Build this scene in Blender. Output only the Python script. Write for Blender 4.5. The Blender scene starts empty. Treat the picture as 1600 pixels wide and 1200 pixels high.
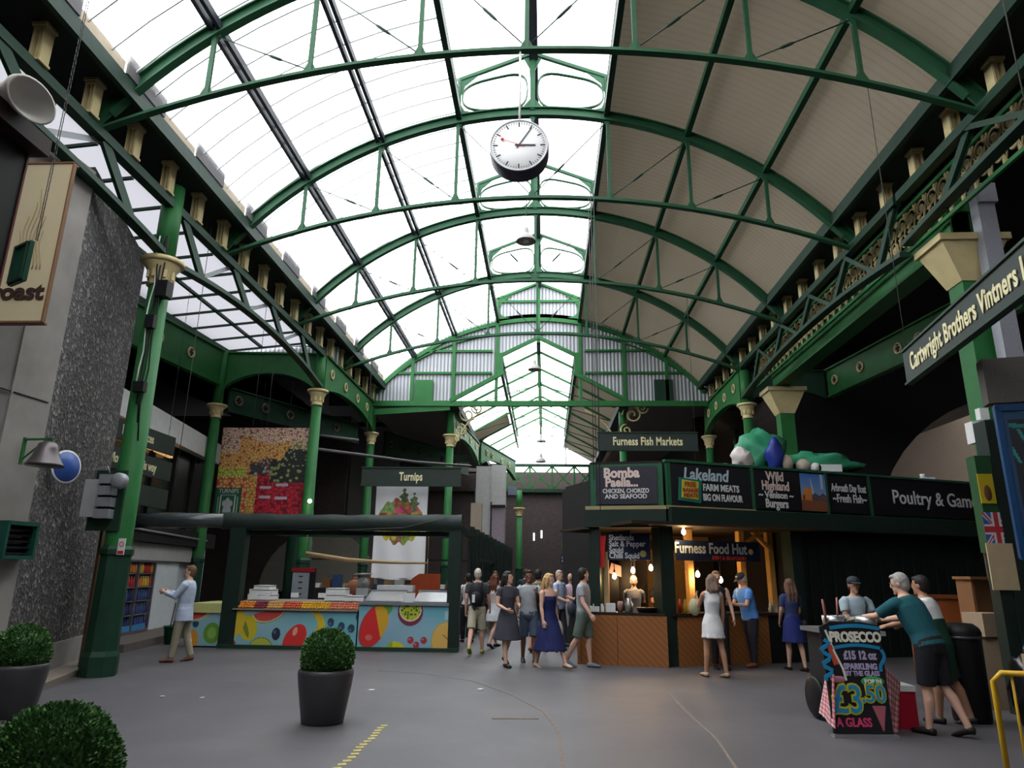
import bpy, bmesh, math, random
from mathutils import Vector, Matrix
random.seed(7)
C = bpy.context.scene
COL = C.collection
PI = math.pi
# ---------------------------------------------------------------- camera, world, exposure
F, EYE = 1076.0, 1.65
RM = Matrix(((0.998801497, 0.000949657, 0.048935345), (0.047427526, -0.265773116, -0.962868257), (0.012091305, 0.964035139, -0.265499626)))
cam_d = bpy.data.cameras.new('camera'); cam = bpy.data.objects.new('camera', cam_d); COL.objects.link(cam)
cam_d.sensor_width = 36; cam_d.lens = 36 * F / 1600; cam_d.clip_start = .05; cam_d.clip_end = 400
# columns of the rotation are the camera's axes in the world
cam.matrix_world = Matrix.Translation((0, 0, EYE)) @ RM.to_4x4()
C.camera = cam
def ray(u, v): return RM @ Vector((u - 800, 600 - v, -F))
def at_z(u, v, z=0):
    d = ray(u, v); return d * ((z - EYE) / d.z) + Vector((0, 0, EYE))
def at_y(u, v, y):
    d = ray(u, v); return d * (y / d.y) + Vector((0, 0, EYE))
def at_x(u, v, x):
    d = ray(u, v); return d * (x / d.x) + Vector((0, 0, EYE))
W = bpy.data.worlds.new('sky'); C.world = W; W.use_nodes = True
W.node_tree.nodes['Background'].inputs[0].default_value = (.97, .98, 1, 1)
W.node_tree.nodes['Background'].inputs[1].default_value = 2.6
sun_d = bpy.data.lights.new('sun', 'SUN'); sun_d.energy = .7; sun_d.angle = .6; sun_d.color = (1, .97, .92)
sun = bpy.data.objects.new('sun', sun_d); COL.objects.link(sun); sun.rotation_euler = (math.radians(-8), math.radians(-28), 0)
C.view_settings.view_transform = 'Standard'; C.view_settings.look = 'None'
C.view_settings.exposure = 1.12; C.view_settings.gamma = 1; C.view_settings.use_curve_mapping = False
C.cycles.use_denoising = True
C.cycles.max_bounces = 8; C.cycles.transparent_max_bounces = 16; C.cycles.diffuse_bounces = 4
C.cycles.sample_clamp_indirect = 6; C.cycles.caustics_reflective = False; C.cycles.caustics_refractive = False

# ---------------------------------------------------------------- materials
MATS = {}
def mat(name, col, rough=.6, metal=0., var=.08, scale=6., bump=0., emit=0., alpha=None, trans=None, coat=0.):
    if name in MATS: return MATS[name]
    m = bpy.data.materials.new(name); m.use_nodes = True; nt = m.node_tree; N = nt.nodes; L = nt.links
    b = N['Principled BSDF']; b.inputs['Roughness'].default_value = rough; b.inputs['Metallic'].default_value = metal
    b.inputs['Specular IOR Level'].default_value = .25 if rough > .38 and not metal else .5
    if coat: b.inputs['Coat Weight'].default_value = coat
    c = (*col, 1)
    tc = N.new('ShaderNodeTexCoord'); no = N.new('ShaderNodeTexNoise'); no.inputs['Scale'].default_value = scale; no.inputs['Detail'].default_value = 6
    L.new(tc.outputs['Object'], no.inputs['Vector'])
    if var:
        mx = N.new('ShaderNodeMix'); mx.data_type = 'RGBA'
        mx.inputs['A'].default_value = (*[x * (1 - 2 * var) for x in col], 1); mx.inputs['B'].default_value = (*[min(1, x * (1 + 2 * var)) for x in col], 1)
        L.new(no.outputs['Fac'], mx.inputs['Factor']); L.new(mx.outputs['Result'], b.inputs['Base Color'])
    else: b.inputs['Base Color'].default_value = c
    if bump:
        bp = N.new('ShaderNodeBump'); bp.inputs['Strength'].default_value = bump; bp.inputs['Distance'].default_value = .02
        L.new(no.outputs['Fac'], bp.inputs['Height']); L.new(bp.outputs['Normal'], b.inputs['Normal'])
    if emit:
        b.inputs['Emission Color'].default_value = c; b.inputs['Emission Strength'].default_value = emit
    MATS[name] = m; return m
def shader(name):
    m = bpy.data.materials.new(name); m.use_nodes = True; MATS[name] = m
    return m, m.node_tree.nodes, m.node_tree.links, m.node_tree.nodes['Principled BSDF']
def ramp(N, stops):
    r = N.new('ShaderNodeValToRGB'); e = r.color_ramp.elements
    e[0].position, e[0].color = stops[0][0], (*stops[0][1], 1); e[1].position, e[1].color = stops[-1][0], (*stops[-1][1], 1)
    for p, c in stops[1:-1]: x = e.new(p); x.color = (*c, 1)
    return r
green = mat('green_paint', (.022, .135, .036), .5, var=.12, scale=3)
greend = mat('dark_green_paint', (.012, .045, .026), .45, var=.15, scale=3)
iron = mat('dark_iron_green', (.016, .042, .028), .5, var=.15)
gutterm = mat('gutter_black_green', (.010, .018, .014), .6)
cream = mat('cream_paint', (.56, .46, .24), .5, var=.1, scale=4)
stall_green = mat('stall_dark_green', (.010, .022, .017), .55, var=.12)
signm = mat('sign_board_green', (.022, .033, .028), .5)
letter = mat('sign_letter_cream', (.72, .66, .40), .6, var=0)
black = mat('black', (.008, .008, .009), .5)
white = mat('white_paint', (.68, .69, .68), .5)
grey = mat('grey_metal', (.30, .31, .33), .45, .3)
steel = mat('steel', (.45, .46, .48), .3, .8)
galv = mat('galvanised_duct', (.33, .34, .38), .5, .3, scale=40)
ropem = mat('cable', (.06, .06, .055), .7)
brown = mat('brown_board', (.16, .075, .03), .5)
tan = mat('tan_wood', (.38, .26, .13), .6)
skin = {k: mat('skin_' + k, c, .5, var=.04) for k, c in (('pale', (.60, .36, .27)), ('tan', (.42, .22, .14)), ('dark', (.20, .095, .06)))}
# asphalt
m, N, L, b = shader('asphalt')
tc = N.new('ShaderNodeTexCoord'); n1 = N.new('ShaderNodeTexNoise'); n1.inputs['Scale'].default_value = .5; n1.inputs['Detail'].default_value = 8; n1.inputs['Roughness'].default_value = .65
n2 = N.new('ShaderNodeTexNoise'); n2.inputs['Scale'].default_value = 120
r = ramp(N, [(.3, (.072, .068, .076)), (.55, (.102, .096, .106)), (.75, (.138, .130, .138))])
L.new(tc.outputs['Object'], n1.inputs['Vector']); L.new(tc.outputs['Object'], n2.inputs['Vector']); L.new(n1.outputs['Fac'], r.inputs['Fac'])
mx = N.new('ShaderNodeMix'); mx.data_type = 'RGBA'; mx.blend_type = 'MULTIPLY'; mx.inputs['Factor'].default_value = .35
L.new(r.outputs['Color'], mx.inputs['A']); L.new(n2.outputs['Fac'], mx.inputs['B']); L.new(mx.outputs['Result'], b.inputs['Base Color'])
b.inputs['Roughness'].default_value = .55
bp = N.new('ShaderNodeBump'); bp.inputs['Strength'].default_value = .25; bp.inputs['Distance'].default_value = .01; L.new(n2.outputs['Fac'], bp.inputs['Height']); L.new(bp.outputs['Normal'], b.inputs['Normal'])
# roof boarding: fine joints across the hall
m, N, L, b = shader('roof_boards')
tc = N.new('ShaderNodeTexCoord'); w = N.new('ShaderNodeTexWave'); w.bands_direction = 'Y'; w.inputs['Scale'].default_value = 1.9; w.inputs['Distortion'].default_value = .15; w.inputs['Detail'].default_value = 1
r = ramp(N, [(0, (.235, .195, .14)), (.10, (.285, .24, .172)), (1, (.295, .25, .182))]); n1 = N.new('ShaderNodeTexNoise'); n1.inputs['Scale'].default_value = .8; n1.inputs['Detail'].default_value = 6
mx = N.new('ShaderNodeMix'); mx.data_type = 'RGBA'; mx.blend_type = 'MULTIPLY'; mx.inputs['Factor'].default_value = .3
L.new(tc.outputs['Object'], w.inputs['Vector']); L.new(w.outputs['Fac'], r.inputs['Fac']); L.new(tc.outputs['Object'], n1.inputs['Vector'])
L.new(r.outputs['Color'], mx.inputs['A']); L.new(n1.outputs['Fac'], mx.inputs['B']); L.new(mx.outputs['Result'], b.inputs['Base Color']); b.inputs['Roughness'].default_value = .8
tl_ = N.new('ShaderNodeBsdfTranslucent'); tl_.inputs[0].default_value = (.26, .215, .155, 1); ms_ = N.new('ShaderNodeMixShader'); ms_.inputs[0].default_value = .06; L.new(b.outputs[0], ms_.inputs[1]); L.new(tl_.outputs[0], ms_.inputs[2]); L.new(ms_.outputs[0], N['Material Output'].inputs['Surface'])
# corrugated sheet
m, N, L, b = shader('corrugated_sheet')
tc = N.new('ShaderNodeTexCoord'); w = N.new('ShaderNodeTexWave'); w.bands_direction = 'X'; w.inputs['Scale'].default_value = 2.1
r = ramp(N, [(0, (.20, .21, .235)), (.5, (.42, .43, .47)), (1, (.52, .53, .57))]); L.new(tc.outputs['Object'], w.inputs['Vector']); L.new(w.outputs['Fac'], r.inputs['Fac']); L.new(r.outputs['Color'], b.inputs['Base Color'])
b.inputs['Roughness'].default_value = .45
bp = N.new('ShaderNodeBump'); bp.inputs['Strength'].default_value = .9; bp.inputs['Distance'].default_value = .03; L.new(w.outputs['Fac'], bp.inputs['Height']); L.new(bp.outputs['Normal'], b.inputs['Normal'])
# granite aggregate
m, N, L, b = shader('granite_aggregate')
tc = N.new('ShaderNodeTexCoord'); vo = N.new('ShaderNodeTexVoronoi'); vo.inputs['Scale'].default_value = 19; vo.inputs['Randomness'].default_value = 1
bw = N.new('ShaderNodeRGBToBW'); r = ramp(N, [(.15, (.035, .032, .034)), (.68, (.078, .071, .072)), (.9, (.26, .235, .225))])
L.new(tc.outputs['Object'], vo.inputs['Vector']); L.new(vo.outputs['Color'], bw.inputs['Color']); L.new(bw.outputs['Val'], r.inputs['Fac']); L.new(r.outputs['Color'], b.inputs['Base Color']); b.inputs['Roughness'].default_value = .7
bp = N.new('ShaderNodeBump'); bp.inputs['Strength'].default_value = .8; bp.inputs['Distance'].default_value = .02; L.new(vo.outputs['Distance'], bp.inputs['Height']); L.new(bp.outputs['Normal'], b.inputs['Normal'])
# glass sheets
def glass(name, col, t, tl=.0):
    m, N, L, b = shader(name)
    N.remove(b); o = N['Material Output']
    tr = N.new('ShaderNodeBsdfTransparent'); tr.inputs[0].default_value = (*col, 1)
    df = N.new('ShaderNodeBsdfTranslucent'); df.inputs[0].default_value = (*col, 1)
    gl = N.new('ShaderNodeBsdfGlossy'); gl.inputs['Roughness'].default_value = .15
    a = N.new('ShaderNodeMixShader'); a.inputs[0].default_value = tl; L.new(tr.outputs[0], a.inputs[1]); L.new(df.outputs[0], a.inputs[2])
    c = N.new('ShaderNodeMixShader'); c.inputs[0].default_value = .04; L.new(a.outputs[0], c.inputs[1]); L.new(gl.outputs[0], c.inputs[2]); L.new(c.outputs[0], o.inputs['Surface'])
    return m
roofglass = glass('roof_glass', (.93, .96, .96), 1, .12)
sideglass = glass('side_roof_sheet', (.13, .13, .14), 1, 1.)
clear = glass('clear_glass', (.8, .85, .85), 1, 0)
# brick
m, N, L, b = shader('dark_brick')
tc = N.new('ShaderNodeTexCoord'); mp = N.new('ShaderNodeMapping'); mp.inputs['Rotation'].default_value = (PI / 2, 0, 0); br = N.new('ShaderNodeTexBrick')
br.inputs['Color1'].default_value = (.060, .038, .034, 1); br.inputs['Color2'].default_value = (.034, .024, .023, 1); br.inputs['Mortar'].default_value = (.05, .045, .042, 1); br.inputs['Scale'].default_value = 4
L.new(tc.outputs['Object'], mp.inputs['Vector']); L.new(mp.outputs['Vector'], br.inputs['Vector']); L.new(br.outputs['Color'], b.inputs['Base Color']); b.inputs['Roughness'].default_value = .8
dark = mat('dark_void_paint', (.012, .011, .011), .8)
# diagonal boarding of the kiosk counters
m, N, L, b = shader('chevron_boards')
tc = N.new('ShaderNodeTexCoord'); mp = N.new('ShaderNodeMapping'); mp.inputs['Rotation'].default_value = (0, math.radians(45), 0); w = N.new('ShaderNodeTexWave'); w.bands_direction = 'X'; w.inputs['Scale'].default_value = 3.4; w.wave_profile = 'SAW'
r = ramp(N, [(0, (.15, .052, .015)), (.08, (.25, .092, .026)), (.6, (.31, .118, .033)), (1, (.24, .088, .025))]); L.new(tc.outputs['Object'], mp.inputs['Vector']); L.new(mp.outputs['Vector'], w.inputs['Vector']); L.new(w.outputs['Fac'], r.inputs['Fac']); L.new(r.outputs['Color'], b.inputs['Base Color']); b.inputs['Roughness'].default_value = .45
# colour-attribute artwork (printed pictures only)
m, N, L, b = shader('printed_artwork')
va = N.new('ShaderNodeVertexColor'); va.layer_name = 'Col'; L.new(va.outputs['Color'], b.inputs['Base Color']); b.inputs['Roughness'].default_value = .5
MA = MATS

# ---------------------------------------------------------------- mesh builder
def frame_of(d, up=Vector((0, 0, 1))):
    d = d.normalized()
    if abs(d.dot(up)) > .98: up = Vector((0, 1, 0)) if abs(d.y) < .9 else Vector((1, 0, 0))
    x = d.cross(up).normalized(); return x, x.cross(d).normalized()
class MB:
    def __init__(s): s.v, s.f, s.m, s.s = [], [], [], []
    def add(s, vs, fs, mi=0, sm=False):
        o = len(s.v); s.v += [Vector(v) for v in vs]; s.f += [[i + o for i in f] for f in fs]; s.m += [mi] * len(fs); s.s += [sm] * len(fs); return s
    def box(s, c, size, mi=0, rz=0., rot=None):
        x, y, z = [k / 2 for k in size]; R = rot or Matrix.Rotation(rz, 3, 'Z'); c = Vector(c)
        vs = [c + R @ Vector(p) for p in ((-x, -y, -z), (x, -y, -z), (x, y, -z), (-x, y, -z), (-x, -y, z), (x, -y, z), (x, y, z), (-x, y, z))]
        return s.add(vs, [(0, 3, 2, 1), (4, 5, 6, 7), (0, 1, 5, 4), (1, 2, 6, 5), (2, 3, 7, 6), (3, 0, 4, 7)], mi)
    def ribbon(s, pts, n, w, h, mi=0, sm=False):
        """a bar of rectangular section along pts; w is measured along n, h square to it"""
        pts = [Vector(p) for p in pts]; n = Vector(n).normalized(); vs = []; fs = []
        for i, p in enumerate(pts):
            t = (pts[min(i + 1, len(pts) - 1)] - pts[max(i - 1, 0)]).normalized(); b_ = n.cross(t).normalized()
            for a, c in ((-1, -1), (1, -1), (1, 1), (-1, 1)): vs.append(p + n * (a * w / 2) + b_ * (c * h / 2))
        k = len(pts)
        for i in range(k - 1):
            for j in range(4): a = i * 4; fs.append((a + j, a + (j + 1) % 4, a + 4 + (j + 1) % 4, a + 4 + j))
        fs += [(3, 2, 1, 0), tuple((k - 1) * 4 + j for j in range(4))]
        return s.add(vs, fs, mi, sm)
    def bar(s, p, q, w, h, mi=0):
        p, q = Vector(p), Vector(q); x, y = frame_of(q - p); return s.ribbon([p, q], x, w, h, mi)
    def tube(s, pts, rad, n=8, mi=0, sm=True, flat=1., up=(0, 0, 1), caps=True, ax=None):
        """rad: number, or list of r or (rx, ry) ; ax: fixed first axis"""
        pts = [Vector(p) for p in pts]; k = len(pts)
        if not isinstance(rad, (list, tuple)): rad = [rad] * k
        vs = []; fs = []
        px_ = None
        for i, p in enumerate(pts):
            t = (pts[min(i + 1, k - 1)] - pts[max(i - 1, 0)])
            if t.length < 1e-6: t = Vector((0, 0, 1))
            t = t.normalized()
            if ax is not None: y = t.cross(Vector(ax)).normalized(); x = y.cross(t).normalized()
            elif px_ is None: x, y = frame_of(t, Vector(up)); px_ = x
            else: x = (px_ - t * px_.dot(t)).normalized(); y = x.cross(t).normalized(); px_ = x
            rx, ry = rad[i] if isinstance(rad[i], (list, tuple)) else (rad[i], rad[i] * flat)
            for j in range(n): a = 2 * PI * j / n; vs.append(p + x * (rx * math.cos(a)) + y * (ry * math.sin(a)))
        for i in range(k - 1):
            for j in range(n): a = i * n; fs.append((a + j, a + (j + 1) % n, a + n + (j + 1) % n, a + n + j))
        if caps: fs += [tuple(reversed(range(n))), tuple((k - 1) * n + j for j in range(n))]
        return s.add(vs, fs, mi, sm)
    def lathe(s, prof, c=(0, 0, 0), n=20, mi=0, sm=True, axis='Z'):
        c = Vector(c); vs = []; fs = []; k = len(prof)
        for r, z in prof:
            for j in range(n):
                a = 2 * PI * j / n; p = Vector((r * math.cos(a), r * math.sin(a), z))
                if axis == 'Y': p = Vector((p.x, -p.z, p.y))
                if axis == 'X': p = Vector((p.z, p.x, p.y))
                vs.append(c + p)
        for i in range(k - 1):
            for j in range(n): a = i * n; fs.append((a + j, a + (j + 1) % n, a + n + (j + 1) % n, a + n + j))
        fs += [tuple(reversed(range(n))), tuple((k - 1) * n + j for j in range(n))]
        return s.add(vs, fs, mi, sm)
    def ell(s, c, r, n=12, mi=0, rot=None):
        c = Vector(c); r = Vector(r); k = max(6, n * 2 // 3); vs = []; fs = []
        for i in range(k + 1):
            th = PI * (i + .02) / (k + .04)
            for j in range(n): a = 2 * PI * j / n; p = Vector((r.x * math.sin(th) * math.cos(a), r.y * math.sin(th) * math.sin(a), -r.z * math.cos(th))); vs.append(c + (rot @ p if rot else p))
        for i in range(k):
            for j in range(n): a = i * n; fs.append((a + j, a + (j + 1) % n, a + n + (j + 1) % n, a + n + j))
        fs += [tuple(reversed(range(n))), tuple(k * n + j for j in range(n))]
        return s.add(vs, fs, mi, True)
    def prism(s, poly, d, mi=0):
        """poly: 3-D points in one plane, d: thickness vector"""
        poly = [Vector(p) for p in poly]; d = Vector(d); k = len(poly)
        return s.add(poly + [p + d for p in poly], [tuple(range(k)), tuple(reversed(range(k, 2 * k)))] + [(i, k + i, k + (i + 1) % k, (i + 1) % k) for i in range(k)], mi)
    def ring(s, c, R, r, axis='Y', n=20, mi=0, a0=0, a1=2 * PI, sx=1., sz=1.):
        pts = []
        full = abs(a1 - a0 - 2 * PI) < 1e-6
        for i in range(n + 1):
            a = a0 + (a1 - a0) * i / n; x, z = R * sx * math.cos(a), R * sz * math.sin(a)
            pts.append(Vector(c) + (Vector((x, 0, z)) if axis == 'Y' else Vector((0, x, z)) if axis == 'X' else Vector((x, z, 0))))
        return s.tube(pts, r, 6, mi, caps=not full, up=(0, 1, 0) if axis == 'Y' else (1, 0, 0) if axis == 'X' else (0, 0, 1))
    def mesh(s, name, mats, fix=False):
        me = bpy.data.meshes.new(name); me.from_pydata(s.v, [], s.f)
        for m in (mats if isinstance(mats, (list, tuple)) else [mats]): me.materials.append(m)
        me.polygons.foreach_set('material_index', s.m); me.polygons.foreach_set('use_smooth', s.s)
        if fix:
            bm = bmesh.new(); bm.from_mesh(me); bmesh.ops.recalc_face_normals(bm, faces=bm.faces); bm.to_mesh(me); bm.free()
        me.update(); return me
    def build(s, name, mats, parent=None, fix=True):
        if not s.v: return None
        o = bpy.data.objects.new(name, s.mesh(name, mats, fix)); COL.objects.link(o)
        if parent is not None: o.parent = parent
        return o
def tag(o, label, cat, group=None):
    o['label'] = label; o['category'] = cat
    if group: o['group'] = group
    return o
def struct(o): o['kind'] = 'structure'; return o
def thing(name, label, cat, loc=(0, 0, 0), rz=0., group=None):
    o = bpy.data.objects.new(name, None); COL.objects.link(o); o.empty_display_size = .1
    o.location = loc; o.rotation_euler = (0, 0, rz); return tag(o, label, cat, group)
def dup(root, loc=None, label=None, rz=None, group=None, mirror=False):
    r = root.copy(); COL.objects.link(r)
    if loc is not None: r.location = loc
    if rz is not None: r.rotation_euler = (0, 0, rz)
    if label: r['label'] = label
    if group: r['group'] = group
    for ch in list(root.children):
        c = ch.copy(); COL.objects.link(c); c.parent = r
        for g in ch.children:
            d = g.copy(); COL.objects.link(d); d.parent = c
    return r
def text(body, size, mats, parent, loc, rot=(PI / 2, 0, 0), sx=1., bold=0., align='CENTER', depth=.004, name='lettering', shear=0., space=1.):
    cu = bpy.data.curves.new('txt', 'FONT'); cu.body = body; cu.size = size; cu.align_x = align; cu.align_y = 'CENTER'; cu.extrude = depth; cu.offset = bold; cu.shear = shear; cu.space_character = space; cu.resolution_u = 3; cu.space_line = .85
    t = bpy.data.objects.new('txt', cu); COL.objects.link(t); bpy.context.view_layer.update()
    me = bpy.data.meshes.new_from_object(t.evaluated_get(bpy.context.evaluated_depsgraph_get())); bpy.data.objects.remove(t); bpy.data.curves.remove(cu)
    M = Matrix.LocRotScale(Vector(loc), Matrix.Rotation(rot[2], 3, 'Z') @ Matrix.Rotation(rot[1], 3, 'Y') @ Matrix.Rotation(rot[0], 3, 'X'), Vector((sx, 1, 1)))
    me.transform(M); me.materials.clear(); me.materials.append(mats)
    o = bpy.data.objects.new(name, me); COL.objects.link(o)
    if parent is not None: o.parent = parent
    return o
def art(name, w, h, nx, ny, fn, parent=None, loc=(0, 0, 0), rz=0., thick=.01):
    """a printed panel in the local XZ plane facing -Y, its picture from fn(x, y) with x right and y down in metres"""
    vs = []; fs = []; cols = []
    for j in range(ny + 1):
        for i in range(nx + 1): vs.append((w * i / nx, 0, h - h * j / ny))
    for j in range(ny):
        for i in range(nx):
            a = j * (nx + 1) + i; fs.append((a, a + nx + 1, a + nx + 2, a + 1)); cols.append(fn(w * (i + .5) / nx, h * (j + .5) / ny))
    k = len(vs); vs += [(0, thick, h), (w, thick, h), (w, thick, 0), (0, thick, 0)]
    A, B_, D, E_ = 0, nx, ny * (nx + 1) + nx, ny * (nx + 1)
    fs += [(k, k + 1, k + 2, k + 3), (A, k, k + 3, E_), (B_, D, k + 2, k + 1), (A, B_, k + 1, k), (E_, k + 3, k + 2, D)]
    cols += [(.05, .05, .05)] * 5
    me = bpy.data.meshes.new(name); me.from_pydata(vs, [], fs); ca = me.color_attributes.new('Col', 'FLOAT_COLOR', 'CORNER')
    li = 0; buf = []
    for f, c in zip(fs, cols): buf += [c[0], c[1], c[2], 1] * len(f)
    ca.data.foreach_set('color', buf); me.materials.append(MA['printed_artwork'])
    o = bpy.data.objects.new(name, me); COL.objects.link(o); o.location = loc; o.rotation_euler = (0, 0, rz)
    if parent is not None: o.parent = parent
    return o
def hsh(a, b=0, c=0):
    x = math.sin(a * 127.1 + b * 311.7 + c * 74.7) * 43758.5453; return x - math.floor(x)
def cells(x, y, s):
    """a cheap cellular pattern: nearest-cell id and distance"""
    ix, iy = math.floor(x / s), math.floor(y / s); best = (9, 0, 0)
    for dx in (-1, 0, 1):
        for dy in (-1, 0, 1):
            cx, cy = ix + dx, iy + dy; px, py = (cx + .15 + .7 * hsh(cx, cy)) * s, (cy + .15 + .7 * hsh(cx, cy, 5)) * s
            d = math.hypot(x - px, y - py) / s
            if d < best[0]: best = (d, hsh(cx, cy, 9), hsh(cx, cy, 3))
    return best
# ================================================================ THE HALL
XC = -.3                       # the axis of the hall
XG, XR = -7.1, 6.55            # left and right column lines
Y0, Y1 = 1.0, 27.2             # near end of the modelled roof, gable
RR, RZ = 8.7, 3.25             # arch radius and centre height
def arch(dx, r=RR): return RZ + math.sqrt(max(0, r * r - dx * dx))
def tie_z(dx): return 9.72 - 18.2 + math.sqrt(18.2 ** 2 - dx * dx)
# ---- floor
struct(MB().box((0, 24, -.1), (80, 90, .2)).build('floor', MA['asphalt']))
# ---- glazed left slope, lantern, boarded right slope
def slope(dxs, lift, y0, y1, ny=1):
    b = MB(); vs = []; fs = []
    for j in range(ny + 1):
        y = y0 + (y1 - y0) * j / ny
        for dx in dxs: vs.append((XC + dx, y, arch(dx) + lift))
    k = len(dxs)
    for j in range(ny):
        for i in range(k - 1): a = j * k + i; fs.append((a, a + 1, a + k + 1, a + k))
    b.add(vs, fs); return b
LD = [-6.42 + (6.42 - 1.7) * i / 8 for i in range(9)]
w1 = struct(slope(LD, .16, Y0, Y1 + .1).build('window_1', roofglass))
bars = MB(); pale = mat('glazing_bar', (.55, .56, .56), .5)
y = Y0 + .2
while y < Y1:
    bars.ribbon([(XC + d, y, arch(d) + .13) for d in LD], (0, 1, 0), .022, .03); y += .5625
bars.build('glazing_bar', pale, w1)
RD = [1.7 + (6.62 - 1.7) * i / 12 for i in range(13)]
struct(slope(RD, .20, Y0, Y1 + .1).build('ceiling', MA['roof_boards']))
LZ0, LZ1, LZ2 = arch(1.7) + .1, 12.85, 13.62
w2 = struct(MB().add([(XC - 1.72, Y0, LZ0), (XC - 1.72, Y1, LZ0), (XC - 1.72, Y1, LZ1), (XC - 1.72, Y0, LZ1), (XC + 1.72, Y0, LZ0), (XC + 1.72, Y1, LZ0), (XC + 1.72, Y1, LZ1), (XC + 1.72, Y0, LZ1),
    (XC - 1.95, Y0, LZ1 - .02), (XC - 1.95, Y1, LZ1 - .02), (XC, Y1, LZ2), (XC, Y0, LZ2), (XC + 1.95, Y0, LZ1 - .02), (XC + 1.95, Y1, LZ1 - .02)],
    [(0, 1, 2, 3), (4, 5, 6, 7), (8, 9, 10, 11), (12, 13, 10, 11)]).build('window_2', roofglass))
lv = MB()
for k in range(4): lv.box((XC - 1.74 - .02 * k, (Y0 + Y1) / 2, LZ0 + .12 + .25 * k), (.05, Y1 - Y0, .045))
for k in (0, 3): lv.box((XC + 1.74, (Y0 + Y1) / 2, LZ0 + .12 + .25 * k), (.05, Y1 - Y0, .045))
lv.build('louvre', iron, w2)
# ---- purlins, ridge beam, gutters
def lengthwise(name, x, z, w, h, m, label, cat, group=None, y0=Y0, y1=Y1, twin=False):
    b = MB()
    if twin:
        b.box((x - .075, (y0 + y1) / 2, z), (.07, y1 - y0, h)); b.box((x + .065, (y0 + y1) / 2, z), (.07, y1 - y0, h))
    else: b.box((x, (y0 + y1) / 2, z), (w, y1 - y0, h))
    return tag(b.build(name, m), label, cat, group)
trussg = mat('truss_darker_green', (.020, .085, .040), .5, var=.15, scale=3)  # trusses get a darker green than the columns
mat('purlin_glare_tint', (.035, .036, .050), .55)  # violet-grey of the sky glare is put into the glazed-side purlin colour
PUR = (-5.15, -3.5, 3.5, 5.15)
for d, n in zip(PUR, ('lowest purlin under the glazed roof slope, nearest the granite pillar', 'upper purlin under the glazed roof slope, next to the skylight ridge', 'upper purlin under the tan boarded ceiling slope', 'lower purlin under the tan boarded ceiling slope')):
    o = lengthwise('roof_purlin', XC + d, arch(d) + .06, .11, .14, MATS['purlin_glare_tint'] if d < 0 else trussg, n, 'purlin', 'purlins along the roof', twin=d < 0)
for d, n in ((-1.7, 'long edge beam of the raised skylight on the glazed side'), (1.7, 'long edge beam of the raised skylight on the boarded side')):
    lengthwise('skylight_beam', XC + d, arch(d) + .08, .12, .16, iron, n, 'beam')
lengthwise('ridge_beam', XC + .02, LZ2 - .14, .2, .22, mat('ridge_iron', (.04, .04, .06), .5), 'dark ridge beam running along the top of the raised skylight', 'beam')
for s, x, n in ((-1, XG + .12, 'wide dark gutter between the glazed slope and the lattice girder'), (1, XR - .05, 'wide dark gutter between the boarded slope and the ornate girder')):
    t = thing('roof_gutter', n, 'gutter')
    MB().box((x + s * .28, (Y0 + Y1) / 2, 9.08), (1.15, Y1 - Y0, .08)).build('soffit', gutterm, t)
    MB().box((x - s * .33, (Y0 + Y1) / 2, 9.05), (.09, Y1 - Y0, .26)).build('inner_board', iron, t)
    MB().box((x + s * .86, (Y0 + Y1) / 2, 9.0), (.08, Y1 - Y0, .26)).build('outer_board', gutterm, t)
# flashing blocks at the foot of the glazing
fl = thing('roof_flashing', 'row of tan and grey flashing boards at the foot of the glazed slope', 'flashing')
k = 0; y = Y0
ftm, fgm = mat('flashing_tan', (.55, .45, .34), .7), mat('flashing_grey', (.16, .15, .16), .7)
while y < Y1 - .5:
    h = (.16, .30, .20, .34)[k % 4]; MB().box((XC - 6.36 + (.05 if k % 2 else 0), y + .56, 9.2 + h / 2), (.04, 1.10, h)).build('grey_board' if k % 2 else 'tan_board', fgm if k % 2 else ftm, fl); y += 1.125; k += 1

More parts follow.
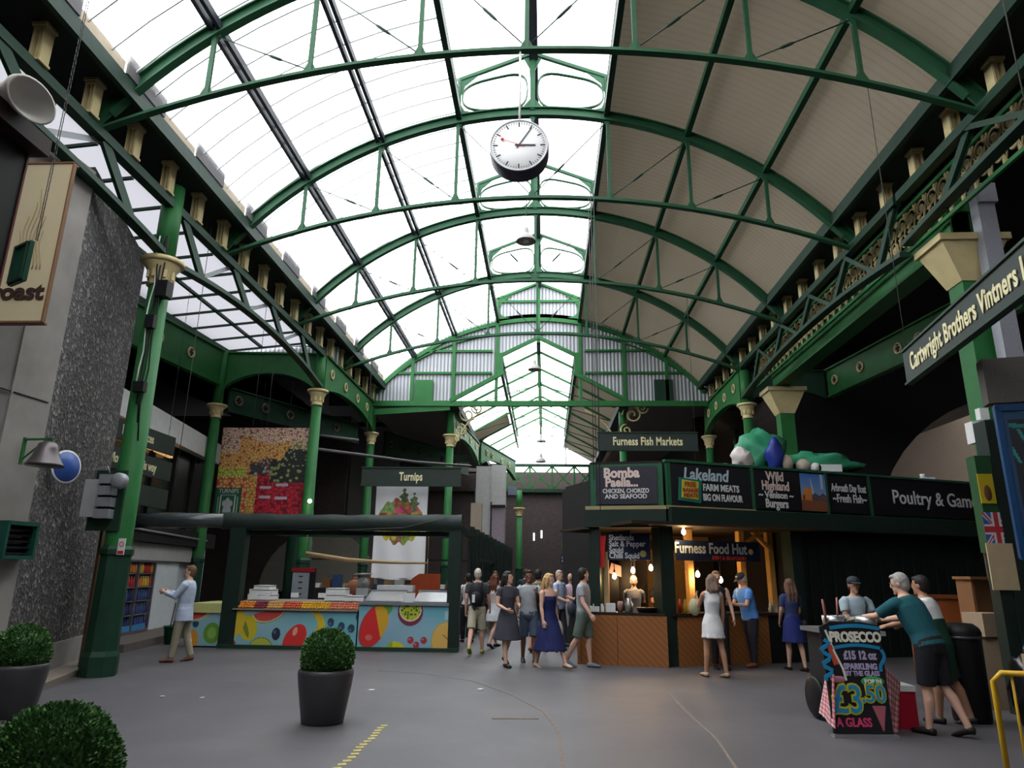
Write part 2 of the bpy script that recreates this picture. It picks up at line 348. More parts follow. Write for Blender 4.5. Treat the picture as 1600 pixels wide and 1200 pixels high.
# ---- arched trusses
STR = (-5.15, -3.5, -1.72, 0, 1.72, 3.5, 5.15)
def make_truss(label):
    t = thing('roof_truss', label, 'roof truss', (0, 0, 0), 0, 'arched trusses carrying the roof')
    A = [-6.95 + 13.9 * i / 48 for i in range(49)]
    rb = MB(); pts = [(XC + d, 0, arch(d)) for d in A]
    rb.ribbon(pts, (0, 1, 0), .035, .2); rb.ribbon([(XC + d, 0, arch(d, RR - .1)) for d in A if abs(d) < 6.9], (0, 1, 0), .15, .03); rb.ribbon([(XC + d, 0, arch(d, RR + .1)) for d in A], (0, 1, 0), .15, .03)
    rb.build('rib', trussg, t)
    ti = MB(); T = [-6.9 + 13.8 * i / 32 for i in range(33)]
    ti.ribbon([(XC + d, 0, tie_z(d)) for d in T], (0, 1, 0), .12, .035); ti.ribbon([(XC + d, 0, tie_z(d) + .04) for d in T], (0, 1, 0), .02, .08)
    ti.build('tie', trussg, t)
    for d in STR:
        s = MB(); z0, z1 = tie_z(d), arch(d) - .08
        s.box((XC + d, .022, (z0 + z1) / 2), (.07, .014, z1 - z0)); s.box((XC + d, -.022, (z0 + z1) / 2), (.07, .014, z1 - z0)); s.box((XC + d, 0, (z0 + z1) / 2), (.02, .05, z1 - z0))
        s.prism([(XC + d - .12, -.01, z0 + .03), (XC + d + .12, -.01, z0 + .03), (XC + d + .04, -.01, z0 + .2), (XC + d - .04, -.01, z0 + .2)], (0, .02, 0))
        s.prism([(XC + d - .1, -.01, z1 + .02), (XC + d + .1, -.01, z1 + .02), (XC + d + .03, -.01, z1 - .14), (XC + d - .03, -.01, z1 - .14)], (0, .02, 0))
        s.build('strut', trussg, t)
    for a, b_ in ((0, -1.72), (0, 1.72), (-1.72, -3.5), (1.72, 3.5), (-3.5, -5.15), (3.5, 5.15)):
        p, q = Vector((XC + a, 0, tie_z(a) + .06)), Vector((XC + b_, 0, arch(b_) - .1)); s = MB(); s.tube([p, q], .011, 6)
        s.tube([p.lerp(q, .28), p.lerp(q, .31), p.lerp(q, .4), p.lerp(q, .43)], [.012, .026, .026, .012], 6); s.build('tension_rod', iron, t)
    lf = MB(); x0, x1 = 1.72, LZ1
    for s_ in (-1, 1):
        lf.box((XC + s_ * x0, 0, (LZ0 + x1) / 2), (.09, .08, x1 - LZ0)); lf.bar((XC + s_ * 1.78, 0, x1), (XC, 0, LZ2 - .05), .08, .08)
        # rounded opening between side post and king post
        zb, zt = arch(.9) + .12, x1 - .02; cx = XC + s_ * .88; pts = []
        for i in range(33):
            a = 2 * PI * i / 32; ex = .55; cxn = math.copysign(abs(math.cos(a)) ** ex, math.cos(a)); szn = math.copysign(abs(math.sin(a)) ** .75, math.sin(a))
            top = zt + .42 * (1 - abs(cx + .76 * cxn - XC) / 1.7) - .12; zz = (zb + top) / 2 + szn * (top - zb) / 2; pts.append((cx + .76 * cxn, 0, zz))
        lf.ribbon(pts, (0, 1, 0), .07, .03)
        lf.prism([(XC + s_ * 1.7, -.015, x1 + .02), (XC + s_ * 1.7, -.015, x1 - .48), (XC + s_ * 1.58, -.015, x1 - .14), (XC + s_ * 1.22, -.015, x1 + .2)], (0, .03, 0))
        lf.prism([(XC + s_ * 1.7, -.015, LZ0), (XC + s_ * 1.7, -.015, LZ0 + .34), (XC + s_ * 1.58, -.015, LZ0 + .14), (XC + s_ * 1.22, -.015, LZ0 + .06)], (0, .03, 0))
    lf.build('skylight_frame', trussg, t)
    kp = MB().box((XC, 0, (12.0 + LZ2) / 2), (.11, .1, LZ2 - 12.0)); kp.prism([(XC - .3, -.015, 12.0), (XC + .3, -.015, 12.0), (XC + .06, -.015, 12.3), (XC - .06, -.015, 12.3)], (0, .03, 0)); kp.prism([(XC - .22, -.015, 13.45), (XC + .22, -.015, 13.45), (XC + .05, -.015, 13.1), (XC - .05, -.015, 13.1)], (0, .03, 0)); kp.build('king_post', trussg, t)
    return t
tr = make_truss('green arched roof truss almost overhead, one bay in front of the clock'); tr.location.y = 4.7
for y, l in ((9.2, 'green arched roof truss that the clock hangs from'), (13.7, 'green arched roof truss, the next one behind the clock'), (18.2, 'green arched roof truss just beyond the bell shaped lamp, third from the gable end'), (22.7, 'green arched roof truss one bay in front of the gable')):
    dup(tr, (0, y, 0), l)
# ---- columns of the two arcades
def capital(b, c, r, h, mi=0):
    c = Vector(c); b.lathe([(r * 1.05, 0), (r * 1.25, .02 * h), (r * 1.05, .06 * h), (r * 1.05, .3 * h), (r * 1.3, .55 * h), (r * 1.75, .8 * h), (r * 1.8, .84 * h)], c, 16, mi)
    b.lathe([(r * 1.95, .84 * h), (r * 2.1, .88 * h), (r * 2.1, h), (r * 1.9, h)], c, 16, mi)
    for k in range(8): a = PI / 4 * k; b.box(c + Vector((r * 1.25 * math.cos(a), r * 1.25 * math.sin(a), .42 * h)), (.03, r * .35, .3 * h), mi, a)
def column(x, y, r, zc, ch, label, ztop=8.3, base=True, group='cast iron columns of the market hall', mshaft=green):
    t = thing('iron_column', label, 'column', (x, y, 0), 0, group)
    MB().lathe([(r, 2.0), (r * 1.0, 2.02), (r * .86, zc - ch)], (0, 0, 0), 18).build('shaft', mshaft, t)
    b = MB(); b.lathe([(r * 1.35, 0), (r * 1.35, .3), (r * 1.2, .38), (r * 1.12, 1.85), (r * 1.25, 1.88), (r * 1.25, 1.96), (r * 1.05, 2.02)], (0, 0, 0), 8, sm=False); b.build('plinth', greend, t)
    cb = MB(); capital(cb, (0, 0, zc - ch), r * .86, ch); cb.build('capital', cream, t)
    if ztop > zc:
        MB().lathe([(r * .9, zc), (r * .9, ztop)], (0, 0, 0), 12).build('upper_post', mshaft, t)
    return t
column(XG - .05, 11.5, .21, 7.2, .52, 'big green iron column standing in front of the granite pillar, hung with cables', 8.75)
column(XG - .08, 20.7, .18, 7.15, .5, 'green iron column with cream capital standing beside the fruit photograph')
column(XG - .05, 27.5, .17, 7.15, .5, 'green iron column with cream capital at the glazed side end of the gable')
column(-3.95, 27.9, .17, 7.15, .5, 'green iron column under the gable behind the hanging turnip sign, beside a scroll bracket')
column(3.15, 27.9, .17, 7.15, .5, 'green iron column under the gable behind the hanging fish market sign')
column(XR + .1, 22.5, .18, 7.15, .5, 'green iron column rising behind the kiosk next to the green tarpaulin')
column(XR + .1, 28, .17, 7.15, .5, 'green iron column behind the kiosk at the boarded side end of the gable')
column(-10.25, 20.45, .17, 6.62, .42, 'green iron column beyond the fruit photograph, its capital lower than the rest', 8.4)
column(10.6, 26.5, .2, 7.1, .5, 'dark green iron column in the aisle behind the kiosk tarpaulins', 8.2)
# ---- lattice girders
def lattice(x, y0, y1, zt, zb0, rise, panel, label, side=1):
    t = thing('lattice_girder', label, 'girder', (x, 0, 0), 0, None)
    MB().box((0, (y0 + y1) / 2, zt), (.16, y1 - y0, .16)).build('top_chord', greend, t)
    n = 24; P = [(0, y0 + (y1 - y0) * i / n, zb0 + rise * (1 - (2 * i / n - 1) ** 2)) for i in range(n + 1)]
    MB().ribbon(P, (1, 0, 0), .2, .09).build('bottom_chord', greend, t)
    zb = lambda y: zb0 + rise * (1 - (2 * (y - y0) / (y1 - y0) - 1) ** 2)
    k = max(2, round((y1 - y0) / panel)); 
    for i in range(k):
        ya = y0 + (y1 - y0) * (i + .08) / k; yb = y0 + (y1 - y0) * (i + .5) / k; yc = y0 + (y1 - y0) * (i + 1.08) / k
        s = MB(); s.ribbon([(0, ya, zt - .05), (0, yb, zb(yb))], (1, 0, 0), .05, .14); s.ribbon([(0.05, ya, zt - .05), (.05, yb, zb(yb))], (1, 0, 0), .015, .2); s.build('strut', greend, t)
        if yc < y1: MB().ribbon([(-.06, yb, zb(yb)), (-.06, yc, zt - .05)], (1, 0, 0), .02, .09).build('tie_bar', grey if side < 0 else greend, t)
    return t
lattice(XG, 2.4, 11.35, 8.33, 7.3, .28, 2.25, 'dark green lattice girder running past the granite pillar to the big column', -1)
lattice(XG, 11.65, 20.6, 8.33, 7.25, .38, 2.25, 'dark green lattice girder from the big column to the column by the fruit photograph', -1)
lattice(XR, 2.4, 11.7, 8.45, 7.5, .2, 2.25, 'green lattice girder passing behind the hanging vintners sign', 1)
lattice(XR, 11.8, 22.4, 8.45, 7.35, .35, 2.25, 'green lattice girder above the kiosk in front of cream scrollwork', 1)
# ---- plate beams with an arched underside and rosettes
def rosette(parent, c, along, r=.14, mr=cream):
    """ring with a dark quatrefoil; local plane contains 'along' and Z"""
    b = MB(); c = Vector(c); al = Vector(along).normalized(); nn = al.cross(Vector((0, 0, 1))).normalized()
    pts = [c + al * (r * math.cos(a)) + Vector((0, 0, r * math.sin(a))) for a in [2 * PI * i / 20 for i in range(21)]]
    b.tube(pts, .032, 6, 0, up=nn, caps=False)
    for k in range(4):
        a = PI / 2 * k; q = c + al * (r * .34 * math.cos(a)) + Vector((0, 0, r * .34 * math.sin(a))); X = Matrix((al, nn, Vector((0, 0, 1)))).transposed()
        b.ell(q, (r * .33, .02, r * .33), 8, 1, X)
    for k in range(4):
        a = PI / 2 * k + PI / 4; q = c + al * (r * .62 * math.cos(a)) + Vector((0, 0, r * .62 * math.sin(a))); b.ell(q, (r * .2, .015, r * .2), 8, 0, Matrix((al, nn, Vector((0, 0, 1)))).transposed())
    return b.build('rosette', [mr, black], parent)
def plate_beam(p, q, zt, zb, rise, ros, label, th=.1, m=green, zr=None, both=-1, mr=cream, fl=True):
    p, q = Vector((*p, 0)), Vector((*q, 0)); d = (q - p); Ln = d.length; d.normalize(); nn = d.cross(Vector((0, 0, 1)))
    t = thing('plate_beam', label, 'beam', p, 0)
    n = 16; poly = [Vector((0, 0, zt)), d * Ln + Vector((0, 0, zt))] + [d * (Ln * (1 - i / n)) + Vector((0, 0, zb + rise * (1 - abs(2 * i / n - 1) ** 2.4))) for i in range(n + 1)]
    b = MB(); vs = []; fs = []
    for i in range(n + 1):
        s_ = Ln * i / n; z_ = zb + rise * (1 - abs(2 * i / n - 1) ** 2.4)
        for z in (z_, zt):
            for o_ in (-th / 2, th / 2): vs.append(d * s_ + nn * o_ + Vector((0, 0, z)))
    for i in range(n):
        a = i * 4; c = a + 4; fs += [(a, c, c + 2, a + 2), (a + 1, a + 3, c + 3, c + 1), (a, a + 1, c + 1, c), (a + 2, c + 2, c + 3, a + 3)]
    fs += [(0, 2, 3, 1), (n * 4, n * 4 + 1, n * 4 + 3, n * 4 + 2)]
    b.add(vs, fs); b.build('web', m, t)
    if fl:
        f = MB(); f.bar(Vector((0, 0, zt)), d * Ln + Vector((0, 0, zt)), th + .14, .05); f.ribbon([d * (Ln * i / n) + Vector((0, 0, zb + rise * (1 - abs(2 * i / n - 1) ** 2.4))) for i in range(n + 1)], nn, th + .12, .04)
        f.build('flange', m, t)
    for s_ in ros:
        rosette(t, d * (Ln * s_) + nn * (both * (th / 2 + .02)) + Vector((0, 0, zr or (zt + zb + rise) / 2)), d, .14, mr)
    return t
plate_beam((XG, 20.9), (XG, 27.2), 8.35, 7.2, .38, (.1, .35, .6, .82), 'green beam with four cream rosettes on the glazed side between fruit photograph and gable', both=1, zr=7.9)
plate_beam((XR, 22.7), (XR, 27.9), 8.35, 7.2, .38, (.12, .36, .6, .84), 'green beam with cream rosettes above the kiosk tarpaulins, next to the gable', both=-1, zr=7.9)
plate_beam((-11.2, 12.5), (-10.25, 20.3), 8.35, 7.25, 0, (.28, .46, .62, .8), 'green beam with cream rosettes in the side aisle, seen past the big column', both=1, zr=7.78)
plate_beam((-10.25, 20.55), (XG - .1, 20.75), 8.35, 7.15, .55, (), 'plain green cross beam with arched underside over the fruit photograph', both=1)
darkring = mat('shaded_cream', (.16, .14, .09), .6)  # cream darkened to stand for shade; its beams take the darker green likewise
plate_beam((-10.2, 21.0), (-7.5, 26.6), 7.3, 6.55, .0, (.06, .24, .42, .62, .8), 'beam and rosettes coloured dark for the shade above the fruit photograph', both=1, m=greend, zr=6.95, mr=darkring)
plate_beam((9.3, 22.3), (10.4, 14.5), 8.25, 7.35, 0, (.06, .24, .47, .58, .86), 'green beam with cream rosettes behind the hanging vintners sign', both=1, zr=7.8)
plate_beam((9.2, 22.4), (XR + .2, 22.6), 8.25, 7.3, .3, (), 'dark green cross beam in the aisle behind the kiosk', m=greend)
plate_beam((-3.95, 28.2), (-3.5, 35.0), 8.1, 7.0, .5, (.12, .38, .62, .86), 'green arched beam running back from the column beside the scroll bracket', both=1, zr=7.8)
plate_beam((-3.4, 35.4), (-1.9, 42.0), 8.3, 7.15, .5, (.14, .28, .55, .78), 'far green arched beam with rosettes above the white building pier', both=1, zr=7.85)
plate_beam((-7.9, 33.0), (-4.6, 40.5), 8.3, 7.2, 0, (.05, .2, .36, .5, .64, .8), 'beam and rosettes coloured dark for the shade beyond the gable', both=1, m=greend, mr=darkring)
plate_beam((7.8, 28.5), (9.6, 33), 7.6, 6.6, 0, (.1, .3, .5, .7, .9), 'beam and rosettes coloured dark for the shade behind the tarpaulins', both=-1, m=greend, mr=darkring)
# ---- cream brackets between girder and gutter
def bracket_mb():
    b = MB(); b.box((0, 0, .31), (.04, .12, .60)); b.box((-.07, 0, .31), (.035, .18, .60)); b.box((.07, 0, .31), (.035, .18, .60)); b.box((0, 0, .02), (.20, .22, .04)); b.box((0, 0, .60), (.22, .24, .05)); b.box((0, 0, .56), (.18, .2, .05)); return b
bm_ = bracket_mb().mesh('bracket', cream, True); k = 0
for x, n, g in ((XG + .02, 'short cream bracket standing on the girder under the gutter on the glazed side', 'cream brackets under the gutter, glazed side'), (XR + .05, 'short cream bracket standing on the girder under the gutter on the boarded side', 'cream brackets under the gutter, boarded side')):
    for i in range(18 if x < 0 else 19):
        y = 7.75 + 1.125 * i
        if y > 27: break
        o = bpy.data.objects.new('gutter_bracket', bm_); COL.objects.link(o); o.location = (x, y, 8.415 if x < 0 else 8.535); o.scale.z = 1 if x < 0 else .8; tag(o, n, 'bracket', g)
# ---- scrollwork panels behind the right girder
sc = MB(); y = 6.0
while y < 22.3:
    for z0, s_ in ((7.98, 1), (8.32, -1)):
        pts = [(0, y + .17 * math.cos(a) * (1 - a / 11) * s_ + .1, z0 + .17 * math.sin(a) * (1 - a / 11)) for a in [k * .5 for k in range(17)]]
        sc.tube(pts, .02, 5, 0)
        sc.ell((0, y + .1, z0), (.02, .08, .08), 6, 0); sc.ell((0, y + .22, z0 + .12 * s_), (.015, .09, .04), 6, 0); sc.ell((0, y - .02, z0 - .15 * s_), (.015, .04, .09), 6, 0)
    sc.tube([(0, y - .1, 7.75), (0, y + .05, 8.1), (0, y - .12, 8.5)], .02, 5); sc.tube([(0, y + .3, 7.75), (0, y + .2, 8.1), (0, y + .34, 8.5)], .018, 5); y += .36
sw = thing('scrollwork_screen', 'band of cream iron scrollwork behind the girder over the kiosk', 'screen', (XR + .45, 0, 0)); sc.build('scrolls', mat('old_cream', (.40, .32, .16), .6), sw)
MB().box((0, 14.1, 8.56), (.06, 16.5, .07)).box((0, 14.1, 7.73), (.06, 16.5, .07)).build('rail', green, sw)
# ---- box girder and box columns (right)
bg = thing('box_girder', 'big bright green box girder resting on two cream capitals over the kiosk', 'girder', (7.3, 0, 0))
MB().box((0, 16.3, 7.62), (.30, 10.0, .55)).build('web', green, bg); MB().box((0, 16.3, 7.36), (.44, 10.0, .05)).box((0, 16.3, 7.9), (.44, 10.0, .05)).build('flange', green, bg)
def box_column(x, y, zc, label, w=.42):
    t = thing('box_column', label, 'column', (x, y, 0)); MB().box((0, 0, (zc - .75) / 2), (w, w, zc - .75)).build('shaft', green, t)
    b = MB(); a, c = w / 2 + .02, w / 2 + .33; z0, z1 = zc - .8, zc - .12
    b.add([(-a, -a, z0), (a, -a, z0), (a, a, z0), (-a, a, z0), (-c, -c * .7, z1), (c, -c * .7, z1), (c, c * .7, z1), (-c, c * .7, z1)], [(0, 3, 2, 1), (4, 5, 6, 7), (0, 1, 5, 4), (1, 2, 6, 5), (2, 3, 7, 6), (3, 0, 4, 7)])
    b.box((0, 0, zc - .06), (2 * c + .1, 1.4 * c + .1, .12)); b.build('capital', cream, t)
    MB().box((0, 0, zc + .5), (w * .9, .2, 1.0)).build('upper_post', green, t); return t
box_column(7.3, 11.4, 7.35, 'square green column with wide cream capital beside the grey duct'); box_column(7.4, 21.2, 7.3, 'square green column with wide cream capital rising behind the kiosk roof')
MB().box((7.48, 10.95, 6.1), (.28, .22, 4.1)).box((7.5, 10.9, 8.0), (.30, .24, .35)).build('metal_duct', galv); tag(bpy.data.objects['metal_duct'], 'grey metal duct running down the square green column', 'duct')
# ---- gable wall
gw = MB(); GY = Y1
DX = [-6.9 + 13.8 * i / 40 for i in range(41)]
vs = []; fs = []
def open_z(dx):                      # underside of the sheeting: above the rear nave's roof outline
    a = abs(dx)
    if a < 1.45: return 11.06 - a * .5
    if a < 3.45: return 9.62 - (a - 1.45) * .58
    return 8.4
DX = sorted(DX + [-1.451, -1.449, 1.449, 1.451, -3.45, 3.45, -1.72, 1.72])
for dx in DX: vs += [(XC + dx, GY, open_z(dx)), (XC + dx, GY, max(open_z(dx) + .01, min(arch(dx) + .26, arch(6.6) + .26 if abs(dx) > 6.6 else 99)))]
for i in range(len(DX) - 1): fs.append((2 * i, 2 * i + 2, 2 * i + 3, 2 * i + 1))
gw.add(vs, fs)
gw.add([(XC - 1.72, GY, 11.9), (XC + 1.72, GY, 11.9), (XC + 1.72, GY, LZ1), (XC, GY, LZ2), (XC - 1.72, GY, LZ1)], [(0, 1, 2, 3, 4)])
gable = struct(gw.build('wall_back', MA['corrugated_sheet']))
tg = thing('gable_truss', 'green framing of the corrugated gable with its arch, posts and rails', 'roof truss', (0, GY - .06, 0))
A = [-6.7 + 13.4 * i / 48 for i in range(49)]
MB().ribbon([(XC + d, 0, arch(d) - .02) for d in A], (0, 1, 0), .12, .16).build('rib', green, tg)
MB().ribbon([(XC + d, 0, arch(d) - .02 - .62 + abs(d) * .09) for d in A if abs(d) < 6.3], (0, 1, 0), .1, .05).build('tie', green, tg)
for d in (-5.2, -3.5, -1.72, 1.72, 3.5, 5.2): MB().box((XC + d, -.02, (8.35 + arch(d)) / 2), (.13, .1, arch(d) - 8.35)).build('post', green, tg)
MB().box((XC, -.02, 12.2), (.14, .12, 2.6)).build('post', green, tg)
for z in (9.6, 10.55):
    x = math.sqrt(RR ** 2 - (z - RZ) ** 2); g = 1.6 if z < 10.6 else 0
    for s_ in (-1, 1): MB().box((XC + s_ * (x + g + .3) / 2, -.01, z), (x - g - .3, .08, .09)).build('rail', green, tg)
MB().box((XC, -.01, 12.75), (3.3, .06, .1)).build('rail', green, tg)
lf = MB()
for s_ in (-1, 1):
    lf.box((XC + s_ * 1.72, 0, 12.35), (.12, .1, 1.1)); lf.bar((XC + s_ * 1.8, 0, LZ1), (XC, 0, LZ2 - .03), .1, .1)
    lf.prism([(XC + s_ * 1.7, -.03, LZ1), (XC + s_ * 1.7, -.03, LZ1 - .45), (XC + s_ * 1.5, -.03, LZ1 - .1), (XC + s_ * 1.1, -.03, LZ1 + .2)], (0, .03, 0)); lf.prism([(XC + s_ * 1.7, -.03, 11.95), (XC + s_ * 1.7, -.03, 12.3), (XC + s_ * 1.5, -.03, 12.08), (XC + s_ * 1.2, -.03, 12.0)], (0, .03, 0))
lf.build('skylight_frame', green, tg)
ro = MB()
for s_ in (-1, 1):
    ro.bar((XC, -.04, 11.12), (XC + s_ * 1.5, -.04, 10.36), .14, .14); ro.box((XC + s_ * 1.62, -.04, 10.02), (.30, .1, .85)); ro.bar((XC + s_ * 1.45, -.04, 9.6), (XC + s_ * 3.6, -.04, 8.4), .16, .16)
ro.build('opening_frame', green, tg)
MB().box((-5.0, -.04, 8.85), (.75, .06, .9)).build('door_panel', green, tg); MB().box((4.75, -.04, 8.85), (.75, .06, .9)).build('door_panel', greend, tg)
MB().box((-.3, 0, 8.3), (14.1, .18, .22)).build('bottom_beam', green, tg)
MB().bar((-7.0, .02, 7.95), (-3.9, .02, 8.15), .1, .24).build('knee_beam', green, tg)
struct(MB().box((7.4, GY + .1, 8.8), (1.9, .06, 1.1)).box((-8.0, GY + .1, 8.8), (1.9, .06, 1.1)).build('wall_gable_ends', dark))
# scroll brackets
def scroll(x, y, s_, label):
    t = thing('scroll_bracket', label, 'bracket', (x, y, 0), 0, 'cream scroll brackets under the gable'); b = MB()
    def spiral(cx, cz, R, a0, turns, dirn, r0=.035):
        pts = [(cx + s_ * R * (1 - i / 26) * math.cos(a0 + dirn * i * turns * 2 * PI / 22), 0, cz + R * (1 - i / 26) * math.sin(a0 + dirn * i * turns * 2 * PI / 22)) for i in range(23)]; b.tube(pts, r0, 6)
    spiral(.55, 7.95, .42, 0, 1.6, 1); spiral(.28, 7.3, .26, PI / 2, 1.5, -1); spiral(.95, 8.22, .24, PI, 1.4, 1); spiral(.18, 6.92, .15, 0, 1.2, 1)
    b.tube([(s_ * .05, 0, 6.6), (s_ * .2, 0, 7.0), (s_ * .5, 0, 7.5), (s_ * .9, 0, 7.9), (s_ * 1.4, 0, 8.15)], .035, 6); b.build('scrolls', cream, t)
scroll(-3.78, 27.6, 1, 'cream iron scroll bracket beside the column on the glazed side of the rear roof'); scroll(2.98, 27.6, -1, 'cream iron scroll bracket above the hanging fish market sign')
# ---- rear nave
RY0, RY1 = Y1 + .05, 44.0
w3 = struct(MB().add([(XC - 3.35, RY0, 8.45), (XC - 3.35, 34, 8.45), (XC - 1.65, 34, 9.55), (XC - 1.65, RY0, 9.55)], [(0, 1, 2, 3)]).build('window_3', roofglass))
w4 = struct(MB().add([(XC - 1.55, RY0, 10.28), (XC - 1.55, RY1, 10.28), (XC, RY1, 11.05), (XC, RY0, 11.05), (XC + 1.55, RY0, 10.28), (XC + 1.55, RY1, 10.28), (XC - 1.45, RY0, 9.6), (XC - 1.45, RY1, 9.6), (XC + 1.45, RY0, 9.6), (XC + 1.45, RY1, 9.6)], [(0, 1, 2, 3), (4, 5, 2, 3), (0, 1, 7, 6), (4, 5, 9, 8)]).build('window_4', roofglass))
w5 = struct(MB().add([(XC - 3.4, RY1, 8.4), (XC + 3.4, RY1, 8.4), (XC + 1.5, RY1, 9.55), (XC + 1.5, RY1, 10.3), (XC, RY1, 11.05), (XC - 1.5, RY1, 10.3), (XC - 1.5, RY1, 9.55)], [(0, 1, 2, 3, 4, 5, 6)]).build('window_5', roofglass))
struct(MB().add([(XC + 1.45, RY0, 9.6), (XC + 3.9, RY0, 8.2), (XC + 3.9, RY1, 8.2), (XC + 1.45, RY1, 9.6), (XC - 1.65, 34, 9.55), (XC - 3.9, 34, 8.2), (XC - 3.9, 37, 8.2), (XC - 1.65, 37, 9.55)], [(0, 1, 2, 3), (4, 5, 6, 7)]).build('ceiling_rear', MA['roof_boards']))
rt = thing('rear_roof_truss', 'green roof frame of the rear nave, nearest the gable', 'roof truss', (0, 28.6, 0), 0, 'roof frames of the rear nave'); b = MB()
for s_ in (-1, 1):
    b.bar((XC, 0, 11.0), (XC + s_ * 1.55, 0, 10.22), .07, .09); b.box((XC + s_ * 1.5, 0, 9.85), (.08, .08, .8)); b.bar((XC + s_ * 1.45, 0, 9.5), (XC + s_ * 3.6, 0, 8.35), .07, .09)
b.build('rafter', green, rt); MB().box((XC, 0, 10.2), (.09, .09, 1.6)).build('king_post', green, rt)
for s_ in (-1, 1): MB().tube([(XC, 0, 9.55), (XC + s_ * 1.5, 0, 10.1)], .018, 6).tube([(XC, 0, 9.5), (XC + s_ * 3.2, 0, 8.5)], .02, 6).build('tension_rod', iron, rt)
for y, w_ in ((31.2, 'second'), (33.8, 'third'), (36.4, 'fourth'), (39, 'fifth'), (41.6, 'last')): dup(rt, (0, y, 0), 'green roof frame of the rear nave, the %s one back from the gable' % w_)
rb_ = MB(); rb_.box((XC, (RY0 + RY1) / 2, 10.95), (.16, RY1 - RY0, .16)); tag(rb_.build('ridge_beam', iron), 'dark ridge beam along the rear nave skylight', 'beam')
for s_, n_ in ((-1, 'glazed'), (1, 'boarded')):
    b = MB().box((XC + s_ * 1.5, (RY0 + RY1) / 2, 9.58), (.12, RY1 - RY0, .14)).box((XC + s_ * 1.5, (RY0 + RY1) / 2, 10.26), (.1, RY1 - RY0, .08)); tag(b.build('skylight_beam', greend), 'long beam under the rear nave skylight on its %s side' % n_, 'beam')
    b = MB().box((XC + s_ * 3.45, (RY0 + RY1) / 2, 8.3), (.4, RY1 - RY0, .3)); tag(b.build('roof_gutter', gutterm), 'dark gutter along the rear nave on its %s side' % n_, 'gutter')
et = thing('end_truss', 'lattice truss crossing the far end under the bright end window', 'girder', (0, 43.6, 0))
MB().box((XC, 0, 8.3), (7.4, .15, .18)).box((XC, 0, 6.7), (7.4, .15, .2)).build('chord', greend, et); b = MB()
for k in range(5):
    x = XC - 3.5 + 1.4 * k; b.bar((x, 0, 8.25), (x + 1.4, 0, 6.75), .03, .1); b.bar((x, .05, 6.75), (x + 1.4, .05, 8.25), .03, .1); b.box((x, 0, 7.5), (.12, .1, 1.5))
b.build('lacing', green, et)
column(-1.65, 43.4, .2, 5.6, .5, 'far green iron column beneath the end lattice truss', 6.7)
MB().box((XC + 1.6, 44.6, 9.2), (.08, .08, 1.6)).build('glazing_bar', iron, w5)
# ---- outer roofs, walls, arches: what stands around the nave
struct(MB().add([(-7.95, Y0, 8.98), (-7.95, 21.6, 8.98), (-10.9, 21.6, 8.68), (-10.9, Y0, 8.68)], [(0, 1, 2, 3)]).build('window_6', sideglass))
sb = MB()
y = Y0 + .5
while y < 21.5: sb.bar((-7.95, y, 8.93), (-10.9, y, 8.63), .05, .06); y += 1.1
sb.box((-9.4, 11, 8.78), (.08, 20.5, .08)); sb.bar((-11.2, 10, 8.5), (-10.35, 21.6, 8.5), .1, .2); tag(sb.build('roof_bars', greend), 'green bars carrying the milky sheets of the side aisle roof', 'roof bars')
b = MB(); b.box((-8.6, 21.7, 8.62), (3.3, .06, .62)); struct(b.build('wall_aisle_gable', MA['corrugated_sheet']))
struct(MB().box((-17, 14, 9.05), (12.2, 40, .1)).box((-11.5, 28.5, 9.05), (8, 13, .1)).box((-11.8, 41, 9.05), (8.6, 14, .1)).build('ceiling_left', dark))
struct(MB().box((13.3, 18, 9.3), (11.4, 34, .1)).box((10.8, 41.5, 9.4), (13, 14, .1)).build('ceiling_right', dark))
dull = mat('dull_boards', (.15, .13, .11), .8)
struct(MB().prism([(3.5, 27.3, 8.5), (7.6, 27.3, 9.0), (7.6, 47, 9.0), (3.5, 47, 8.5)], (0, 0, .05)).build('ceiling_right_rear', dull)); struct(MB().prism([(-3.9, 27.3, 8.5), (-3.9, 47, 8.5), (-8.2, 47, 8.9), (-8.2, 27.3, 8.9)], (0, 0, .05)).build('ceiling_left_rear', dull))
struct(MB().box((-20, 18, 4.5), (.3, 60, 9.2)).build('wall_left', MA['dark_brick']))
struct(MB().box((-14.5, 31.0, 4.3), (11, .4, 8.6)).box((-9.2, 36.5, 4.2), (.4, 11, 8.4)).build('wall_left_rear', MA['dark_brick']))
struct(MB().box((19.2, 10, 4.5), (.3, 34, 9.2)).build('wall_right', MA['dark_brick']))
# railway arch on the right: dark wall with an arched opening, pale lining behind
ay = 24.5; b = MB(); cx, cz, ra = 17.2, 2.6, 5.9; n = 24
P = [(cx - ra * math.cos(PI * i / n), cz + ra * math.sin(PI * i / n) * .93) for i in range(n // 2 + 1)]
vs = []; fs = []
for x, z in P: vs += [(x, ay, z), (x, ay, 9.2)]
for i in range(len(P) - 1): fs.append((2 * i, 2 * i + 2, 2 * i + 3, 2 * i + 1))
b.add(vs, fs); b.add([(8.2, ay, 0), (cx - ra, ay, 0), (cx - ra, ay, 9.2), (8.2, ay, 9.2)], [(0, 1, 2, 3)]); b.add([(cx, ay, 8.0), (19.2, ay, 8.0), (19.2, ay, 9.2), (cx, ay, 9.2)], [(0, 1, 2, 3)])
struct(b.build('wall_arch', mat('near_black_brick', (.016, .014, .014), .8)))  # near-black brick tone over the whole wall
b = MB(); vs = []; fs = []
for x, z in P: vs += [(x, ay, z), (x, ay + 8, z)]
for i in range(len(P) - 1): fs.append((2 * i, 2 * i + 1, 2 * i + 3, 2 * i + 2))
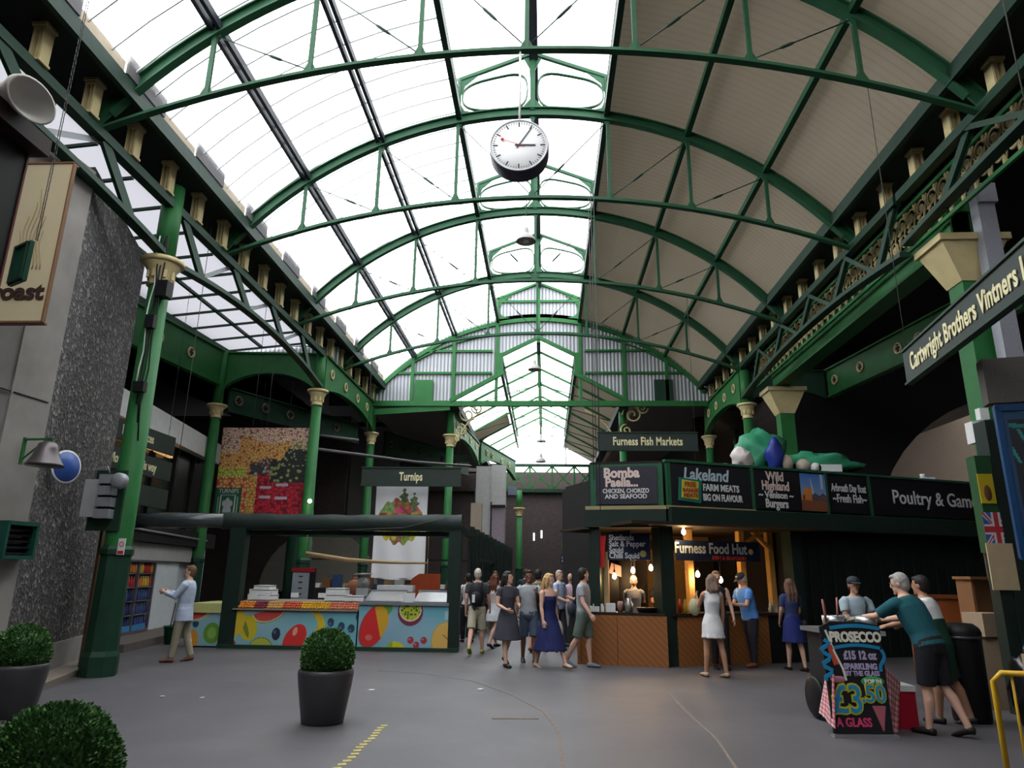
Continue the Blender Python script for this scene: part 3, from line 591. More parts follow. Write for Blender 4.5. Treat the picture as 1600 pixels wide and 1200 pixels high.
b.add(vs, fs); lining = mat('brown_plaster', (.048, .034, .022), .8); b.box((19, ay + 8, 4.5), (24, .1, 10)); struct(b.build('wall_arch_lining', lining))
# far viaduct wall under the end truss, with arch mouth on the left behind the stall
struct(MB().box((0, 47.5, 4.2), (34, .4, 8.4)).box((10.8, 47.5, 8.9), (13, .4, 1.2)).box((-10.8, 47.5, 8.9), (13, .4, 1.2)).box((0, 47.2, 7.15), (26, .7, .25)).build('wall_far', MA['dark_brick']))
b = MB(); b.box((9.6, 37, 4.5), (.4, 20, 9.0)); struct(b.build('wall_right_rear', MA['dark_brick']))
b = MB(); pts = [(-9.8 + 2.6 * math.cos(a), 30.4, .8 + 2.6 * math.sin(a)) for a in [PI * i / 16 for i in range(17)]]; b.prism(pts, (0, .1, 0)); struct(b.build('wall_arch_mouth', mat('arch_plaster', (.20, .185, .15), .8)))
# near end wall far behind the camera keeps the hall from being open sky on the floor side
struct(MB().box((0, -9, 4.4), (40, .3, 8.8)).build('wall_front', MA['dark_brick']))
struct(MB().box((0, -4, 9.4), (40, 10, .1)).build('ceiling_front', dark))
# ================================================================ GRANITE PILLAR AND WHAT HANGS ON IT
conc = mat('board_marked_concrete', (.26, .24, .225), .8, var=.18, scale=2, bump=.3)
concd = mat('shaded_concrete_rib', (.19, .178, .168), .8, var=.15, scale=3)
gp = thing('granite_pillar', 'huge aggregate faced pillar with concrete ribs at the edge of the hall', 'pillar', (0, 0, 0))
PA, PB = Vector((-7.2, 9.38, 0)), Vector((-8.28, 12.7, 0)); dn = (PB - PA).normalized(); nn = Vector((dn.y, -dn.x, 0))
MB().prism([PA + Vector((0, 0, .5)), PB + Vector((0, 0, .5)), Vector((-9.2, 12.9, .5)), Vector((-9.2, 9.5, .5))], (0, 0, 7.35)).build('facing', MA['granite_aggregate'], gp)
MB().prism([PA + nn * .03, PB + nn * .03 + dn * .03, Vector((-9.2, 12.95, 0)), Vector((-9.2, 9.45, 0))], (0, 0, .5)).build('base', conc, gp)
PA0 = PA; q0 = PA + Vector((-.12, -1.3, 0)); dq = (PA - q0).normalized(); nq = Vector((dq.y, -dq.x, 0)); HR = 7.75
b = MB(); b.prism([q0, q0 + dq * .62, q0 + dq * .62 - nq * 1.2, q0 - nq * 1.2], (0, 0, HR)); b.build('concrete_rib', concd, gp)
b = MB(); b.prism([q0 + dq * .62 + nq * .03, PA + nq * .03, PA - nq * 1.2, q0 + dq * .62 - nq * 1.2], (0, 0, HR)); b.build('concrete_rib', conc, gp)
for k in range(2): MB().box(q0 + dq * (.95 if k else .3) + nq * .03 + Vector((0, 0, 3.95)), (.03, .6, .012), rz=math.atan2(nq.y, nq.x)).build('joint', black, gp)
MB().prism([PA + nn * .03 + Vector((0, 0, 0)), PB + nn * .03, PB + nn * .42, PA + nn * .42 - dn * 1.2, PA - dn * 1.2 + nn * .03], (0, 0, .10)).build('kerb', mat('kerb_stone', (.20, .165, .14), .8)); tag(bpy.data.objects['kerb'], 'low tan kerb along the foot of the granite pillar', 'kerb')
# banner on the pillar
bs = mat('banner_cream', (.50, .42, .27), .6, var=.03)
rs = thing('restaurant_banner', 'tall cream banner reading roast fixed to the concrete ribs', 'sign', (-7.33, 8.0, 0))
MB().box((.43, .03, 5.85), (.86, .05, 2.3)).build('board', bs, rs); MB().box((.87, .03, 5.85), (.02, .06, 2.32)).box((.43, .05, 4.69), (.88, .12, .025)).box((.43, .05, 7.01), (.88, .12, .025)).build('edge_trim', brown, rs)
text('roast', .32, mat('banner_letter', (.035, .015, .01), .6, var=0), rs, (.47, -.003, 5.10), bold=.012, sx=1.05)
b = MB()
for k in range(7): b.tube([(.36 + .05 * k + .045 * math.sin(j * .55 + k * .25) * (1 - j / 30), -.004, 5.42 + .07 * j) for j in range(int(18 - abs(k - 3) * 3))], .006, 5)
b.build('flame_motif', mat('motif_tan', (.33, .25, .14), .6), rs)
# bell, plaque, little green hopper box
bp_ = PA + dn * .55 + nn * .06
bl = thing('pillar_bell', 'dark metal bell on a green bracket beside the round blue plaque', 'bell', at_y(73, 708, 8.95), math.atan2(nq.y, nq.x)); bl.scale = (.88, .88, .88)
MB().lathe([(.27, -.2), (.255, -.17), (.19, -.06), (.15, .06), (.13, .14), (.05, .19)], (0, 0, 0), 18).build('bell_body', mat('bell_metal', (.10, .085, .09), .35, .6), bl)
b = MB(); b.box((-.18, 0, .22), (.50, .04, .03)); b.box((-.42, 0, .04), (.03, .05, .42)); b.bar((-.42, 0, -.1), (-.05, 0, .21), .02, .02); b.build('bracket', green, bl)
pq = thing('blue_plaque', 'round blue plaque with a white rim on the granite pillar', 'plaque', PA + dn * .60 + nn * .16 + Vector((0, 0, 3.12)), math.atan2(nn.y, nn.x) - .55)
MB().lathe([(.25, 0), (.25, .03), (.23, .035)], (0, 0, 0), 24, axis='X').build('rim', white, pq); MB().tube([(0, 0, 0), (-.20, -.10, 0)], .03, 8).build('wall_fixing', iron, pq); MB().lathe([(.225, .03), (.22, .042)], (0, 0, 0), 24, axis='X').build('disc', mat('plaque_blue', (.02, .07, .30), .35, var=0), pq)
hb = thing('junction_box', 'small green ventilator box low on the concrete rib', 'box', q0 + dq * 1.05 + nq * .03 + Vector((0, 0, 2.0)), math.atan2(nq.y, nq.x))
MB().box((.1, 0, .22), (.2, .5, .05)).box((.1, 0, -.22), (.2, .5, .05)).box((.1, -.24, 0), (.2, .04, .44)).box((.1, .24, 0), (.2, .04, .44)).build('case', mat('teal_green_paint', (.01, .07, .05), .5), hb); b = MB()
for k in range(5): b.box((.09, 0, -.16 + .08 * k), (.1, .44, .012), rot=Matrix.Rotation(.5, 3, 'Y'))
b.build('louvre', black, hb)
# hanging square sign on a chain, seen nearly edge on, and the loudspeaker on its boxed beam
hs = thing('chained_sign', 'small dark green sign board hanging on a chain in front of the cream banner', 'sign', at_y(33, 412, 6.0), -.5)
MB().box((0, 0, 0), (.30, .04, .42)).build('board', mat('green_sign', (.012, .06, .035), .4), hs); b = MB(); b.box((0, -.03, .19), (.26, .02, .02)).box((0, -.03, -.19), (.26, .02, .02)).box((-.12, -.03, 0), (.02, .02, .4)).box((.12, -.03, 0), (.02, .02, .4)); b.build('rim', iron, hs)
def chain(name, p, q, label, r=.012, group=None, link=.05, cat='chain'):
    p, q = Vector(p), Vector(q); b = MB(); n = int((q - p).length / link)
    for i in range(n):
        a = p.lerp(q, i / n); c = p.lerp(q, (i + 1.2) / n); off = Vector((r, 0, 0)) if i % 2 else Vector((0, r, 0)); b.tube([a + off, c + off], r * .45, 4); b.tube([a - off, c - off], r * .45, 4)
    return tag(b.build(name, ropem), label, cat, group)
pt = at_y(57, 376, 6.0); chain('sign_chain', pt, (pt.x, pt.y, 8.6), 'chain dropping to the small green sign board by the cream banner')
rm = mat('red_brown_edge', (.10, .02, .02), .5)
lb = thing('boxed_frame', 'black boxed frame with a brown top rail close to the camera, under the loudspeaker', 'frame', (0, 0, 0))
e = at_y(60, 240, 5.4); x = e.x
b = MB(); b.box((x - .12, 4.6, e.z - 1.0), (.12, 1.5, 2.0)).build('panel', black, lb); MB().box((x - .06, 5.36, e.z - .9), (.02, .02, 1.9)).build('red_edge', rm, lb)
MB().box((x - .02, 4.6, e.z + .06), (.22, 1.65, .17)).build('top_rail', mat('rail_brown', (.028, .014, .012), .5), lb)
sp = thing('horn_loudspeaker', 'white horn loudspeaker standing on the black boxed frame', 'loudspeaker', (x + .02, 4.95, e.z + .30), .25)
b = MB(); b.lathe([(.06, -.22), (.09, -.1), (.16, .05), (.27, .2), (.28, .23), (.25, .235), (.13, .1)], (0, 0, 0), 24, axis='X'); me_ = b.build('horn', mat('speaker_white', (.62, .60, .55), .4), sp); me_.scale = (1, .95, .62); me_.rotation_euler = (0, .35, -.3)
MB().box((-.05, 0, -.12), (.05, .12, .12)).build('foot', grey, sp)
# red and yellow shop edge at the very left
se = thing('shop_edge', 'red edged yellowish shop panel beyond the concrete ribs', 'panel', (0, 0, 0)); e = at_y(10, 600, 9.6)
MB().box((-8.3, 9.0, 4.0), (1.2, .06, 2.3)).build('panel', mat('yellow_panel', (.22, .15, .05), .6), se); MB().box((-7.72, 8.96, 4.0), (.07, .06, 2.3)).build('red_edge', mat('red_edge', (.45, .02, .03), .5), se)
# cables and boxes on the big column
cb_ = thing('column_cables', 'bundle of black cables running down the big green column', 'cables', (XG - .05, 11.5, 0))
b = MB()
for k in range(4):
    pts = [(.17 + .02 * math.sin(j * 1.7 + k) - .05 * k, -.24 - .02 * math.cos(j * 1.3 + k * 2), 7.6 - .32 * j) for j in range(13 - k)]; b.tube(pts, .014, 5, 1 if k == 3 else 0)
b.build('cable', [black, white], cb_); MB().box((.12, -.28, 5.9), (.16, .12, .24)).build('junction', black, cb_); MB().box((.1, -.27, 4.7), (.2, .12, .18)).build('junction', black, cb_)
cl_ = thing('column_floodlight', 'small dark floodlight clipped to the big green column below its capital', 'floodlight', (XG + .18, 11.3, 6.55)); MB().box((0, 0, 0), (.2, .22, .3)).box((-.1, .05, .12), (.2, .04, .04)).build('housing', black, cl_)
eb = thing('switch_boxes', 'grey electrical switch boxes and a white panel strapped to the big green column', 'electrical box', (XG - .05, 11.24, 0))
MB().box((-.42, -.02, 2.78), (.26, .06, .62)).build('white_panel', mat('panel_white', (.42, .42, .43), .5), eb)
for k in range(4): MB().box((-.14, -.05, 2.52 + .19 * k), (.25, .16, .15)).build('switch_box', grey, eb)
b = MB(); b.lathe([(.13, 0), (.13, .1), (.1, .13)], (.12, -.12, 3.05), 16, axis='Y'); b.build('meter', grey, eb); MB().box((-.18, .05, 2.75), (.55, .05, 1.0)).build('back_board', iron, eb); MB().tube([(-.4, -.03, 3.08), (-.38, -.05, 3.25), (-.2, -.05, 3.3), (-.15, -.05, 3.2)], .014, 6).build('conduit', grey, eb)
ns = thing('warning_notice', 'small white and red no smoking notice on the big green column', 'sign', (XG + .14, 11.29, 2.0)); MB().box((0, 0, 0), (.12, .01, .26)).build('plate', white, ns); MB().box((0, -.007, -.09), (.10, .006, .05)).build('red_band', mat('notice_red', (.5, .02, .02), .5), ns); MB().ring((0, -.008, .04), .035, .006).build('red_ring', MATS['notice_red'], ns)
tag(MB().box((XG - .47, 11.9, 1.3), (.05, .5, 2.5)).build('leaning_board', mat('tall_brown_board', (.10, .055, .03), .6)), 'tall narrow brown board standing between pillar and big column', 'board')

# ================================================================ LEFT AISLE SHOP FRONT
sf = thing('shop_facade', 'white fascia shop front in the side aisle behind the big column', 'shop front', (0, 0, 0))
FX = -10.1
MB().box((FX, 17.4, 5.28), (.25, 9, .62)).build('fascia', white, sf); MB().box((FX, 17.9, 2.07), (.3, 7.2, .42)).build('lower_fascia', mat('fascia_grey', (.38, .37, .36), .6), sf)
MB().box((FX - .35, 17.4, 3.9), (.05, 9, 2.2)).build('dark_glazing', mat('dark_pane', (.02, .022, .02), .15), sf); b = MB()
for k in range(6): MB().box((FX - .28, 13.2 + 1.5 * k, 3.9), (.08, .06, 2.2)).build('mullion', black, sf)
for k in range(4): MB().box((FX - .2, 14.2 + 1.3 * k, 4.72), (.1, 1.1, .16)).build('lit_strip', mat('warm_strip', (.75, .42, .18), .5, emit=.35, var=0), sf)
MB().box((FX + .08, 17.4, 2.50), (.4, 9, .42)).build('shutter_box', dark, sf); MB().box((FX - .05, 20.0, .93), (.08, 4.0, 1.86)).build('wall_panel', mat('panel_offwhite', (.50, .52, .53), .5), sf)
MB().tube([(FX + .3, 13.6, 2.6), (FX + .3, 16.5, 2.55), (FX + .3, 21.0, 2.5)], .03, 8).build('pipe', grey, sf)
fr = thing('drinks_fridge', 'glass fronted drinks fridge with rows of bottles in the side aisle', 'fridge', (FX + .14, 16.85, .16), 0)
MB().box((-.3, 0, .85), (.4, 1.9, 1.7)).build('cabinet', mat('fridge_body', (.02, .02, .035), .4), fr); b = MB()
for s_ in (-.95, -.05, .93): b.box((-.02, s_, .85), (.07, .06, 1.7))
b.box((-.02, 0, 1.68), (.07, 1.9, .05)).box((-.02, 0, .04), (.07, 1.9, .06)); b.build('door_frame', mat('frame_lilac', (.15, .13, .17), .4, .3), fr)
for k in range(5): MB().box((-.055, 0, .10 + .32 * k), (.09, 1.8, .02)).build('shelf', steel, fr)
MB().box((-.03, .1, .11), (.05, 1.4, .16)).build('blue_panel', mat('fridge_blue', (.05, .25, .5), .4), fr)
bt = MB(); bt.lathe([(.035, 0), (.037, .02), (.037, .15), (.015, .21), (.015, .25)], (0, 0, 0), 8)
bc = [mat('drink_' + n_, c, .25, var=0) for n_, c in (('yellow', (.55, .35, .04)), ('red', (.4, .03, .03)), ('orange', (.55, .18, .03)), ('blue', (.05, .08, .22)), ('navy', (.03, .04, .12)))]
bms = [bt.mesh('drink_bottle', m_, True) for m_ in bc]
for r_ in range(5):
    for k in range(13):
        o = bpy.data.objects.new('drink_bottle', bms[(k // 3 + r_) % 3 if r_ >= 3 else 3 + (k // 4) % 2]); COL.objects.link(o); o.location = (FX + .085, 16.02 + .138 * k, .16 + .112 + .32 * r_)
        tag(o, 'yellow, red or orange drink bottle on an upper fridge shelf' if r_ >= 3 else 'dark blue drink bottle on a lower fridge shelf', 'bottle', 'bottles on the upper fridge shelves' if r_ >= 3 else 'bottles on the lower fridge shelves')
tag(MB().box((FX + .03, 18.8, 1.0), (.06, 1.7, 1.68)).build('white_door', mat('door_white', (.62, .66, .68), .5)), 'plain white door beside the drinks fridge', 'door')
tag(MB().box((FX + .3, 17.6, .08), (1.5, 6.5, .16)).build('shop_step', mat('step_stone', (.12, .10, .09), .8)), 'low stone step along the side aisle shop front', 'step')
TR = Matrix.Translation((-10.1, 17.6, 0)) @ Matrix.Rotation(.15, 4, 'Z') @ Matrix.Translation((10.1, -17.6, 0))
bpy.context.view_layer.update()
for o in [sf, fr, bpy.data.objects['white_door'], bpy.data.objects['shop_step']] + [o for o in bpy.data.objects if o.name.startswith('drink_bottle')]: o.matrix_world = TR @ o.matrix_world
bk = thing('green_bucket', 'dark green bucket with a broom handle standing by the white door', 'bucket', (-8.6, 16.4, 0)); MB().lathe([(.13, 0), (.18, .38), (.2, .4), (.19, .37)], (0, 0, 0), 16).build('pail', mat('bucket_green', (.01, .07, .035), .4), bk); MB().tube([(0, 0, .3), (.08, .05, 1.0)], .012, 6).tube([(-.06, 0, .3), (-.02, .05, .9)], .012, 6).build('handle', black, bk)
for z, s_, l in ((4.62, 'Hotel Services', 'dark hanging board with faded cream words, topmost of three beside the side aisle shops'), (3.98, 'More shops this way', 'dark hanging board reading more shops this way, middle one of three'), (3.3, '', 'blank dark hanging board, lowest of three beside the side aisle shops')):
    t = thing('direction_board', l, 'sign', (-9.35, 13.6, z)); MB().box((0, 1.55, 0), (.06, 3.1, .46)).build('board', signm, t)
    if s_: text(s_, .30, letter, t, (.035, 1.5, -.01), rot=(PI / 2, 0, PI / 2), sx=.72, bold=.006)
for y in (13.9, 16.4): chain('sign_cable', (-9.35, y, 3.3), (-9.35, y, 8.76), 'thin cable holding the three dark direction boards', .006, 'cables holding the direction boards', .4, 'cable')

# ================================================================ FRUIT STALL
SY = 15.9
sg = MA['stall_dark_green']
fs_ = thing('fruit_stall_frame', 'dark green frame of the fruit stall with a long sagging tarpaulin fascia', 'stall frame', (0, SY, 0))
MB().box((-7.03, 0, 1.3), (.36, .27, 2.6)).build('post', sg, fs_); MB().box((-2.04, 0, 1.3), (.28, .24, 2.6)).build('post', sg, fs_)
MB().box((-4.55, 0, 2.62), (5.3, .2, .12)).build('lintel', sg, fs_); MB().box((-2.0, 1.6, 2.62), (.15, 3.2, .12)).box((-7.1, 1.6, 2.62), (.15, 3.2, .12)).box((-4.55, 3.2, 2.62), (5.3, .15, .12)).box((-4.55, .1, 2.5), (5.1, .06, .1)).build('rail', sg, fs_)
b = MB(); vs = []; fc = []; n = 40
for i in range(n + 1):
    x = -7.45 + 5.55 * i / n; top = 2.93 - .03 * math.sin(PI * i / n) + .01 * math.sin(i * 1.1)
    for q_, (dy, z) in enumerate(((-.13, top), (-.16 - .015 * math.sin(i * .8), 2.75), (-.14, 2.58 + .02 * math.sin(i * .5)), (-.08, 2.56), (.12, top - .01))): vs.append((x, dy, z))
for i in range(n):
    for q_ in range(5): a = i * 5; fc.append((a + q_, a + 5 + q_, a + 5 + (q_ + 1) % 5, a + (q_ + 1) % 5))
b.add(vs, fc, 0, True); b.build('tarpaulin', mat('tarpaulin_green', (.022, .034, .03), .5, bump=.5), fs_)
ex = MB(); ex.tube([(-9.6, -.15, 2.72), (-8.6, -.2, 2.74), (-7.4, -.15, 2.74)], [(.2, .16), (.21, .18), (.17, .16)], 12); ex.build('rolled_awning', mat('awning_sheen', (.05, .06, .065), .22), fs_)
chn = MB(); chn.tube([(-4.6, -.2, 2.55), (-3.2, -.2, 2.62), (-2.2, -.2, 2.86)], .01, 5); chn.build('cord', ropem, fs_)
# painted counter fronts
BL = (.22, .42, .47)
def ell(x, y, cx, cy, rx, ry, a=0):
    c, s = math.cos(a), math.sin(a); dx, dy = x - cx, y - cy; return math.hypot((dx * c + dy * s) / rx, (-dx * s + dy * c) / ry)
def bgc(x, y): n_ = .03 * math.sin(x * 3.1) * math.sin(y * 5.3 + x) + .03; return (BL[0] - .05 + n_ + .04 * math.sin(x * 2), BL[1] - .03 + n_, BL[2] - .02 + n_)
def mural_a(x, y):      # long middle panel 2.75 x .72
    if ell(x, y, .10, .28, .16, .30, .3) < 1: return (.62, .45, .03)
    if ell(x, y, .36, .36, .20, .27, -.2) < 1: return (.55, .45, .02) if ell(x, y, .30, .36, .05, .22, -.4) > 1 else (.16, .22, .03)
    d = ell(x, y, .80, -.02, .42, .26, -.35)
    if y > .0 + (x - .55) * -.35 + .03 and d < 1 and y > -.1 + (1.05 - x) * .3: return (.60, .07, .06) if d < .86 else (.62, .60, .33) if d < .94 else (.10, .28, .05)
    if ell(x, y, 1.0, .48, .095, .13) < 1: return (.012, .025, .05) if ell(x, y, .97, .44, .03, .04) > 1 else (.1, .13, .17)
    d = ell(x, y, .68, .82, .28, .27)
    if d < 1: return (.40, .42, .06) if .35 < d < .93 else (.16, .20, .03) if d > .93 else (.46, .5, .2)
    if ell(x, y, .02, .72, .10, .12) < 1: return (.30, .02, .03)
    d = ell(x, y, 1.42, .58, .22, .34, .55)
    if d < 1: return (.62, .03, .025) if ell(x, y, 1.42, .42, .05, .09, .3) > 1 else (.70, .32, .22)
    d1, d2 = ell(x, y, 1.66, .36, .42, .46, 0), ell(x, y, 1.54, .42, .40, .46, 0)
    if d1 < 1 and d2 > 1 and y < .52: return (.66, .46, .02)
    if ell(x, y, 1.93, .42, .05, .12, -.3) < 1: return (.60, .42, .02)
    for cx, cy in ((2.20, .22), (2.44, .30), (2.66, .34), (2.82, .10), (2.06, .42), (1.88, .62), (2.30, .52), (2.58, .56)):
        if ell(x, y, cx, cy, .075, .09) < 1: return (.02, .05, .10) if ell(x, y, cx - .02, cy + .03, .03, .03) > 1 else (.09, .15, .2)
    return bgc(x, y)
def mural_b(x, y):      # right panel 2.05 x .94
    d = ell(x, y, .36, .42, .27, .46, .42)
    if d < 1:
        if x > .36 + (y - .1) * .25: return (.62, .34, .02) if d < .93 or y > .2 else (.12, .33, .04)
        return (.60, .02, .02) if ell(x, y, .25, .68, .08, .06) > 1 else (.64, .14, .12)
    if ell(x, y, .34, .44, .28, .48, .42) < 1: return (.30, .06, .05)
    if ell(x, y, .64, .06, .10, .12) < 1: return (.10, .33, .05)
    d = ell(x, y, 1.14, .10, .27, .26)
    if d < .80: return (.42, .48, .02) if hsh(int(x * 40), int(y * 24), 2) > .28 else (.05, .09, .02)
    if d < .90: return (.68, .60, .42)
    if ell(x, y, 1.14, .14, .28, .29) < 1: return (.16, .02, .05)
    d = ell(x, y, 1.98, .72, .36, .40)
    if d < 1: return (.66, .40, .10) if d < .95 and not (abs((x - 1.9) * .8 - (y - .62)) < .02 and y > .6) else (.40, .35, .04) if d >= .95 else (.36, .18, .04)
    d = ell(x, y, .86, .96, .24, .20, .5)
    if d < 1: return (.62, .56, .02) if x > .78 else (.25, .42, .03)
    for cx, cy in ((1.17, .72), (1.46, .72), (1.30, .82), (1.48, .94), (1.22, .97)):
        if ell(x, y, cx, cy, .07, .075) < 1: return (.35, .03, .05) if ell(x, y, cx - .02, cy - .02, .02, .02) > 1 else (.55, .25, .25)
    if 1.9 < x < 2.0 and .12 < y < .28: return (.35, .5, .55)
    c = bgc(x, y); return (c[0] - .04 * (y < .25), c[1] - .02, c[2] + .02)
def mural_c(x, y):      # left panel .8 x .85
    if ell(x, y, .18, -.02, .32, .22, -.3) < 1: return (.60, .07, .06) if ell(x, y, .16, -.03, .27, .18, -.3) < 1 else (.5, .5, .3)
    if ell(x, y, .55, .45, .19, .22) < 1: return (.12, .28, .03) if ell(x, y, .55, .45, .1, .12) > 1 else (.22, .4, .08)
    if ell(x, y, .1, .62, .16, .24) < 1: return (.62, .25, .03)
    if ell(x, y, .16, .26, .07, .08) < 1: return (.02, .05, .10)
    return bgc(x, y)
fc_ = thing('fruit_counter', 'blue painted fruit mural counter, long low middle length', 'counter', (-6.92, SY - .13, .03)); art('painted_front', 2.78, .76, 240, 66, mural_a, fc_)
MB().box((1.39, .75, .40), (2.76, 1.4, .78)).build('body', sg, fc_); MB().box((1.39, .10, .79), (2.8, .34, .03)).build('fruit_ledge', mat('stall_top', (.25, .2, .17), .6), fc_); MB().box((1.39, .85, .87), (2.8, 1.2, .18)).build('top', MATS['stall_top'], fc_)
fd = thing('fruit_counter', 'taller blue painted counter with large mango and passion fruit', 'counter', (-4.11, SY - .13, .03)); art('painted_front', 1.98, .92, 190, 88, mural_b, fd)
MB().box((.99, .75, .46), (1.96, 1.4, .90)).build('body', sg, fd); MB().box((.99, .7, .95), (2.0, 1.5, .06)).build('top', steel, fd)
fe = thing('fruit_counter', 'short blue painted counter end beside the man in the pale blazer', 'counter', (-7.95, SY - .05, .03)); art('painted_front', .78, .72, 70, 66, mural_c, fe)
MB().box((.39, .75, .36), (.76, 1.4, .72)).build('body', sg, fe); MB().box((.39, .6, .8), (.8, 1.3, .2)).build('top', mat('pale_melon_row', (.50, .5, .2), .6), fe)
tag(MB().box((-4.55, SY - .15, .04), (5.3, .1, .08)).build('stall_plinth', iron), 'dark plinth under the painted stall counters', 'plinth')
# fruit along the front edge, one object each
fm = MB(); fm.lathe([(.004, -.038), (.03, -.03), (.042, 0), (.032, .028), (.012, .034), (.006, .028)], (0, 0, 0), 10); 
fcol = [('orange', (.62, .22, .03)), ('plum', (.22, .03, .05)), ('apricot', (.60, .33, .10)), ('nectarine', (.55, .10, .04)), ('mango', (.62, .34, .02)), ('peach', (.58, .17, .09))]
fme = {n_: fm.mesh('fruit', mat('fruit_' + n_, c, .4, var=.15, scale=12), True) for n_, c in fcol}
seq = ['orange'] * 6 + ['plum'] * 5 + ['apricot'] * 6 + ['nectarine'] * 7 + ['mango'] * 11 + ['peach'] * 11
for r_ in range(3):
    for k, n_ in enumerate(seq):
        o = bpy.data.objects.new(n_, fme[n_]); COL.objects.link(o); o.scale = [.80] * 3; o.rotation_euler = (hsh(k) * .5, hsh(k, 2) * .5, k)
        o.location = (-6.80 + .0585 * k + .012 * hsh(k, r_), SY - .145 + .045 * r_, .866 + .046 * r_ + .006 * hsh(k, r_, 7))
        tag(o, 'small %s in the row along the front edge of the long counter' % n_, 'fruit', n_ + 's along the counter edge')
tray = mat('fruit_tray', (.60, .28, .08), .6)
def crate(x, y, z, w, d, h, m_, label, group=None, lid=False):
    t = thing('display_box', label, 'box', (x, y, z), 0, group); b = MB(); b.box((0, 0, .01), (w, d, .02)).box((0, -d / 2, h / 2), (w, .02, h)).box((0, d / 2, h / 2), (w, .02, h)).box((-w / 2, 0, h / 2), (.02, d, h)).box((w / 2, 0, h / 2), (.02, d, h)); b.build('tray', m_, t)
    b = MB()
    if lid: b.box((0, 0, h), (w + .02, d + .02, .03)); b.build('lid', m_, t)
    return t
wb = mat('white_box', (.66, .67, .68), .5)
for x, y, z, w_, h, l in ((-6.52, 16.35, 1.01, .55, .10, 'white box at the bottom of the stack by the stall post'), (-6.52, 16.35, 1.125, .50, .10, 'white box in the middle of the stack by the stall post'), (-6.5, 16.35, 1.24, .35, .07, 'small white box on top of the stack by the stall post'),
    (-4.78, 16.4, 1.01, .5, .12, 'white box at the bottom of the stack in front of the brown basket'), (-4.8, 16.4, 1.145, .42, .12, 'white box on top of the stack in front of the brown basket'), (-4.3, 16.2, 1.01, .4, .1, 'white box beside the grey scales on the long counter')):
    crate(x, y, z, w_, .4, h, wb, l, None, True)
for x, l in ((-6.55, 'white price card at the post end of the long counter'), (-6.28, 'white price card second along from the stall post'), (-5.62, 'white price card in front of the yellow mangoes'), (-5.0, 'white price card at the far end of the fruit row')): tag(MB().box((x, SY - .02, 1.13), (.17, .02, .10)).build('price_card', wb), l, 'card')
for x, w_, l in ((-3.62, .95, 'steel display tray above the painted mango'), (-2.55, .85, 'steel display tray above the painted melon')):
    t = thing('steel_tray', l, 'tray', (x, SY + .25, 1.01)); b = MB(); h = w_ / 2; b.add([(-h, -.3, 0), (h, -.3, 0), (h + .03, .3, 0), (-h - .03, .3, 0), (-h * .86, -.32, .02), (h * .86, -.32, .02), (h * .86, .3, .22), (-h * .86, .3, .22)], [(0, 3, 2, 1), (4, 5, 6, 7), (0, 1, 5, 4), (1, 2, 6, 5), (2, 3, 7, 6), (3, 0, 4, 7)]); b.build('hood', steel, t); MB().box((0, .3, .235), (w_ * .9, .03, .03)).build('rail', grey, t)
tag(MB().box((-3.05, SY + .02, 1.10), (.28, .03, .22)).build('price_card', wb), 'large white card standing between the two steel trays', 'card')
tag(MB().box((-3.55, 16.9, 1.28), (.85, .3, .14)).build('paper_roll', wb), 'long white paper roll behind the steel tray', 'paper')
t = thing('wicker_basket', 'round brown wicker basket behind the white boxes', 'basket', (-4.55, 17.0, 1.05)); MB().lathe([(.16, 0), (.22, .12), (.22, .26), (.16, .38), (.06, .42)], (0, 0, 0), 16).build('weave', mat('wicker', (.22, .085, .04), .7, bump=.6, scale=30), t); MB().box((0, 0, -.52), (.4, .4, 1.04)).build('stand', sg, t)
t = thing('weighing_scales', 'weighing scales with a silver dial on the fruit counter', 'scales', (-4.2, 16.35, 1.11)); MB().lathe([(.02, -.02), (.14, -.02), (.15, .0), (.15, .02)], (0, 0, .30), 18, axis='Y').box((0, .02, .09), (.28, .22, .18)).build('body', grey, t); MB().lathe([(.12, 0), (.02, -.01)], (0, -.03, .30), 18, axis='Y').build('dial', mat('dial_white', (.8, .8, .78), .4), t); MB().lathe([(.05, 0), (.2, .04), (.2, .05)], (0, 0, .46), 16).build('pan', steel, t)
t = thing('rust_screen', 'rounded rust red panel standing behind the steel tray under the fruit banner', 'panel', (-3.15, 18.2, 0)); MB().prism([(-.35, 0, 0), (.45, 0, 0), (.45, 0, 1.62), (-.1, 0, 1.62), (-.28, 0, 1.5), (-.35, 0, 1.3)], (0, .05, 0)).build('panel', mat('rust_red', (.30, .05, .015), .5), t)
t = thing('green_bin_drum', 'big dark green drum standing behind the stall beside the chalk price board', 'drum', (-8.0, 22.6, 0)); MB().lathe([(.40, 0), (.40, 2.6), (.38, 2.62), (.36, 3.6)], (0, 0, 0), 20).build('body', greend, t)
t = thing('price_board', 'grey price board with a red header on the stall behind the counter', 'sign', (-6.05, 17.6, .9)); MB().box((0, 0, .38), (.62, .05, .9)).build('board', black, t); MB().box((-.05, -.035, .32), (.42, .02, .78)).build('price_list', mat('list_grey', (.22, .25, .28), .6), t); MB().box((0, -.035, .78), (.6, .02, .1)).build('header', mat('header_red', (.25, .01, .02), .5), t); b = MB()
for k in range(5): b.box((-.05, -.047, .62 - .14 * k), (.1, .004, .03))
b.build('writing', black, t); MB().box((0, 0, -.45), (.06, .06, .9)).build('post', black, t)
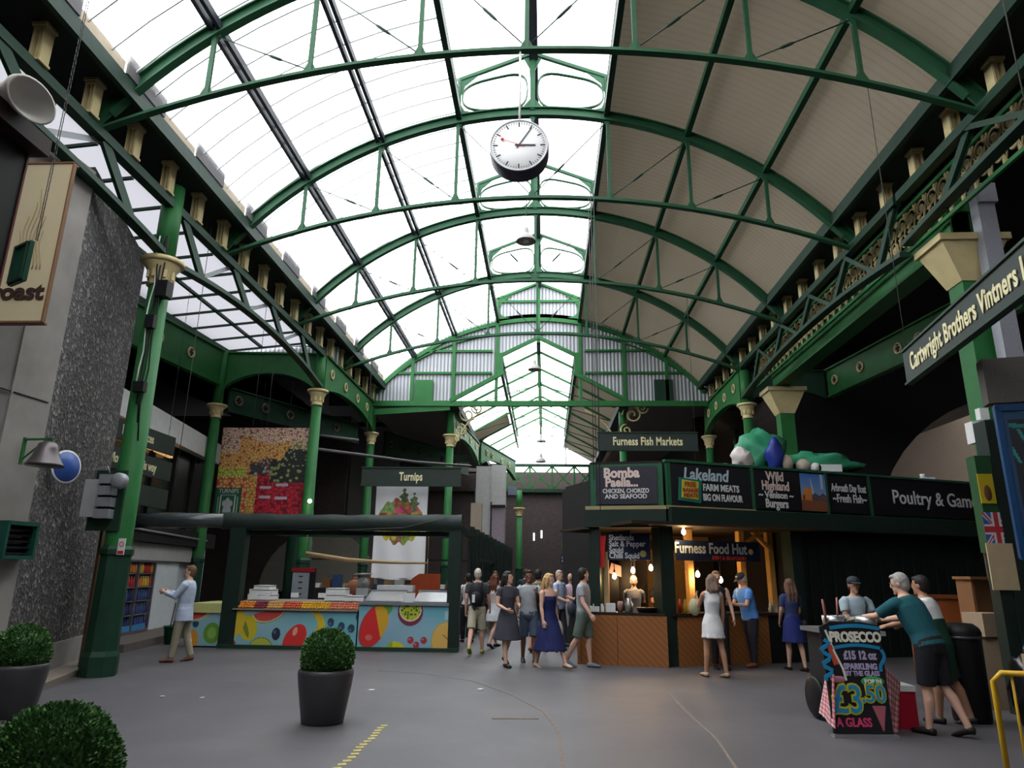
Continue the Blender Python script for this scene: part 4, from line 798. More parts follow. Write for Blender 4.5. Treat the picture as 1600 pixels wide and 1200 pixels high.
t = thing('bamboo_pole', 'long tan pole slung across the stall in front of the white banner', 'pole', (0, 0, 0)); p0, p1 = at_y(478, 865, 16.6), at_y(668, 880, 16.6); MB().tube([p0, p0.lerp(p1, .35) + Vector((0, 0, -.07)), p0.lerp(p1, .7) + Vector((0, 0, -.05)), p1], [.055, .05, .035, .02], 8).build('pole', tan, t); MB().tube([p1 + Vector((0, 0, .1)), p1 + Vector((0, 0, -.3))], .012, 5).tube([p0, (p0.x, p0.y, 2.62)], .006, 5).tube([p1, (p1.x, p1.y, 2.62)], .006, 5).build('hook', tan, t)
t = thing('stall_shelving', 'dark shelving with stacked goods at the back of the fruit stall', 'shelving', (-4.6, 20.5, 0)); MB().box((0, 0, .6), (4.6, .5, 1.2)).box((0, .2, 2.0), (4.6, .1, .05)).build('shelves', dark, t); b = MB()
for k in range(14): b.box((-2.0 + .3 * k, -.1, 1.2 + .12 * (1 + k % 3) / 2), (.24, .25, .12 * (1 + k % 3)), k % 4)
b.build('goods', [wb, brown, mat('goods_blue', (.03, .06, .14), .5), tan], t)
# ---- fruit photograph
def photo(x, y):        # 2.76 wide, 2.7 high, y down
    u, v = x / 2.76, y / 2.7
    if u < .30 and v > .70:
        gx, gy = u / .30, (v - .70) / .30
        if gy < .04 or gx < .03 or gx > .97: return (.012, .075, .04)
        if .20 < gx < .26 + 0 * gy and gy > .3 or .74 < gx < .80 and gy > .3 or .12 < gx < .15 and gy > .34 or .86 < gx < .89 and gy > .34: return (.42, .48, .44)
        if math.hypot((gx - .5) / .16, (gy - .86) / .2) < 1: return (.40, .42, .45)
        for cx, cy in ((.38, .6), (.5, .5), (.62, .6), (.45, .68), (.56, .68)):
            if math.hypot((gx - cx) / .08, (gy - cy) / .12) < 1: return (.38, .42, .40)
        return (.012, .085, .045)
    s = .062 if v < .45 else .095
    d, a, b_ = cells(x + .03 * math.sin(y * 9), y, s); sh = 1.45 if d < .2 and a > .3 else 1.18 - d * 1.05
    nz = .12 * math.sin(x * 3.1) + .1 * math.sin(x * 1.3 + y * 2)
    if v < .16 - nz * .3 and u > .25 - .1 or (v < .30 and u < .22): c = (.55 + .15 * a, .33 + .18 * b_, .25 + .12 * a) if a > .14 else (.25, .12, .08)
    elif v < .44 + nz * .4 and u < .80 - (v - .2) * .5: c = (.58 + .1 * b_, .24 + .16 * a, .06 + .08 * b_) if a > .12 else (.3, .08, .03)
    elif v < .25 and u >= .7: c = (.55, .42, .26) if a > .25 else (.25, .18, .08)
    elif u > .60 and v < .64: c = (.015, .02, .02) if a < .78 else (.22, .26, .10)
    elif u < .32 and v < .58: c = (.38 + .1 * a, .44 + .06 * b_, .08)
    elif u < .36: c = (.60, .34 - .1 * a, .10) if a > .3 else (.48, .07, .05)
    elif v < .55: c = (.32, .33, .36) if a > .7 and v > .45 and .4 < u < .55 else (.05, .045, .05) if a < .6 else (.35, .2, .15)
    elif u > .46 and v > .55:
        c = (.34 + .12 * a, .012, .03) if a > .15 else (.16, .005, .012)
        if (.50 < u < .63 and (.68 < v < .71 or .79 < v < .82)) or (.68 < u < .82 and (.65 < v < .68 or .80 < v < .83)): return (.45, .40, .48)
    else: c = (.60, .36 - .12 * a, .08) if a > .35 else (.42, .30, .06)
    return tuple(max(0, k * sh * 1.2) for k in c)
ph = thing('fruit_photograph', 'large hanging photograph of fruit and nuts with a green corner panel', 'picture', (-10.2, 20.95, 3.28)); art('picture', 2.76, 2.72, 300, 290, photo, ph, thick=.04)
text('TURNIPS', .19, mat('print_white', (.55, .60, .56), .6, var=0), ph, (.42, -.004, .72), sx=.85); text('SPECIALISTS IN FRUIT', .05, MATS['print_white'], ph, (.42, -.004, .60))
for x in (-9.0, -8.1): chain('photograph_cable', (x, 20.95, 6.0), (x, 20.95, 7.4), 'thin cable holding the large fruit photograph', .006, 'cables holding the fruit photograph', .4, 'cable')
# ---- hanging banner with a fruit heap
def banner(x, y):       # 1.42 x 2.5
    f = .50 + .07 * math.sin(x * 14 + y * 1.5) * .3
    W_ = (.74, .74, .76)
    for cx in (.78, 1.06):
        yy = .20 if cx < .9 else .34
        if abs(x - cx) < .12 * (1 - abs((y - yy - .2) / .28)) + .03 * math.sin(y * 40 + x * 9) and abs(y - yy - .2) < .28: return (.05, .09, .04) if hsh(int(x * 50), int(y * 30)) > .4 else (.16, .22, .08)
    d = ell(x, y, .70, 1.02, .62, .60 + .05 * math.sin(x * 25))
    if d < 1 and y > .40:
        dd, a, b_ = cells(x, y, .12); s = 1.1 - .8 * dd
        if y < .80 and x < .52: c = (.26, .42, .12)
        elif y < .80: c = (.50, .20, .05) if a > .4 else (.52, .06, .10)
        elif y < 1.05: c = ((.5, .28, .05), (.45, .05, .05), (.3, .4, .05))[int(a * 3)]
        elif x < .45 or x > 1.0: c = (.58, .52, .03)
        elif x > .75 and a > .3: c = (.26, .36, .06)
        else: c = (.32, .12, .06) if a > .4 else (.5, .45, .04)
        if ell(x, y, .66, .76, .09, .08) < 1: return (.62, .06, .22)
        return tuple(k * s for k in c)
    return W_
bn = thing('fruit_banner', 'white cloth banner printed with a heap of fruit hanging behind the stall', 'banner', (-4.62, 18.7, 1.50)); o = art('cloth', 1.42, 2.5, 110, 180, banner, bn, thick=.09)
for v_ in o.data.vertices[:-4]:      # folds and the lifted lower hem
    x, z = v_.co.x, v_.co.z; v_.co.y += .035 * math.sin(x * 9 + z * 1.2) * (.4 + .6 * (1 - z / 2.5)); v_.co.z += max(0, .35 - z) * .0 + (.16 * (x / 1.42 - .2) ** 2 - .12 * x / 1.42) * max(0, 1 - z / .6)
MB().tube([(0, .01, 2.5), (1.42, .01, 2.5)], .014, 6).build('top_rod', grey, bn)
# ---- hanging name boards
def hang_sign(name, loc, w, s_, label, size, rz=0, cables=True, tilt=0., sx=.62, top=0):
    t = thing(name, label, 'sign', loc, rz); B_ = MB().box((0, 0, 0), (w, .07, .50)).build('board', signm, t); MB().box((0, -.01, .24), (w + .02, .1, .03)).box((0, -.01, -.24), (w + .02, .1, .03)).build('rim', iron, t)
    text(s_, size, letter, B_, (0, -.045, -.01), sx=sx, bold=.008, space=1.05)
    if cables:
        for s in (-1, 1): MB().tube([(s * (w / 2 - .06), 0, .25), (s * (w / 2 - .06), 0, (top if top else tie_z(loc[0] + s * (w / 2 - .06) - XC)) - loc[2])], .007, 5).build('hanging_wire', ropem, t)
    return t
hang_sign('name_board', at_y(642.5, 745, 18.2), 2.66, 'Turnips', 'dark hanging name board reading turnips above the white fruit banner', .31)
hang_sign('name_board', at_y(1011.5, 690, 18.2), 2.64, 'Furness Fish Markets', 'dark hanging name board reading fish markets above the kiosk corner', .31, 0, True, 0, .66)
cl_, cr_ = at_y(1418, 577, 9.7), at_y(1600, 487, 6.55); dd = cr_ - cl_; dd.z = 0
t = hang_sign('name_board', cl_ + dd * .62 + Vector((0, 0, .02)), dd.length * 1.24, 'Cartwright Brothers Vintners Ltd', 'dark hanging name board reading vintners, close by the square green column', .34, math.atan2(dd.y, dd.x), True, 0, .70, 9.35)
# ================================================================ KIOSK (local frame: x along the long front, y into the kiosk)
KP = Vector((2.42, 13.9, 0)); KA = math.atan2(1.24, 3.03)
KM = Matrix.Translation(KP) @ Matrix.Rotation(KA, 4, 'Z')
def kw(x, y, z): return KM @ Vector((x, y, z))
sg = MA['stall_dark_green']; kd = mat('kiosk_shutter', (.006, .010, .009), .6); fb_ = mat('fascia_black', (.008, .008, .012), .35)
kt = mat('kiosk_top_trim', (.30, .25, .13), .6)
kg = mat('kiosk_green_trim', (.02, .09, .045), .5)
k = thing('food_kiosk', 'large dark green food kiosk with lettered black fascia and two lit serving hatches', 'kiosk', KP, KA)
L1 = 8.65
MB().box((L1 / 2 + .05, .25, 3.40), (L1, .4, .95)).build('fascia', sg, k)
MB().box((L1 / 2, .02, 3.88), (L1 + .1, .1, .05)).box((L1 / 2, .02, 2.95), (L1 + .1, .12, .05)).build('fascia_trim', kg, k)
MB().box((L1 / 2, .1, 2.78), (L1 + .06, .5, .34)).build('shutter_housing', stall_green, k)
MB().box((5.9, .35, 1.32), (5.6, .1, 2.64)).build('shutter_wall', kd, k)
b = MB()
for i in range(17): b.box((3.25 + .33 * i, .29, 1.32), (.02, .03, 2.6))
b.build('shutter_rib', sg, k)
MB().box((L1 / 2, 2.6, 3.86), (L1, 4.8, .08)).build('roof', dark, k)
MB().box((L1 / 2, 5.0, 1.9), (L1, .1, 3.9)).box((L1, 2.6, 1.9), (.1, 4.8, 3.9)).box((3.15, 2.4, 1.35), (.1, 4.2, 2.7)).box((-.05, 3.2, 1.9), (.1, 3.6, 3.8)).build('inner_wall', dark, k)
for x, w_ in ((-.02, .30), (3.12, .25)): MB().box((x, .25, 1.31), (w_, .3, 2.62)).build('post', sg, k)
MB().box((1.2, 1.4, 2.62), (4.4, 3.4, .06)).build('ceiling_board', mat('kiosk_ceiling', (.03, .018, .01), .7), k)
for x in (.03, 2.04, 3.98, 5.20): MB().box((x, .015, 3.42), (.09, .06, .9)).build('fascia_mullion', kg, k)
MB().box((1.0, -.02, 2.955), (2.1, .07, .07)).build('yellow_strip', kt, k)
panels = []
SP = [MB().box((x + w_ / 2, .01, 3.42), (w_, .05, .82)).build('sign_panel', fb_, k) for x, w_ in ((.08, 1.92), (2.09, 1.18), (4.03, 1.12), (5.25, 3.35))]
lw = mat('sign_white', (.62, .62, .62), .5, var=0); lb_ = mat('sign_blue_white', (.42, .50, .58), .5, var=0); lpk = mat('sign_pink_white', (.66, .52, .48), .5, var=0); lred = mat('sign_red_shadow', (.35, .05, .04), .5, var=0)
text('Lakeland', .34, lb_, SP[0], (.90, -.025, 3.63), bold=.008, sx=.9, shear=.15, name='fascia_lettering'); text('FARM MEATS', .19, lw, SP[0], (1.25, -.025, 3.38), bold=.006, sx=.8, name='fascia_lettering'); text('BIG ON FLAVOUR', .19, lw, SP[0], (1.28, -.025, 3.18), bold=.006, sx=.62, name='fascia_lettering')
MB().box((.50, -.03, 3.31), (.52, .03, .46), rot=Matrix.Rotation(.08, 3, 'Y')).build('teal_card', mat('card_teal', (.02, .16, .12), .5), SP[0]); MB().box((.49, -.05, 3.32), (.38, .02, .36), rot=Matrix.Rotation(.08, 3, 'Y')).build('yellow_card', mat('card_yellow', (.50, .52, .03), .5), SP[0])
text('FREE', .13, lred, SP[0], (.49, -.065, 3.42), name='fascia_lettering', bold=.006); text('RANGE', .11, lred, SP[0], (.49, -.065, 3.30), name='fascia_lettering', bold=.006); text('MEATS', .11, lred, SP[0], (.49, -.065, 3.20), name='fascia_lettering', bold=.006)
text('Wild', .27, lpk, SP[1], (2.62, -.025, 3.70), bold=.007, sx=.85, name='fascia_lettering'); text('Highland', .27, lpk, SP[1], (2.62, -.025, 3.50), bold=.007, sx=.75, name='fascia_lettering'); text('~ Venison ~', .2, lw, SP[1], (2.62, -.025, 3.31), bold=.005, sx=.9, name='fascia_lettering'); text('Burgers', .25, lw, SP[1], (2.62, -.025, 3.13), bold=.007, sx=.75, name='fascia_lettering')
def castle(x, y):      # landscape photograph: sky, orange figures, dark shore
    u, v = x / .68, y / .80
    if v < .55 + .03 * math.sin(u * 20):
        if abs(u - .38 - v * .2) < .08 * v and v > .12 or abs(u - .85) < .05 and v < .4: return (.42, .50, .62)
        if .10 < u < .42 and v > .40 - .12 * abs(math.sin(u * 26)) + .05 and v > .36: return (.62, .20, .03)
        return (.05 + .25 * v, .16 + .28 * v, .52)
    if v < .72: return (.60, .19, .03) if u < .42 and hsh(int(u * 14), 1) > .3 else (.05, .06, .09) if hsh(int(u * 30), int(v * 30)) > .25 else (.3, .08, .05)
    return (.22, .07, .03)
art('landscape_picture', .68, .80, 60, 60, castle, k, (3.28, -.02, 3.02))
text('Arbroath Day Boat', .24, lw, SP[2], (4.60, -.025, 3.55), bold=.006, sx=.52, name='fascia_lettering'); text('~Fresh Fish~', .25, lw, SP[2], (4.60, -.025, 3.32), bold=.006, sx=.72, name='fascia_lettering')
text('Poultry & Game', .44, lw, SP[3], (7.15, -.025, 3.42), bold=.004, sx=.92, name='fascia_lettering')
# serving hatch two, its counter and back
cv = MA['chevron_boards']
b = MB(); b.box((1.18, .1, .45), (2.1, .06, .90)); b.box((2.6, .12, .45), (.75, .06, .9), 1); b.build('counter_front', [cv, kd], k)
MB().box((1.5, .3, .93), (2.95, .55, .05)).build('counter_top', mat('counter_dark', (.02, .015, .012), .3), k)
MB().box((1.6, 3.2, 1.35), (3.0, .06, 2.5)).build('back_wall', mat('warm_back_wall', (.26, .15, .055), .7), k)
for x in (.9, 2.2, 2.95): MB().box((x, .75, 1.8), (.13, .13, 1.7)).build('timber_stud', mat('golden_timber', (.42, .24, .07), .6), k)
b = MB(); b.bar((2.2, .7, 2.3), (2.75, .7, 2.6), .08, .08); b.bar((2.95, .7, 2.2), (2.5, .7, 2.6), .08, .08); b.build('timber_brace', MA['golden_timber'], k)
b = MB(); b.box((.5, 2.9, 1.45), (.5, .3, 1.2)); b.box((2.6, 2.8, 1.2), (.5, .3, 1.6)); b.box((1.5, 2.9, 2.35), (1.6, .3, .2)); b.build('back_shelving', dark, k)
# left face of the kiosk: separate flat front turned the other way
LA = math.atan2(-.46, 1.43) + .12; P1 = Vector((2.28, 13.92, 0)); dl = Vector((math.cos(LA), math.sin(LA), 0))
kl = thing('corner_kiosk', 'corner serving hatch of the kiosk under the paella fascia panel, with boarded counter', 'kiosk', P1 - dl * 1.42, LA)
MB().box((.75, .06, 3.40), (1.45, .12, .86)).build('fascia', kg, kl); SPL = MB().box((.75, -.01, 3.40), (1.22, .05, .76)).build('sign_panel', mat('panel_plum', (.03, .028, .042), .4), kl)
MB().box((.72, .05, 2.95), (1.6, .2, .07)).build('yellow_strip', kt, kl); MB().box((.7, .08, 2.74), (1.62, .3, .34)).build('shutter_housing', MA['stall_dark_green'], kl)
MB().box((.10, .12, 1.3), (.16, .2, 2.6)).build('post', sg, kl)
MB().box((.02, 1.1, 1.9), (.1, 2.0, 3.8)).build('side_wall', sg, kl)
MB().prism([(.0, .1, 3.82), (1.4, .1, 3.82), (.6, 2.1, 3.82), (.0, 2.1, 3.82)], (0, 0, .08)).build('roof', dark, kl)
text('Bomba', .27, lpk, SPL, (.66, -.04, 3.64), bold=.012, sx=.95, name='fascia_lettering'); text('Paella...', .25, lpk, SPL, (.66, -.04, 3.45), bold=.010, sx=.9, name='fascia_lettering'); text('CHICKEN, CHORIZO', .12, lw, SPL, (.74, -.04, 3.28), bold=.003, sx=.82, name='fascia_lettering'); text('AND SEAFOOD', .12, lw, SPL, (.74, -.04, 3.17), bold=.003, sx=1, name='fascia_lettering')
b = MB(); b.box((.12, -.05, .45), (.75, .06, .90)); b.box((.97, -.06, .45), (.93, .06, .90)); b.box((-.24, .55, .45), (.06, 1.3, .9)); b.build('counter_front', cv, kl); MB().box((.55, .25, .93), (1.7, .65, .05)).build('counter_top', MA['counter_dark'], kl)
MB().box((.5, 1.95, 1.35), (1.0, .06, 2.5)).build('back_wall', mat('dark_back_wall', (.016, .010, .008), .7), kl); MB().box((.3, 1.75, 1.35), (.3, .3, .8)).box((.85, 1.8, 1.2), (.2, .2, .5)).build('back_shelving', black, kl); MB().box((.38, 1.55, 1.75), (.32, .12, .22), rot=Matrix.Rotation(.3, 3, 'Y')).build('pale_carton', mat('pale_pink_card', (.35, .22, .20), .6), kl); MB().prism([(.05, .1, 2.58), (1.35, .1, 2.58), (.9, 1.9, 2.58), (.05, 1.9, 2.58)], (0, 0, .05)).build('ceiling_board', MA['kiosk_ceiling'], kl)
MB().box((.28, .25, 1.5), (.10, .1, 1.2)).build('timber_stud', tan, kl)
MB().box((.22, .1, 2.1), (.12, .05, .62), rot=Matrix.Rotation(.08, 3, 'Y')).build('red_cloth', mat('red_cloth', (.42, .015, .015), .6), kl); MB().box((1.30, .5, 1.7), (.10, .05, .8)).build('red_cloth', MA['red_cloth'], kl)
nb = mat('navy_sign', (.008, .016, .045), .5)
t = thing('squid_sign', 'small navy hanging menu sign with white lettering inside the corner hatch', 'sign', P1 - dl * .70 + Vector((.06, .18, 2.20)), LA); MB().box((0, 0, .0), (.84, .03, .52)).build('board', nb, t)
for i, (s_, z) in enumerate((('Shetlands', .17), ('Salt & Pepper', .05), ('Squid', -.07), ('Chilli Squid', -.18))): text(s_, .155, lw, t, (-.39, -.02, z), bold=.004, sx=.85, align='LEFT')
MB().lathe([(.01, 0), (.12, -.01), (.12, -.02)], (.28, -.02, -.14), 18, axis='Y').build('yellow_roundel', mat('roundel', (.45, .40, .15), .5), t)
t = thing('food_hut_sign', 'long navy hanging sign with white lettering inside the second hatch', 'sign', kw(1.42, .45, 2.15), KA); MB().box((0, 0, 0), (2.05, .03, .40)).build('board', nb, t); text('Furness Food Hut', .30, lb_, t, (-.18, -.02, .04), bold=.006, sx=.80); text('FISH & SEAFOOD', .10, mat('sign_red', (.50, .04, .02), .5, var=0), t, (.25, -.02, -.14), sx=1.1, bold=.003); MB().lathe([(.01, 0), (.11, -.01), (.11, -.02)], (.80, -.02, 0), 18, axis='Y').build('yellow_roundel', MA['roundel'], t)
# bare bulbs
blb = mat('bulb_glow', (1, .66, .30), .4, emit=22, var=0)
bm1 = MB(); bm1.lathe([(.012, .07), (.02, .04), (.045, -.01), (.04, -.05), (.01, -.075)], (0, 0, 0), 12); bme = bm1.mesh('bulb', blb, True); bsk = MB().lathe([(.02, .05), (.02, .11), (.008, .12), (.006, .7)], (0, 0, 0), 8).mesh('flex', black, True)
for (u, v, y), l in (((989, 890, 15.0), 'bare bulb hanging in the middle of the corner hatch'), ((1017, 886, 15.0), 'bare bulb hanging near the red cloth in the corner hatch'), ((960, 899, 15.3), 'smallest bare bulb deep in the corner hatch'), ((1090, 896, 14.8), 'bare bulb hanging over the person in the white dress'), ((1126, 905, 14.9), 'bare bulb hanging above the person in the black vest'), ((1078, 857, 15.3), 'bare bulb close under the ceiling at the start of the long navy sign'), ((1068, 830, 14.3), 'tiny warm bulb at the top of the second hatch')):
    p = at_y(u, v, y); o = bpy.data.objects.new('light_bulb', bme); COL.objects.link(o); o.location = p; tag(o, l, 'bulb'); f_ = bpy.data.objects.new('flex', bsk); COL.objects.link(f_); f_.parent = o; f_.scale.z = min(1, (2.58 - p.z) / .7)
    ld = bpy.data.lights.new('bulb_light', 'POINT'); ld.energy = 6; ld.color = (1, .62, .30); ld.shadow_soft_size = .05; lo = bpy.data.objects.new('bulb_light', ld); COL.objects.link(lo); lo.location = p - Vector((0, 0, .12))
# things on the counters
def bottle_mb(h=.25, r=.035): return MB().lathe([(r, 0), (r, h * .6), (r * .4, h * .8), (r * .4, h)], (0, 0, 0), 10)
def put(name, mb, mats, loc, label, cat, rz=0, group=None):
    o = mb.build(name, mats); o.location = loc; o.rotation_euler.z = rz; return tag(o, label, cat, group)
put('napkin_box', MB().box((0, 0, .08), (.18, .14, .16)), wb, (.98 + .28, 14.2, .955), 'white napkin box on the corner counter', 'box')
put('paper_packs', MB().box((0, 0, .05), (.26, .2, .1)).box((.02, 0, .12), (.2, .16, .05)), wb, (1.0, 14.28, .955), 'flat white packs at the end of the corner counter', 'packaging')
put('coffee_pot', MB().lathe([(.08, 0), (.09, .15), (.05, .22), (.05, .26)], (0, 0, 0), 12), steel, (1.62, 14.25, .955), 'steel pot in the middle of the corner counter', 'pot')
put('serving_jug', MB().lathe([(.05, 0), (.06, .15), (.045, .2)], (0, 0, 0), 12), mat('jug_pink', (.35, .2, .2), .4), (1.45, 14.22, .955), 'pinkish jug between the napkin box and the steel pot', 'jug')
put('cooking_pan', MB().lathe([(.16, 0), (.2, .08), (.2, .09)], (0, 0, 0), 16), black, (1.95, 14.2, .955), 'black cooking pan on the corner counter beside the post', 'pan')
for i, (x, c, l) in enumerate(((.34, (.5, .04, .03), 'red sauce bottle on the second counter'), (.46, (.5, .35, .04), 'yellow sauce bottle on the second counter'), (2.5, (.3, .32, .3), 'pale bottle at the far end of the second counter'))): put('sauce_bottle', bottle_mb(), mat('sauce_%d' % i, c, .4), kw(x, .3, .955), l, 'bottle')
put('food_tray', MB().box((0, 0, .04), (.4, .28, .08)).box((0, 0, .1), (.34, .2, .05)), steel, kw(2.75, .3, .955), 'steel food tray at the dark end of the second counter', 'tray', KA)
put('menu_clutter', MB().box((0, 0, .12), (.24, .03, .3)), wb, kw(.2, .5, 1.2), 'white menu card propped at the post of the second hatch', 'card', KA, None)
bpy.data.objects['menu_clutter'].location.z = .955
# ---- what lies on the kiosk roof
def blob(name, c, r, m_, label, cat, seed=0, n=18, sq=.5, fl=.0):
    b = MB(); b.ell((0, 0, 0), (1, 1, 1), n); vs = []
    for v in b.v:
        k_ = 1 + sq * (hsh(round(v.x * 3), round(v.y * 3 + seed), round(v.z * 3)) - .5) * .6 + .18 * math.sin(v.x * 5 + seed) * math.sin(v.z * 6 + seed * 2); vs.append(Vector((v.x * r[0] * k_, v.y * r[1] * k_, max(-fl if fl else -9, v.z * r[2] * k_))))
    b.v = vs; o = b.build(name, m_); o.location = c; return tag(o, label, cat)
tarp = mat('tarp_green', (.035, .24, .13), .45, bump=.6, scale=5)
RZ_ = 3.9
blob('tarpaulin', at_y(1196, 738, 15.9) + Vector((0, .3, .22)), (.55, .5, .62), tarp, 'bunched light green tarpaulin with a peak on the kiosk roof', 'tarpaulin', 1, 22, .5, .45).location.z = 4.36
p = at_y(1285, 742, 16.4); blob('tarpaulin', (p.x, p.y + .2, 4.2), (.95, .45, .32), tarp, 'long low green tarpaulin on the kiosk roof above the fresh fish lettering', 'tarpaulin', 4, 22, .5, .28)
p = at_y(1213, 740, 15.6); blob('blue_sack', (p.x, p.y, 4.26), (.2, .2, .45), mat('sack_blue', (.015, .03, .22), .4, bump=.4), 'dark blue sack leaning on the peaked green tarpaulin', 'sack', 2, 16, .3, .34)
p = at_y(1228, 715, 15.6); put('paper_lantern', MB().ell((0, 0, 0), (.15, .15, .2), 16), mat('paper_tan', (.42, .36, .30), .6), (p.x, p.y, 4.10), 'pale rounded lamp globe on the kiosk roof beside the blue sack', 'globe')
p = at_y(1255, 724, 15.7); put('paper_lantern', MB().ell((0, 0, 0), (.16, .16, .16), 16), MA['paper_tan'], (p.x, p.y, 4.06), 'pale round globe at the end of the long low tarpaulin', 'globe')
p = at_y(1160, 725, 15.2); blob('plastic_bags', (p.x, p.y, 4.12), (.22, .2, .26), mat('bag_white', (.55, .50, .48), .4, bump=.5), 'heap of white plastic bags on the kiosk roof above the venison lettering', 'bags', 6, 16, .6, .2)
p = at_y(1118, 735, 15.0); put('rolled_sheet', MB().tube([(-.25, 0, .05), (.25, 0, .05)], .05, 8), mat('sheet_lilac', (.4, .4, .48), .5), (p.x, p.y, 3.905), 'rolled pale sheet lying on the kiosk roof above the farm meats lettering', 'sheet')
p = at_y(1282, 742, 15.7); put('white_lamp_head', MB().box((.2, 0, .1), (.5, .2, .16)).lathe([(.07, 0), (.12, .1)], (-.12, 0, .1), 12, axis='Y'), wb, (p.x, p.y, 3.905), 'white lamp head and box lying against the long low tarpaulin', 'lamp')
p = at_y(1450, 757, 17.2); put('small_light', MB().box((0, 0, .06), (.3, .15, .12)).lathe([(.05, 0), (.06, .1)], (-.1, 0, .1), 10), wb, (p.x, p.y, 3.905), 'small white lamp on the kiosk roof above the poultry lettering', 'lamp')
# ---- long hanging cables by the kiosk
for i, (u, du) in enumerate(((928, 0), (932, 1), (937, 2))):
    p = at_y(u, 740, 13.4); tag(MB().tube([(p.x, p.y, 3.4 - .3 * i), (p.x, p.y, 9.66)], .008, 5).build('hanging_cable', ropem), 'thin dark cable hanging in front of the corner kiosk', 'cable', 'cables hanging by the corner kiosk')

# ================================================================ CLOCK AND LAMPS
ck = thing('station_clock', 'large round white clock hanging from the second truss at ten past three', 'clock', (-.40, 9.2, 7.88))
MB().lathe([(.41, -.14), (.445, -.15), (.45, -.13), (.45, .13), (.445, .15), (.41, .14)], (0, 0, 0), 40, axis='Y').build('drum', mat('clock_drum', (.055, .05, .075), .45), ck)
fcm = mat('clock_face', (.80, .80, .80), .35, var=0)
MB().lathe([(.43, .140), (.42, .152), (.02, .153)], (0, 0, 0), 40, axis='Y').build('face', fcm, ck); CF = MB().lathe([(.43, -.140), (.42, -.152), (.02, -.153)], (0, 0, 0), 40, axis='Y').build('face', fcm, ck)
MB().ring((0, -.155, 0), .432, .014, n=40).build('rim', mat('clock_rim', (.45, .45, .48), .4, .3), ck)
b = MB(); hm = MB()
for k_ in range(60):
    a = PI / 2 - 2 * PI * k_ / 60; l_, w_ = (.075, .020) if k_ % 5 == 0 else (.03, .007); r_ = .395 - l_ / 2; (hm if k_ % 5 == 0 else b).box((r_ * math.cos(a), -.156, r_ * math.sin(a)), (l_, .004, w_), rot=Matrix.Rotation(-a, 3, 'Y'))
blk = mat('clock_black', (.03, .03, .035), .5, var=0); hm.build('hour_marks', blk, CF); b.build('minute_marks', blk, CF)
def hand(a, l_, w_, m_, y, tail=.06):
    a = PI / 2 - a; c, s_ = math.cos(a), math.sin(a); MB().box(((l_ - tail) / 2 * c, y, (l_ - tail) / 2 * s_), (l_ + tail, .005, w_), rot=Matrix.Rotation(-a, 3, 'Y')).build('hand', m_, ck)
hand(2 * PI * 3.05 / 12, .25, .026, blk, -.162); hand(2 * PI * 5.5 / 60, .35, .018, blk, -.168); hr = mat('second_hand_red', (.6, .03, .02), .5, var=0); hand(2 * PI * 48.5 / 60, .27, .006, hr, -.174, .1)
c_, s_ = math.cos(PI / 2 - 2 * PI * 48.5 / 60), math.sin(PI / 2 - 2 * PI * 48.5 / 60); MB().lathe([(.002, .178), (.025, .178), (.025, .172)], (.27 * c_, 0, .27 * s_), 12, axis='Y').build('hand_tip', hr, ck)
MB().tube([(0, 0, .44), (0, 0, 1.83)], .018, 8).build('hanging_rod', mat('rod_white', (.7, .7, .68), .4), ck)
def bell_lamp(loc, top, label, s_=1.):
    t = thing('pendant_lamp', label, 'lamp', loc); b = MB(); b.lathe([(.19 * s_, 0), (.185 * s_, .012), (.17 * s_, .06 * s_), (.12 * s_, .12 * s_), (.06 * s_, .17 * s_), (.05 * s_, .26 * s_), (.03 * s_, .30 * s_)], (0, 0, 0), 20); b.build('shade', mat('lamp_enamel', (.40, .37, .36), .4), t); MB().lathe([(.06, 0.0), (.07, .03), (.01, .05)], (0, 0, -.02), 12).build('lens', white, t); MB().tube([(0, 0, .28 * s_), (0, 0, top - loc[2])], .01, 6).build('flex', ropem, t)
    return t
bell_lamp((-.43, 13.7, 8.66), 9.75, 'bell shaped pendant lamp hanging below the skylight, beyond the clock', 1.15); bell_lamp(at_y(845, 722, 31.2), 9.45, 'far bell shaped pendant lamp hanging in the rear nave above the crowd', 1.3)
bell_lamp(at_y(846, 690, 36.4), 9.45, 'farthest pendant lamp in the rear nave under the end window', 1.3)
bell_lamp(at_y(835, 578, 22.7), 9.75, 'pendant lamp hanging in front of the rear nave skylight opening', 1.2)
t = thing('stall_spotlight', 'small bright lamp on the column beside the fruit photograph', 'lamp', at_y(484, 783, 20.4)); MB().ell((0, 0, 0), (.06, .06, .06), 10).build('bulb', mat('spot_glow', (1, .85, .6), .4, emit=12, var=0), t); MB().box((-.04, .1, 0), (.08, .2, .05)).build('arm', black, t)
# ---- slack service cables across the aisle
tag(MB().tube([(-7.18, 20.72, 5.3), at_y(560, 710, 22.5) , at_y(650, 722, 24), at_y(735, 728, 27)], .05, 8).build('service_conduit', mat('conduit_grey', (.10, .095, .10), .6)), 'long grey conduit crossing the shaded aisle behind the turnips board', 'conduit')
tag(MB().tube([at_y(495, 680, 22.3), at_y(560, 688, 22.3)], .05, 8).build('conduit_arm', MA['conduit_grey']), 'short grey conduit arm fixed to the column beside the fruit photograph', 'conduit')
for i, (u, y, v0) in enumerate(((290, 13, 760), (420, 17.5, 665), (398, 17.5, 665))): 
    p = at_y(u, 640, y); tag(MB().tube([(p.x, p.y, at_y(u, v0, y).z), (p.x, p.y, 8.74)], .007, 5).build('hanging_cable', ropem), 'thin cable hanging in the side aisle in front of the fruit photograph', 'cable', 'cables hanging in the side aisle')
